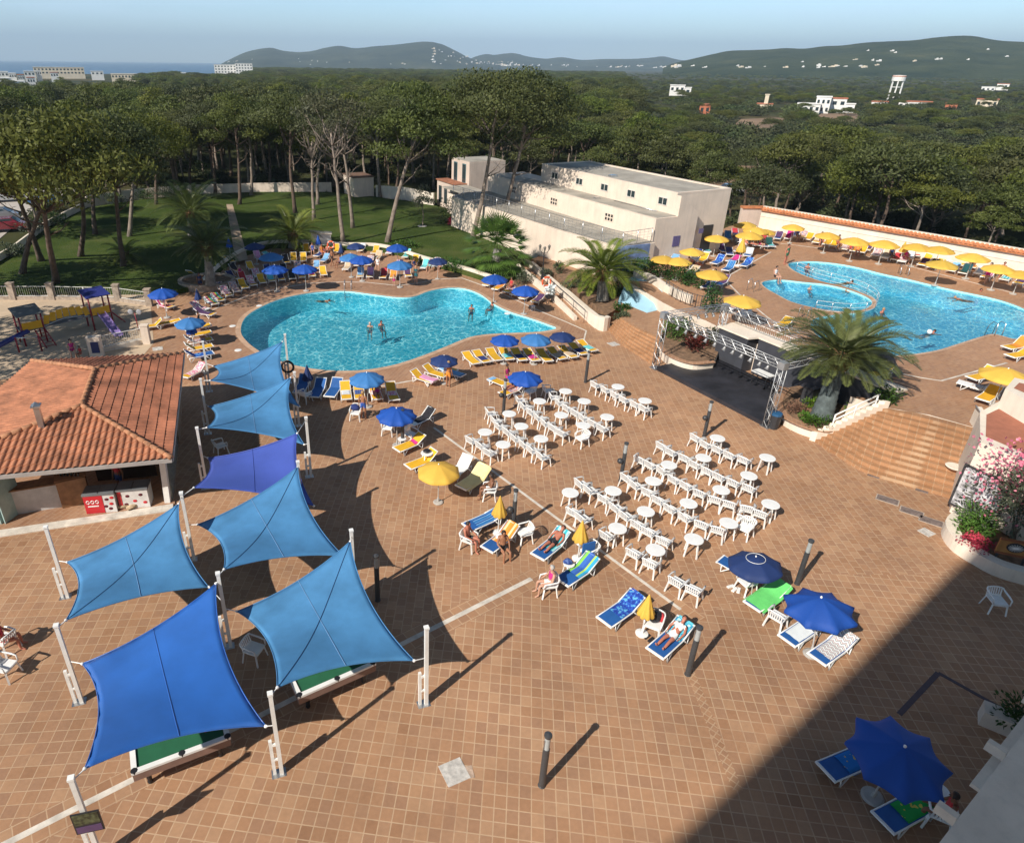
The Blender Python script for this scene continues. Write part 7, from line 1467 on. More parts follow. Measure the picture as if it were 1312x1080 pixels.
# ================================================================ PEOPLE
SK = [mat('skin_tan', (.34, .155, .085), .55, var=.08), mat('skin_pale', (.52, .29, .20), .55, var=.08), mat('skin_red', (.46, .17, .11), .55, var=.08), mat('skin_brown', (.22, .10, .055), .55, var=.08)]
HAIR = {'d': mat('dark_hair', (.025, .016, .012), .6), 'b': mat('fair_hair', (.36, .22, .10), .6), 'g': mat('grey_hair', (.42, .40, .38), .6)}
def bodymesh(name, J):
    """one continuous skin grown over a jointed skeleton"""
    P_ = []; E_ = []; Rd = []
    def v(p, r, link_=None):
        P_.append(tuple(p)); Rd.append(r)
        if link_ is not None: E_.append((link_, len(P_)-1))
        return len(P_)-1
    pel = v(J['pelvis'], (.135, .115)); mid = v((V(J['pelvis'])+V(J['chest']))/2, (.125, .10), pel); ch = v(J['chest'], (.155, .115), mid); nk = v(J['neck'], (.055, .055), ch)
    hd = V(J['head']); jw = v(hd+(V(J['neck'])-hd)*.45, (.068, .075), nk); hc = v(hd, (.082, .10), jw); v(hd+(hd-V(J['neck'])).normalized()*.09, (.06, .075), hc)
    hands = []
    for s in (-1, 1):
        f = lambda k: V((J[k][0], J[k][1]*s, J[k][2])) if k not in J or (k+('L' if s > 0 else 'R')) not in J else V(J[k+('L' if s > 0 else 'R')])
        sh, el, wr = f('shoulder'), f('elbow'), f('wrist')
        a = v(sh, (.062, .062), ch); b = v((sh+el)/2, (.05, .05), a); c = v(el, (.042, .042), b); d = v((el+wr)/2, (.038, .038), c); e = v(wr, (.026, .026), d); pd_ = (wr-el).normalized(); v(wr+pd_*.08, (.036, .02), e); hands.append((wr+pd_*.075, pd_, s))
        hp, kn, an, to = f('hip'), f('knee'), f('ankle'), f('toe')
        a = v(hp, (.095, .095), pel); b = v((hp+kn)/2, (.08, .08), a); c = v(kn, (.056, .056), b); d = v(kn.lerp(an, .4), (.056, .056), c); e = v(an, (.036, .036), d); v(to, (.038, .026), e)
    me = bpy.data.meshes.new(name); me.from_pydata(P_, E_, []); o = bpy.data.objects.new(name, me); COL.objects.link(o)
    o.modifiers.new('skin', 'SKIN').use_smooth_shade = True
    for i, d in enumerate(me.skin_vertices[0].data): d.radius = Rd[i]; d.use_root = (i == 0)
    o.modifiers.new('sub', 'SUBSURF').levels = 1
    dg = bpy.context.evaluated_depsgraph_get(); dg.update(); m2 = bpy.data.meshes.new_from_object(o.evaluated_get(dg)); 
    g = MB(); g.smooth = True; g.v = [tuple(q.co) for q in m2.vertices]; P0 = V(J['pelvis']); cs = V(J['chest'])
    segs = [(P0, V(J['hip'])), (P0, V((J['hip'][0], -J['hip'][1], J['hip'][2])))]
    for p in m2.polygons:
        c = p.center; g.f.append(tuple(p.vertices)); g.sm.append(True); d = (c-P0).length; up = (cs-P0).normalized(); h = (c-P0).dot(up)
        kd = min((c-V((J['hip'][0], J['hip'][1]*s, J['hip'][2]))).length for s in (-1, 1))
        g.m.append(1 if (kd < .15 or d < .16) and h < .10 else 2 if (abs((c-cs).dot(up)) < .12 and (c-cs).length < .2) else 0)
    bpy.data.objects.remove(o); bpy.data.meshes.remove(me); bpy.data.meshes.remove(m2)
    for w_, d, s in hands:      # four unequal fingers and a thumb from the side of the palm
        x = d.cross(V((0, 1, 0)) if abs(d.y) < .8 else V((0, 0, 1))).normalized()
        for k, l in enumerate((.065, .078, .072, .055)):
            q = w_+x*((k-1.5)*.019); bend = V((0, -s, 0))*.25; g.tube([q-d*.02, q+d*l*.5, q+(d+bend).normalized()*l], [.0095, .009, .007], 5)
        q = w_-d*.05+x*-.03; g.tube([q, q+(d*.6-x*.8)*.035, q+(d*.9-x*.6)*.06], [.011, .010, .008], 5)
    fd = V(J.get('face', (1, 0, 0))); up = (hd-V(J['neck'])).normalized(); sd = up.cross(fd).normalized()
    g.tube([hd+fd*.085+up*.01, hd+fd*.108-up*.022], [.008, .016], 5)
    g.mi = 3
    for s in (-1, 1): g.ball(hd+fd*.086+sd*(.033*s)+up*.018, .012, 6, 4)
    g.ball(hd+fd*.083-up*.05, .02, 6, 4, (.5, 1, .4)); g.mi = 0
    for s in (-1, 1): g.ball(hd+sd*(.085*s), .024, 6, 4, (.8, .5, 1.2))
    h = MB(); hc = hd+up*.03-fd*.018; h.ball(hc, .112, 10, 8, (1, .9, 1)); h.v = [tuple(V(q)-fd*max(0, (V(q)-hd).dot(fd)-.03)*.75 + up*max(0, -.02-(V(q)-hd).dot(up))*.3) for q in h.v]
    return g.mesh(name, [SK[0], U_N, SK[0], HAIR['d']]), h.mesh(name+'_hair', HAIR['d'])
STAND = dict(pelvis=(0, 0, .93), chest=(0, 0, 1.28), neck=(.01, 0, 1.46), head=(.03, 0, 1.60), shoulder=(0, .17, 1.39), elbow=(-.02, .235, 1.12), wrist=(.06, .25, .88), hip=(0, .09, .88), knee=(.03, .10, .49), ankle=(0, .11, .07), toe=(.15, .13, .03))
WALK = dict(STAND, kneeL=(.10, .10, .50), ankleL=(.18, .10, .08), toeL=(.33, .11, .04), kneeR=(-.03, -.1, .49), ankleR=(-.2, -.10, .10), toeR=(-.08, -.11, .03), elbowL=(-.12, .23, 1.13), wristL=(-.05, .24, .90), elbowR=(.08, -.23, 1.13), wristR=(.22, -.22, .98)); WALK.update({k: STAND[k] for k in ('knee', 'ankle', 'toe', 'elbow', 'wrist')})
SIT = dict(pelvis=(-.05, 0, .53), chest=(-.12, 0, .87), neck=(-.10, 0, 1.05), head=(-.05, 0, 1.19), shoulder=(-.12, .17, .98), elbow=(-.03, .25, .73), wrist=(.20, .17, .64), hip=(.0, .10, .51), knee=(.38, .13, .52), ankle=(.40, .14, .08), toe=(.55, .16, .03))
def lying(a, z=.45, arm=0):
    c, s = cos(R(a)), sin(R(a)); up = lambda t, q=0, y=0: (.17+t*c-q*s, y, z+t*s+q*c)
    d = dict(pelvis=(.14, 0, z), chest=up(.34), neck=up(.52, .01), head=up(.66, .04), shoulder=up(.44, 0, .17), elbow=up(.22, -.02, .26), wrist=up(-.02, .03, .24), hip=(.08, .09, z), knee=(-.30, .11, z+.05), ankle=(-.68, .12, z-.02), toe=(-.74, .14, z+.11), face=(-s, 0, c))
    if arm: d.update(elbow=up(.60, 0, .30), wrist=up(.78, .02, .16))
    return d
LIE = lying(28); PRONE = dict(lying(8)); PRONE['face'] = (.2, 0, -1)
SWIM = dict(pelvis=(-.1, 0, -.12), chest=(.22, 0, -.06), neck=(.40, 0, .02), head=(.52, 0, .10), shoulder=(.33, .17, -.04), elbow=(.5, .30, -.06), wrist=(.72, .32, -.08), hip=(-.15, .09, -.14), knee=(-.52, .14, -.18), ankle=(-.88, .12, -.2), toe=(-1.03, .13, -.2))
BM = {k: bodymesh('person_'+k, j) for k, j in dict(stand=STAND, walk=WALK, sit=SIT, lie=LIE, prone=PRONE, swim=SWIM).items()}
sw = {'n': U_N, 'b': mat('blue_suit', (.03, .10, .42), .7), 'k': black_m, 'r': TM['red'], 'o': TM['orange'], 'p': TM['magenta'], 'w': white_pl, 'g': mat('green_shirt', (.03, .16, .08), .8), 't': TM['turq']}
def person(pose, u, v, face, lab, skin=0, suit='n', top=None, hair='d', zb=0, zo=0, s=.92, zat=None, grp=None):
    p = at(u, v, (zb+(.45 if pose == 'sit' and v > 600 else 0)) if zat is None else zat); r = empty('person', (p.x, p.y, zb+zo), R(face), lab, 'person', grp, scale=s)
    bm_, hm = BM[pose]; o = link(bpy.data.objects.new('body', bm_), r)
    for i, m in enumerate((SK[skin], sw[suit], sw[top] if top else SK[skin])): recolor(o, m, i)
    h = link(bpy.data.objects.new('hair', hm), r); recolor(h, HAIR[hair]); return r
person('stand', 466, 537, 80, 'tanned bather in blue briefs standing with back turned by the yellow loungers', 0, 'b', hair='b')
person('stand', 574, 496, 60, 'woman in an orange top standing by the pink towel lounger', 0, 'o', 'o', 'b')
person('sit', 601, 690, -30, 'sunburnt man sitting on the armchair at the blue striped lounger', 2, 'k', zo=0); person('sit', 627, 627, 180, 'reader in a white skirt seated on an armchair by the cream towel', 3, 'w'); person('sit', 703, 747, -170, 'woman with fair hair seated in an armchair on the pale line', 1, 'w', 'p', 'g')
person('sit', 645, 700, -70, 'woman sitting sideways on the orange towel lounger', 0, 'k', zo=-.08)
person('lie', 706, 707, 0, 'sunbathing man in black trunks on the turquoise towel', 2, 'k').rotation_euler.z = seg(683, 726, 727, 690)[2]
person('lie', 857, 828, 0, 'man lying with a pale cloth on his chest by the front bollard', 2, 'w', 'w').rotation_euler.z = seg(832, 851, 881, 806)[2]
person('sit', 6, 819, 20, 'person in dark red sitting at the left edge', 2, 'r', 'r'); person('sit', 1207, 1040, 150, 'person in red seated in the dark corner by the hotel wall', 3, 'r', 'r')
person('sit', 650, 490, -40, 'bather sitting on the yellow lounger behind the bollard', 0, 'p', 'p', zo=-.1); person('lie', 657, 503, 0, 'bather lying on the printed towel by the royal blue parasol', 2, 'k').rotation_euler.z = seg(640, 512, 672, 500)[2]
person('lie', 484, 512, 100, 'bather lying on the third lounger below the light blue parasol', 2, 'p'); person('stand', 157, 632, -100, 'person in red standing behind the ice cream freezers', 3, 'n', 'r', zb=.06)
GS = 'bathers around the left pool'
for i, (po, u, v, f, lab, sk_, su, tp, ha) in enumerate([('stand', 533, 364, -120, 'woman in turquoise standing by the purple towel lounger', 1, 't', 't', 'b'), ('stand', 505, 367, -90, 'child standing on the deck line behind the pool ladder', 1, 'p', None, 'b'), ('walk', 426, 341, -150, 'tanned man standing near the navy lounger by the kiosk', 0, 'k', None, 'd'), ('sit', 401, 327, -80, 'bather with fair hair sitting left of the white kiosk', 1, 'b', 'b', 'b'), ('sit', 413, 329, -60, 'bather in orange sitting in front of the white kiosk', 2, 'o', 'o', 'd'),
    ('sit', 420, 329, -100, 'sunburnt bather sitting right in front of the kiosk', 2, 'k', None, 'd'), ('sit', 435, 343, -130, 'bather sitting beside the standing tanned man', 0, 'n', None, 'd'), ('sit', 484, 346, -90, 'bather sitting under the royal blue parasol near five loungers', 1, 'w', 'w', 'g'), ('sit', 531, 348, -60, 'bather sitting at the upright yellow lounger by the wall', 0, 'n', 'n', 'd'), ('sit', 551, 348, -120, 'bather in turquoise sitting near the navy parasol by the wall', 1, 't', 't', 'g'), ('sit', 566, 348, -150, 'bather sitting in parasol shade by the cream wall', 1, 'w', None, 'd'),
    ('sit', 309, 358, -30, 'bather in pink sitting beside the round planter', 1, 'p', 'p', 'g'), ('sit', 381, 322, -90, 'bather with white top sitting at the lawn wall', 1, 'w', 'b', 'g'), ('stand', 258, 374, -60, 'person standing in shade in front of the round planter', 3, 'n', 'n', 'd'), ('sit', 210, 397, -20, 'person in white sitting in the shade of the corner parasol', 1, 'w', 'w', 'd'), ('sit', 654, 374, -140, 'bather in red sitting by the parasol below the fan palm', 0, 'r', 'r', 'd'), ('stand', 257, 427, 0, 'dark haired person among the stacked loungers at left', 0, 'k', 'k', 'd'), ('sit', 95, 458, -60, 'person in pink sitting behind the bar roof', 1, 'p', 'p', 'd'), ('sit', 104, 459, -100, 'dark haired child sitting behind the bar roof', 0, 'r', 'r', 'd')]):
    person(po, u, v, f, lab, sk_, su, tp, ha, grp=GS, s=.60 if 'child' in lab else .90)
GU2 = 'bathers on the upper terrace'
for po, u, v, f, lab, sk_, su, tp, ha, s in [('stand', 1005, 339, -60, 'man in a green shirt standing at the tip of the right pool', 2, 'g', 'g', 'd', .98), ('sit', 992, 362, -60, 'person in a white shirt sitting on the rim of the small pool', 1, 'k', 'w', 'd', .95), ('walk', 1261, 364, 200, 'woman in pink walking by the white chairs near the right edge', 1, 'p', 'p', 'd', .95), ('sit', 912, 366, 200, 'person in black sitting by the dark checked lounger', 1, 'k', 'k', 'd', .95), ('sit', 1050, 314, -100, 'bather sitting at the second wall parasol', 2, 'k', None, 'd', .9), ('lie', 1088, 324, 60, 'bather lying below the third wall parasol', 2, 'r', None, 'd', .9), ('sit', 1097, 327, -120, 'bather in orange sitting below the third wall parasol', 2, 'o', 'o', 'd', .9),
    ('sit', 1140, 334, -90, 'dark haired bather under the fourth wall parasol', 3, 'n', 'n', 'd', .9), ('sit', 1158, 337, -90, 'bather with pink top under the overlapping parasols', 1, 'p', 'p', 'b', .9), ('sit', 1243, 345, -120, 'dark haired bather under the parasol left of the tower', 3, 'k', None, 'd', .9), ('sit', 1281, 355, -120, 'bather seated under the parasol before the right edge', 2, 'n', None, 'd', .9), ('sit', 951, 403, -60, 'bather seated under the parasol behind the stage', 2, 'w', None, 'd', .9), ('lie', 960, 318, 140, 'bather lying in the shade of the corner parasols', 2, 'k', None, 'd', .9), ('sit', 973, 319, -60, 'bather in pink sitting at the end of the corner cluster', 1, 'p', None, 'd', .9), ('sit', 1020, 308, -90, 'bather sitting at the first wall parasol pole', 1, 'n', 'n', 'd', .9), ('lie', 890, 344, 120, 'bather lying beside the white striped towel', 2, 'k', None, 'd', .9), ('sit', 1072, 318, -90, 'bather sitting right of the second wall parasol', 0, 'r', None, 'd', .9)]:
    person(po, u, v, f, lab, sk_, su, tp, ha, zb=Z2, s=s, grp=GU2)
GW = 'swimmers in the pools'
for po, u, v, f, lab, sk_, su, ha, zb in [('stand', 474, 419, -90, 'swimmer with fair cap standing in the middle of the left pool', 1, 'n', 'g', 0), ('stand', 489, 417, -60, 'dark haired swimmer standing in the middle of the left pool', 2, 'n', 'd', 0), ('swim', 416, 385, -30, 'swimmer doing breaststroke at the far rim of the left pool', 0, 'k', 'd', 0), ('stand', 604, 396, -100, 'sunburnt swimmer standing in the narrow end of the left pool', 2, 'n', 'd', 0), ('stand', 629, 391, 200, 'swimmer holding the rim at the narrow end of the left pool', 2, 'n', 'b', 0),
    ('swim', 1190, 427, 20, 'swimmer in dark suit with a white ball in the right pool', 2, 'k', 'd', Z2), ('stand', 1132, 401, -60, 'swimmer with brown hair near the net in the right pool', 2, 'n', 'b', Z2), ('swim', 1084, 362, 0, 'swimmer stretched out behind the net in the right pool', 0, 'k', 'd', Z2), ('stand', 1038, 371, -90, 'child in pink standing in the small pool', 1, 'p', 'b', Z2), ('swim', 1090, 374, 160, 'child in pink floating in the small pool', 1, 'p', 'b', Z2), ('stand', 1035, 343, -100, 'swimmer in the far corner of the right pool', 2, 'n', 'd', Z2), ('swim', 1232, 383, 175, 'swimmer in dark trunks crossing the right pool', 2, 'k', 'b', Z2), ('stand', 1256, 376, -100, 'swimmer at the wall side rim of the right pool', 2, 'n', 'd', Z2)]:
    person('sit' if po == 'stand' else po, u, v, f, lab, sk_, su, None, ha, zb=zb-.11, zo=0 if po == 'swim' else (-.84 if 'child' not in lab else -.58), s=.9 if 'child' not in lab else .65, grp=GW)
# ================================================================ TREES
pine_leaf = leafmat('pine_needles', (.038, .050, .012), (.115, .128, .032), .6, .25, .22, .32, (.19, .175, .055))
pine_grey = leafmat('thin_pine_needles', (.055, .058, .032), (.10, .10, .05), .6, .2, .3, .2)
def crown(seed, R_=4.2, H_=3.6, zc=9.6, lumps=17, per=210, l=.40, w=.18, gap=1.0):
    r = random.Random(seed); g = MB(); L_ = []
    for i in range(lumps):
        a = i*2.39996+r.uniform(-.4, .4); q = sqrt((i+.5)/lumps); rad = R_*.80*q*r.uniform(.8, 1.1)
        L_.append((V((rad*cos(a), rad*sin(a), zc+H_*(.32-.62*q*q)*r.uniform(.5, 1.2)+r.uniform(-.5, .5))), R_*r.uniform(.24, .40)))
    for c, s in L_:
        for k in range(per):
            t = V((r.gauss(0, 1), r.gauss(0, 1), r.gauss(0, 1)*.8)).normalized(); q = r.random()**.38
            if t.z < -.25 and r.random() < .55: continue
            p = c+V((t.x*s*q*1.25, t.y*s*q*1.25, t.z*s*q*.50)); j = V((r.uniform(-1, 1), r.uniform(-1, 1), r.uniform(-1, 1)))
            d = (t.cross(j).normalized()+t*r.uniform(.1, .7)+V((0, 0, .25))).normalized(); leaf_quad(g, p, d, t+j*.45, l*r.uniform(.6, 1.25), w*r.uniform(.7, 1.3))
    return g.mesh('crown', pine_leaf), L_
def trunk_mesh(L_, base, fork, top, r0, seed, m=bark, nl=7, bare=0):
    """bent trunk that splits into limbs reaching the leaf clumps"""
    r = random.Random(seed); g = MB(); n = 9; pts = []; b_ = V(base); f = V(fork); bow = V((r.uniform(-.35, .35), r.uniform(-.35, .35), 0))
    for i in range(n+1): t = i/n; pts.append(b_.lerp(f, t)+bow*sin(pi*t)+V((r.uniform(-.05, .05), r.uniform(-.05, .05), 0)))
    g.tube(pts, [r0*(1.25-.75*(i/n)**.6) if i else r0*1.45 for i in range(n+1)], 9)
    ls = sorted(L_, key=lambda q: r.random())[:nl]
    for c, s in ls:
        t = r.uniform(.78, 1.0); p = pts[int(t*n)]; mid_ = p.lerp(c, .5)+V((r.uniform(-.3, .3), r.uniform(-.3, .3), -.35)); g.tube([p, mid_, c], [r0*.36, r0*.24, r0*.09], 6)
        for k in range(2): q = mid_.lerp(c, .4*k+.2); g.tube([q, q+V((r.uniform(-1, 1), r.uniform(-1, 1), r.uniform(.1, .9)))*1.1], [r0*.12, r0*.04], 4)
    for k in range(bare):
        t = r.uniform(.55, 1.0); p = pts[int(t*n)]; a = r.uniform(0, 2*pi); d = V((cos(a), sin(a), r.uniform(.2, 1.0))).normalized(); q = p+d*r.uniform(.9, 1.8); e_ = q+(d+V((0, 0, .5))).normalized()*r.uniform(.8, 1.6); g.tube([p, q, e_], [r0*.32, r0*.2, r0*.07], 5)
        for j in range(3): h = p.lerp(e_, .4+.2*j); g.tube([h, h+V((r.uniform(-1, 1), r.uniform(-1, 1), r.uniform(.0, .8)))*.9], [r0*.1, r0*.03], 4)
    return g.mesh('trunk', m)
CR = [crown(100+i, *a) for i, a in enumerate([(4.6, 4.6, 9.2, 18, 350), (4.3, 4.0, 9.6, 15, 350), (5.3, 4.0, 9.0, 21, 330), (3.9, 5.4, 8.6, 15, 350), (4.9, 3.4, 9.9, 16, 340), (4.1, 5.0, 9.0, 16, 350)])]
TRK = [trunk_mesh(c[1], (0, 0, -.1), (.25*((i % 3)-1), .2*((i % 2)*2-1), 8.0), None, .20, i, bark if i % 2 else bark_d) for i, c in enumerate(CR)]
CRN = [crown(150+i, *a, .25, .11) for i, a in enumerate([(4.5, 4.4, 9.3, 24, 820), (4.3, 4.0, 9.6, 20, 860), (5.1, 4.0, 9.1, 28, 800), (4.0, 5.2, 8.8, 21, 860)])]
CRT = [crown(200+i, 3.6, 3.6, 9.6, 14, 190, .40, .10) for i in range(2)]
def aty(u, v, y):
    d = _r2*((u-PX)/F) - _u2*((v-PY)/F) + _fw; k = y/d.y; return V((d.x*k, y, CAM_H+d.z*k))
GPN = 'tall pines standing on the lawn'
near = [(72, 362, 40, 190, 1.45, 'dark leaning pine at the left edge of the lawn'), (53, 334, 2, 196, 1.35, 'leaning pine cut by the left edge beside the car park'), (103, 328, 98, 178, 1.15, 'pine behind the two leaning ones at left'), (158, 341, 146, 178, 1.0, 'pine standing over the small stemless palm'), (28, 350, 70, 205, 1.2, 'dark pine whose trunk crosses behind the two leaning ones'), (122, 300, 118, 185, 1.15, 'pine in the left middle of the lawn with a forked dark trunk'), (166, 303, 176, 165, .95, 'slender pine with pale upper trunk left of the broad palm'), (200, 262, 198, 172, .85, 'straight thin pine in front of the far garden wall'),  # two pines here are added only to throw more shade on the lawn
 (226, 247, 218, 158, .95, 'pine left of the broad palm at the far wall'), (244, 244, 252, 155, .9, 'pine behind the broad palm at the far wall'), (276, 249, 271, 148, 1.0, 'pine right behind the broad palm'), (307, 262, 300, 142, 1.0, 'pine at the start of the gravel path'), (322, 250, 318, 150, .95, 'pale barked pine right of the gravel path'), (346, 240, 342, 150, .95, 'pine at the far wall between path and short palm'), (379, 273, 371, 140, 1.05, 'pine behind the short palm'),
 (403, 282, 399, 162, .8, 'thin dark pine left of the bare branched one'), (407, 262, 416, 158, .8, 'pine at the far wall behind the bare branched one'), (440, 312, 421, 140, 1.05, 'pine with pale bare branches beside the white kiosk'), (452, 292, 436, 165, .8, 'second stem leaning behind the bare branched pine'), (496, 310, 541, 143, 1.25, 'pine leaning right over the lawn behind the pool'), (487, 252, 480, 145, .95, 'pine behind the pump house'), (470, 240, 462, 150, .95, 'dark pine left of the pump house'), (605, 307, 640, 122, 1.25, 'tall pale trunked pine in front of the stepped building'), (637, 300, 684, 124, 1.3, 'tall pine leaning right over the stepped building roof'), (530, 233, 522, 140, 1.0, 'pine behind the two storey house at its left')]
for i, (u, v, cu, cv, s, lab) in enumerate(near):
    b_ = at(u, v, ZL); c = aty(cu, cv, b_.y+(.5 if i > 4 else -6 if i < 3 else -2.5)); thin = 'bare' in lab or 'second stem' in lab
    me, L_ = (CRT if thin else CRN)[i % (2 if thin else 4)]; zc = 9.6
    off = V((c.x-b_.x, c.y-b_.y, c.z-b_.z-zc*s)); L2_ = [(q*s+off, z) for q, z in L_]
    e = empty('pine_tree', b_, 0, lab, 'tree', GPN)
    fk = V((off.x*.8, off.y*.8, max(4.5, (c.z-b_.z)-1.9*s)))
    link(bpy.data.objects.new('trunk', trunk_mesh(L2_, (0, 0, -.15), fk, None, .21*s**.5 if not thin else .2, 300+i, bark if ('pale' in lab or i > 14) else bark_d, 8, 9 if thin else 2)), e)
    k = link(bpy.data.objects.new('crown', me), e); k.scale = (s, s, s); k.location = off
    if thin: recolor(k, pine_grey)
for i, (x, y, s, lab) in enumerate([(-35, 33, 1.15, 'broad pine left of the playground shading the sand'), (-41, 43, 1.2, 'broad pine between playground and car park shading the lawn corner'), (-29, 31, .8, 'smaller pine left of the bar shading the playground'), (-21.5, 11.5, .5, 'small leafy tree left of the terrace casting dappled shade')]):
    e = empty('shade_tree', (x, y, 0), 0, lab, 'tree'); link(bpy.data.objects.new('trunk', TRK[i]), e); link(bpy.data.objects.new('crown', CR[i][0]), e); e.scale = (s, s, s)
# smaller garden trees and bushes
p = at(541, 290, ZL); e = empty('young_tree', p, 0, 'young grey leafed tree on the lawn before the two storey house', 'tree'); me, L_ = crown(401, 1.35, 2.6, 3.0, 9, 120, .26, .09)
o = link(bpy.data.objects.new('crown', me), e); recolor(o, grey_leaf); link(bpy.data.objects.new('trunk', trunk_mesh(L_, (0, 0, 0), (0, 0, 2.3), None, .07, 5, bark, 6)), e); g = MB(); g.lathe([(.5, .0), (.5, .03), (.1, .04)], 14); g.build('stone_ring', plate, e)
for i, (u, v, a_, h, m_, lab) in enumerate([(571, 287, 1.7, 2.9, bush_leaf, 'big round dark bush at the corner of the stepped building'), (592, 290, .9, 1.3, light_leaf, 'light green bush beside the pale trunked pine'), (619, 296, .9, 2.0, bush_leaf, 'green bush between the two tall pines'), (580, 288, .5, .7, MATS['red_flower'], 'small red flowering bush at the building corner'), (150, 262, 1.4, 1.3, grey_leaf, 'grey green bush at the far garden wall, left one'), (188, 256, 1.5, 1.2, bush_leaf, 'dark bush at the far garden wall, middle one'), (213, 254, 1.5, 1.7, grey_leaf, 'grey green bush at the far garden wall behind the palm'), (270, 238, 2.2, 3.2, bush_leaf, 'tall dark bush behind the far garden wall'), (40, 300, 1.6, 1.5, grey_leaf, 'grey green bush by the car park wall near the leaning pines'), (75, 287, 1.5, 1.5, bush_leaf, 'dark green bush at the far end of the car park wall'), (12, 328, 1.4, 1.1, grey_leaf, 'grey green bush by the car park wall at the left edge'), (590, 343, 1.6, .6, bush_leaf, 'low dark hedge patch behind the cream wall by the navy parasol'), (520, 316, 1.5, .5, bush_leaf, 'low dark bush along the lawn wall under the blue parasol')]):
    shrub(u, v, ZL, a_, a_*.85, h, 700, m_, lab, seed=500+i, l=.2, w=.09)
# ---------------- the wood: individual pines first, then the rest as one mass
FS = random.Random(21); cand = []
car = [(q.x, q.y) for q in pxs([(-300, 400), (0, 306), (52, 262), (98, 247), (160, 225), (60, 214), (-300, 240)])]
def inside(x, y, poly):
    c = False; n = len(poly)
    for i in range(n):
        (x0, y0), (x1, y1) = poly[i], poly[i-1]
        if (y0 > y) != (y1 > y) and x < (x1-x0)*(y-y0)/(y1-y0)+x0: c = not c
    return c
lawnp = [(q.x, q.y) for q in LAWN]; gapp = [(q.x, q.y) for q in pxs([(915, 262), (920, 206), (1000, 206), (1000, 262)])]
fieldp = [[(q.x, q.y) for q in pxs(l)] for l in ([(922, 172), (944, 150), (1012, 148), (1000, 174)], [(1030, 160), (1046, 143), (1106, 143), (1112, 160)])]
wallA, wallB = at(972, 292, Z2), at(1318, 358, Z2)
def free(x, y):
    if inside(x, y, lawnp) or inside(x, y, car) or inside(x, y, gapp) or any(inside(x, y, f) for f in fieldp): return False
    lx, ly = (V((x, y, 0))-A0).dot(EX), (V((x, y, 0))-A0).dot(EY)
    if -9 < lx < 11 and -14 < ly < 30: return False
    kx, ky = (V((x, y, 0))-K).dot(EX), (V((x, y, 0))-K).dot(EY)
    if -5 < kx < 8 and -8 < ky < 12: return False
    d = wallB-wallA
    if d.x*(y-wallA.y)-d.y*(x-wallA.x) < 3.5*d.length and x > 14: return False
    if x < 34 and y < 62: return False
    if -34 < x < 14 and y < 96: return False
    if x <= -20 and y < 64+0*x: return False
    return y > 58
yy = 50.0
while yy < 1500:
    sp = 5.6 if yy < 130 else 6.6 if yy < 240 else 9.5 if yy < 420 else 15
    w_ = yy*.93+12; xx = -.78*yy-8
    while xx < w_:
        x, y = xx+FS.uniform(-.42, .42)*sp, yy+FS.uniform(-.42, .42)*sp
        if FS.random() > .1 and free(x, y):
            far_right = x > .24*y+6 and hypot(x, y) > 118
            if not (far_right and FS.random() < .72) and not (y > 330 and x < -.40*y) and not (y > 620 and x < -.26*y): cand.append((hypot(x, y), x, y, far_right))
        xx += sp
    yy += sp*.9
cand.sort(key=lambda c: c[0]+(60 if c[3] else 0)); IND = cand[:270]; REST = cand[270:]
tp = []
for i in range(6):
    e = empty('pine_tree', (0, 0, 0), 0, '', 'tree'); link(bpy.data.objects.new('trunk', TRK[i]), e); link(bpy.data.objects.new('crown', CR[i][0]), e); tp.append(e)
for i, (d, x, y, fr_) in enumerate(IND):
    right = x > 14; s = FS.uniform(.46, .84) if right else FS.uniform(.60, 1.06)
    place(tp[i % 6], (x, y, 0), FS.uniform(0, 6.28), 'green pine of the dense wood beyond the tiled wall' if right else 'green pine of the dense wood beyond the garden wall', 'pines of the wood on the right' if right else 'pines of the wood on the left', scale=(s*FS.uniform(1.0, 1.25), s*FS.uniform(1.0, 1.25), s*FS.uniform(.9, 1.05)))
# leaning pines and a dead tree just behind the tiled wall
for i, (u, v, cu, cv, s, lab) in enumerate([(1129, 296, 1128, 236, .85, 'pine with a pale bent trunk behind the middle of the tiled wall'), (1017, 277, 1034, 226, .8, 'pine with a slanting trunk behind the left part of the tiled wall'), (1196, 300, 1204, 246, .85, 'pine with hanging branches behind the right part of the tiled wall'), (1285, 312, 1290, 230, .95, 'broad dark pine behind the right end of the tiled wall')]):
    b_ = at(u, v, 0); c = aty(cu, cv, b_.y+.5); me, L_ = CR[(i+2) % 6]; off = V((c.x-b_.x, .5, c.z-9.6*s)); L2_ = [(q*s+off, z) for q, z in L_]; e = empty('pine_tree', b_, 0, lab, 'tree', 'pines close behind the tiled wall')
    link(bpy.data.objects.new('trunk', trunk_mesh(L2_, (0, 0, -.1), (off.x*.8, .4, max(2.2, c.z-2.2)), None, .24, 700+i, bark, 8, 5)), e); k = link(bpy.data.objects.new('crown', me), e); k.scale = (s*1.15, s*1.15, s); k.location = off
b_ = at(978, 272); e = empty('dead_tree', b_, 0, 'bare dead tree left of the tiled wall', 'tree'); link(bpy.data.objects.new('trunk', trunk_mesh([], (0, 0, 0), (-.6, 0, 4.6), None, .13, 44, bark, 0, 14)), e)
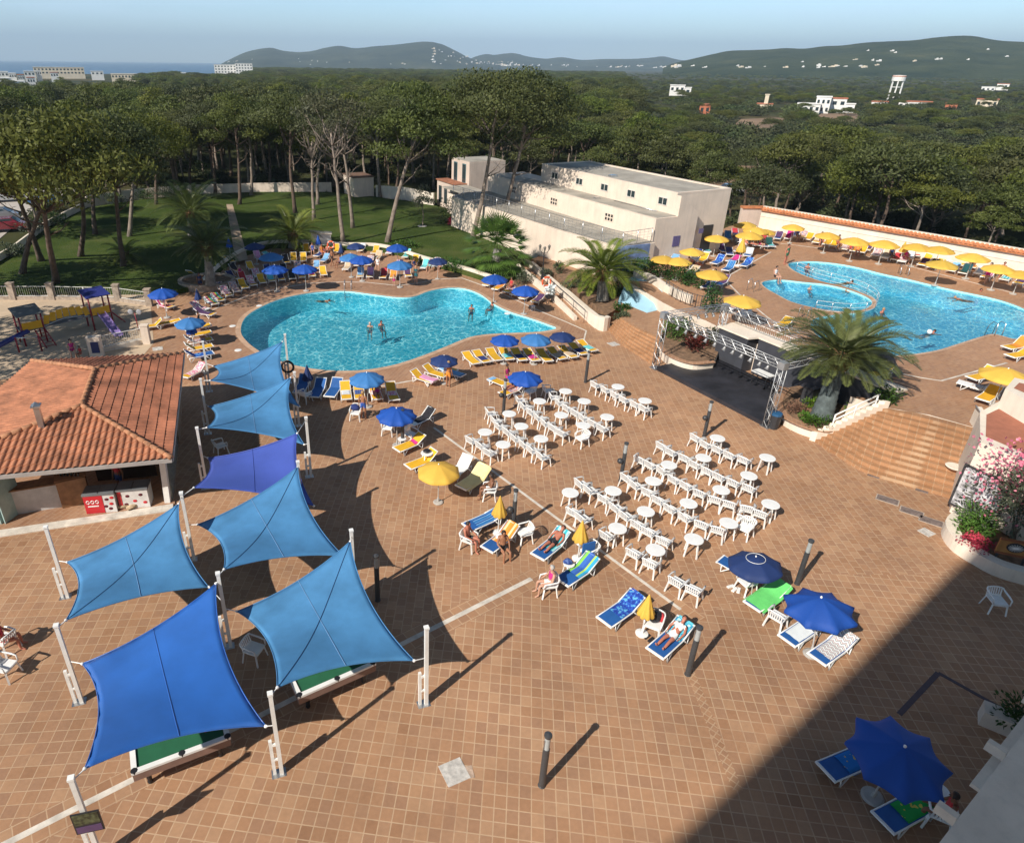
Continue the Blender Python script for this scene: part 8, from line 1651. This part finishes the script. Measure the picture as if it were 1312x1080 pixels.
def scatter(name, pts, scl, proto, label, cat, zs=(.85, 1.1)):
    """one mass of foliage: copies of a crown scattered over the given points"""
    me = bpy.data.meshes.new(name); me.from_pydata([(x, y, 0) for x, y in pts], [], []); o = link(bpy.data.objects.new(name, me)); tag(o, label, cat, kind='stuff')
    at_ = me.attributes.new('sc', 'FLOAT_VECTOR', 'POINT'); ro_ = me.attributes.new('ro', 'FLOAT_VECTOR', 'POINT')
    for i in range(len(pts)): s = FS.uniform(*scl); at_.data[i].vector = (s*FS.uniform(1, 1.35), s*FS.uniform(1, 1.35), s*FS.uniform(*zs)); ro_.data[i].vector = (0, 0, FS.uniform(0, 6.28))
    ng = bpy.data.node_groups.new(name, 'GeometryNodeTree'); ng.interface.new_socket('Geometry', in_out='INPUT', socket_type='NodeSocketGeometry'); ng.interface.new_socket('Geometry', in_out='OUTPUT', socket_type='NodeSocketGeometry')
    gi = ng.nodes.new('NodeGroupInput'); go = ng.nodes.new('NodeGroupOutput'); ip = ng.nodes.new('GeometryNodeInstanceOnPoints'); ob = ng.nodes.new('GeometryNodeObjectInfo'); ob.inputs['Object'].default_value = proto; ob.inputs['As Instance'].default_value = True
    a1 = ng.nodes.new('GeometryNodeInputNamedAttribute'); a1.data_type = 'FLOAT_VECTOR'; a1.inputs['Name'].default_value = 'sc'; a2 = ng.nodes.new('GeometryNodeInputNamedAttribute'); a2.data_type = 'FLOAT_VECTOR'; a2.inputs['Name'].default_value = 'ro'
    L = ng.links.new; L(gi.outputs[0], ip.inputs['Points']); L(ob.outputs['Geometry'], ip.inputs['Instance']); L(a1.outputs[0], ip.inputs['Scale']); L(a2.outputs[0], ip.inputs['Rotation']); L(ip.outputs[0], go.inputs[0])
    o.modifiers.new('scatter', 'NODES').node_group = ng; return o
prot = [[c for c in t.children if c.name.startswith('crown')][0] for t in tp]
for k in range(3):
    scatter('distant_pine_wood', [(x, y) for j, (d, x, y, f) in enumerate(REST) if j % 3 == k and d < 420 and not f and (d < 230 or x > -.22*y)], (.70, .96), prot[k*2], 'unbroken canopy of distant pines reaching to the sea', 'wood')
scatter('distant_pine_wood', [(x, y) for d, x, y, f in REST if 230 <= d < 420 and not f and x <= -.22*y], (.58, .78), prot[1], 'lower pine canopy toward the seaside village', 'wood')
scatter('distant_pine_wood', [(x, y) for d, x, y, f in REST if d >= 420 and not f], (1.1, 1.5), prot[2], 'far pine canopy below the hills', 'wood', (.48, .60))
scatter('distant_pine_wood', [(x, y) for d, x, y, f in REST if f], (.42, .62), prot[4], 'scattered trees among the fields on the right', 'wood', (.7, .95))
pts = []
for k in range(2600):
    y = 125+FS.random()**1.4*900; x = y*FS.uniform(.18, .98)+8
    if free(x, y): pts.append((x, y))
# low scrub between the fields
cb, _ = crown(900, 2.6, 2.4, 1.2, 12, 70, .5, .22); so2 = link(bpy.data.objects.new('scrub_bush', cb)); so2.location = (96, 190, 0); tag(so2, 'low grey green scrub bush at the edge of the brown field', 'bush'); recolor(so2, leafmat('scrub_leaf', (.035, .050, .018), (.085, .095, .038), .7, .2, .2, .35))
cb.materials[0] = MATS['scrub_leaf']
scatter('field_scrub', pts, (.7, 1.7), so2, 'low scrub between the fields on the right', 'scrub', (.5, .9))
pts = [(x+FS.uniform(-3, 3), y+FS.uniform(-3, 3)) for d, x, y, f in cand[:420] if FS.random() < .8]
scatter('undergrowth', [q for q in pts if free(*q)], (.5, .95), so2, 'dark undergrowth below the pines', 'undergrowth', (.5, .9))
# ================================================================ FAR THINGS
wv = mat('white_villa', (.70, .68, .64), .8, var=.08, vs=.3); cream_v = mat('cream_villa', (.66, .56, .42), .85, var=.08, vs=.3); redroof = mat('red_roof', (.42, .14, .07), .85, var=.2, vs=1)
def block(u0, u1, vt, D, depth, hb, lab, name='house', m=None, roof=None, win=0, floors=1, group=None, cat='house', z0=-2.0):
    """box with roof and windows at distance D; top edge seen at vt"""
    a, b = atd(u0, vt, D), atd(u1, vt, D); top = (a.z+b.z)/2; p = V((a.x, a.y, 0)); d = V((b.x-a.x, b.y-a.y, 0)); L_ = d.length; d.normalize(); n = V((-d.y, d.x, 0)); 
    if n.y < 0: n = -n
    base = max(z0, top-hb); r = empty(name, (p+d*(L_/2)).to_tuple()[:2]+(base,), atan2(d.y, d.x), lab, cat, group)
    g = MB(); g.box((0, depth/2, (top-base)/2), (L_, depth, top-base)); g.build('wall', m or wv, r)
    g = MB(); g.box((0, depth/2, top-base+.15), (L_+.5, depth+.5, .3)); g.build('roof', roof or m or wv, r)
    if win:
        for f in range(floors):
            for i in range(win): g = MB(); g.box((-L_/2+L_*(i+.5)/win, -.04, (top-base)-1.6-2.9*f), (min(1.6, L_/win*.5), .08, 1.3)); g.build('window', glass_m, r)
    return r
block(1022, 1052, 134, 330, 9, 4, 'low white villa wing among the fields', win=4); block(1047, 1066, 125, 336, 9, 7, 'two storey white villa with a chimney among the fields', win=3, floors=2); block(1066, 1086, 127, 345, 8, 6, 'white villa block with red roof strip right of the two storey villa', roof=redroof, win=2); block(1084, 1096, 134, 325, 4, 3, 'white garden wall building right of the villa', win=1)
block(731, 755, 123, 300, 9, 5, 'white house with red roof edge rising from the wood', roof=redroof, win=4); block(754, 780, 122, 330, 7, 4, 'small white house behind the red edged one', roof=redroof, win=2); block(859, 878, 110, 420, 9, 5, 'white farmhouse with a chimney on the left of the fields', win=3); block(878, 886, 113, 420, 7, 4, 'white shed beside the farmhouse', win=1)
block(970, 990, 134, 360, 8, 3.5, 'cream cottage with red roof left of the villas', m=cream_v, roof=redroof, win=3); block(981, 986, 122, 360, 3, 7, 'thin cream tower beside the cottage', m=cream_v); block(897, 911, 135, 300, 7, 4, 'small house with red walls near the brown field', m=redroof, win=2); block(1117, 1138, 131, 400, 8, 3.5, 'white house with red roof left of the water tower', roof=redroof, win=3); block(1152, 1195, 131, 420, 8, 3, 'long low white house with red roof right of the water tower', roof=redroof, win=6)
block(1212, 1228, 133, 400, 6, 3, 'small red roofed shed right of the water tower', m=redroof); block(1252, 1280, 128, 430, 8, 4, 'long house with orange roof at the far right', m=cream_v, roof=redroof, win=4); block(1258, 1276, 112, 800, 10, 4, 'white house far right below the hill', win=3); block(1278, 1294, 108, 800, 10, 5, 'house with red roof far right below the hill', roof=redroof, win=2)
block(274, 302, 83.5, 900, 16, 15, 'white hotel block with balconies at the foot of the far hill, left part', 'hotel_block', win=7, floors=4, cat='hotel'); block(301, 323, 82, 890, 16, 16, 'white hotel block at the foot of the far hill, taller right part', 'hotel_block', win=6, floors=4, cat='hotel')
block(42, 107, 87, 820, 18, 12, 'long beige hotel by the sea at the far left', 'hotel_block', m=cream_v, win=14, floors=2, cat='hotel'); block(116, 132, 92, 760, 10, 8, 'white house right of the long beige hotel', win=3); block(142, 184, 95.5, 640, 12, 8, 'long cream apartment row above the wood', m=cream_v, win=10)
for i, (u0, u1, v, D, l) in enumerate([(-4, 10, 92.5, 600, 'at the left edge'), (11, 20, 94.5, 590, 'second from the left edge'), (22, 30, 96.5, 580, 'third from the left edge'), (30, 44, 92, 640, 'fourth from the left edge'), (45, 52, 91, 650, 'in front of the long hotel, left'), (64, 74, 93.5, 640, 'in front of the long hotel, right'), (13, 30, 105, 430, 'low among the pines at left'), (0, 14, 101, 470, 'low among the pines at the left edge'), (34, 44, 100, 520, 'small among the pines at left')]):
    block(u0, u1, v, D, 9, 7, 'white house of the seaside village, '+l, win=3, roof=redroof if i % 3 == 2 else None, group='houses of the seaside village')
for u0, u1, v, l in ((212, 222, 95, 'left'), (232, 238, 94, 'middle'), (243, 252, 96, 'right')): block(u0, u1, v, 620, 8, 6, 'small pale house in the far wood, %s of three' % l, win=2, group='three houses in the far wood')
# water tower
p = at(1143, 131); tz = aty(1158, 97, p.y).z; H_ = tz; r = empty('water_tower', p, 0, 'white water tower on slender legs with a round tank', 'water tower'); rw = H_*.21
for k in range(6): a = k*pi/3; g = MB(); g.beam((rw*1.05*cos(a), rw*1.05*sin(a), 0), (rw*cos(a), rw*sin(a), H_*.80), .55, .55); g.build('leg', wv, r)
for z in (.28, .56): g = MB(); g.tube([(rw*cos(t*pi/9), rw*sin(t*pi/9), H_*z) for t in range(19)], .2, 4); g.build('ring_beam', wv, r)
g = MB(); g.lathe([(rw*1.18, H_*.79), (rw*1.22, H_*.97), (rw*1.1, H_), (.1, H_*1.01)], 18); g.build('tank', wv, r); g = MB(); g.lathe([(rw*1.23, H_*.95), (rw*1.23, H_*.985)], 18); g.build('red_band', redroof, r)
# crane on the hill
p = atd(1180, 84, 1900); r = empty('tower_crane', (p.x, p.y, p.z-14), 0, 'pale tower crane standing on the right hill', 'crane'); k = 1900/961; g = MB(); g.box((0, 0, 14), (2.2, 2.2, 44)); g.build('mast', cream_v, r); g = MB(); g.box((2, 0, 35), (30, 1.8, 1.8)); g.build('jib', cream_v, r)
# houses on the hills and along their foot: one object each
hs = random.Random(5); hills = [o for o in scene.objects if o.name.startswith('hills')]
from mathutils.bvhtree import BVHTree
BV = [BVHTree.FromPolygons([v.co.copy() for v in h.data.vertices], [tuple(p.vertices) for p in h.data.polygons]) for h in hills]
hm = []
for k in range(5): g = MB(); w_ = 1+.35*k; g.box((0, 0, .5), (w_, 1, 1)); g.box((.25*w_, .1, 1.2), (w_*.45, .7, .5)); hm.append(g.mesh('hill_house', [wv, cream_v][k % 2 if k == 3 else 0]))
def hill_house(u, v, sz, lab, grp):
    d = _r2*((u-PX)/F)-_u2*((v-PY)/F)+_fw; best = None; o0 = V((0, 0, CAM_H))
    for h in BV:
        loc = h.ray_cast(o0, d.normalized())[0]
        if loc is not None and (best is None or loc.length < best.length): best = loc
    if best is None: best = atd(u, v, 2600)
    o = link(bpy.data.objects.new('hill_house', hm[hs.randrange(5)])); o.location = best-V((0, 0, sz*.2)); o.rotation_euler = (0, 0, hs.uniform(-.6, .6)); sz *= .45; o.scale = (sz*hs.uniform(.8, 1.3), sz, sz*hs.uniform(.6, .9)); tag(o, lab, 'house', grp)
for k in range(46):
    t = k/45; u = 553+105*t+hs.uniform(-4, 4); v = hs.uniform(60+19*min(1, t*1.4), 83) if k < 30 else hs.uniform(79, 83.5); hill_house(u, v, hs.uniform(7, 13), 'white house on the slope of the middle hill', 'houses on the middle hill')
for k in range(6): hill_house(555+hs.uniform(-1.5, 2), 63+3.4*k, 16, 'white apartment block stacked up the steep end of the middle hill', 'stacked apartment blocks on the hill')
for k in range(40): u = hs.uniform(640, 870); hill_house(u, 84+(u-640)*.012+hs.uniform(-1.2, 1), hs.uniform(12, 22), 'white house in the town along the foot of the hills', 'houses of the far town')
for k in range(26): u = hs.uniform(845, 1130); hill_house(u, 86.5+hs.uniform(-2.5, 1.2), hs.uniform(6, 11), 'white house at the foot of the right hill', 'houses below the right hill')
for u, v in ((1143, 66), (1147, 68), (1112, 65.5), (1200, 77), (1205, 76.5), (1240, 77), (1266, 64), (1096, 77), (1118, 78), (1126, 79), (1290, 73), (1028, 80), (1172, 79)): hill_house(u, v, 9, 'white villa high on the right hill', 'villas on the right hill')
for k in range(16): hill_house(hs.uniform(290, 545), hs.uniform(76, 83.5), hs.uniform(6, 10), 'pale house by the shore below the left hill', 'houses below the left hill')
# parked cars
cw = {}
def car(u, v, rz, col, lab):
    p = at(u, v, .03); r = empty('parked_car', p, R(rz), lab, 'car', 'cars in the car park'); m = mat('car_'+col[0], col[1], .25, var=.03, coat=.6)
    g = MB(); pr = [(-2.05, .35), (-2.05, .75), (-1.75, .9), (-1.3, .95), (-.85, 1.38), (.55, 1.42), (1.2, .98), (1.95, .82), (2.08, .6), (2.05, .35)]
    vs = [(x, -.82 if z < 1.0 else -.66, z) for x, z in pr]+[(x, .82 if z < 1.0 else .66, z) for x, z in pr]; n = len(pr); g.add(vs, [(i, (i+1) % n, n+(i+1) % n, n+i) for i in range(n)]+[tuple(range(n-1, -1, -1)), tuple(range(n, 2*n))]); g.build('body', m, r)
    for s in (-1, 1): g = MB(); g.add([(-1.15, s*.80, .98), (1.0, s*.80, 1.0), (.5, s*.69, 1.36), (-.8, s*.69, 1.33)], [(0, 1, 2, 3)]); g.build('side_window', glass_m, r)
    g = MB(); g.add([(.62, -.62, 1.40), (1.2, -.72, 1.0), (1.2, .72, 1.0), (.62, .62, 1.40)], [(0, 1, 2, 3)]); g.build('windscreen', glass_m, r).location.z = .012
    for x in (-1.25, 1.3):
        for y in (-.78, .78): g = MB(); g.tube([(x, y-.1, .31), (x, y+.1, .31)], .31, 12); g.build('wheel', black_m, r)
for u, v, rz, col, lab in [(12, 296, 20, ('maroon', (.16, .012, .02)), 'dark red car near the car park wall'), (60, 262, 15, ('blue', (.03, .12, .28)), 'blue car behind the car park wall'), (60, 231, -5, ('white', (.7, .7, .7)), 'white car under the pines at the far side of the car park'), (12, 258, 25, ('silver', (.4, .4, .4)), 'silver car at the left edge of the car park'), (2, 283, 20, ('grey', (.15, .15, .16)), 'grey car cut by the left edge'), (1008, 247, 10, ('white', (.7, .7, .7)), 'white car on the dirt track behind the tiled wall'), (1028, 244, 12, ('navy', (.02, .03, .08)), 'dark blue car behind the tiled wall'), (935, 249, 0, ('silver', (.4, .4, .4)), 'silver car behind the stepped building')]: car(u, v, rz, col, lab)
# ---------------- air
m, nt, b = nodes('haze_air'); nt.nodes.remove(b); pv = N(nt, 'ShaderNodeVolumePrincipled'); pv.inputs['Color'].default_value = (.60, .80, 1.0, 1); pv.inputs['Density'].default_value = HAZE; pv.inputs['Anisotropy'].default_value = 0
nt.links.new(pv.outputs[0], nt.nodes['Material Output'].inputs['Volume'])
g = MB(); g.box((0, 9700, 295), (28100, 20700, 605)); o = g.build('haze', m); tag(o, kind='stuff', label='thin blue air between the viewer and the hills', cat='haze')
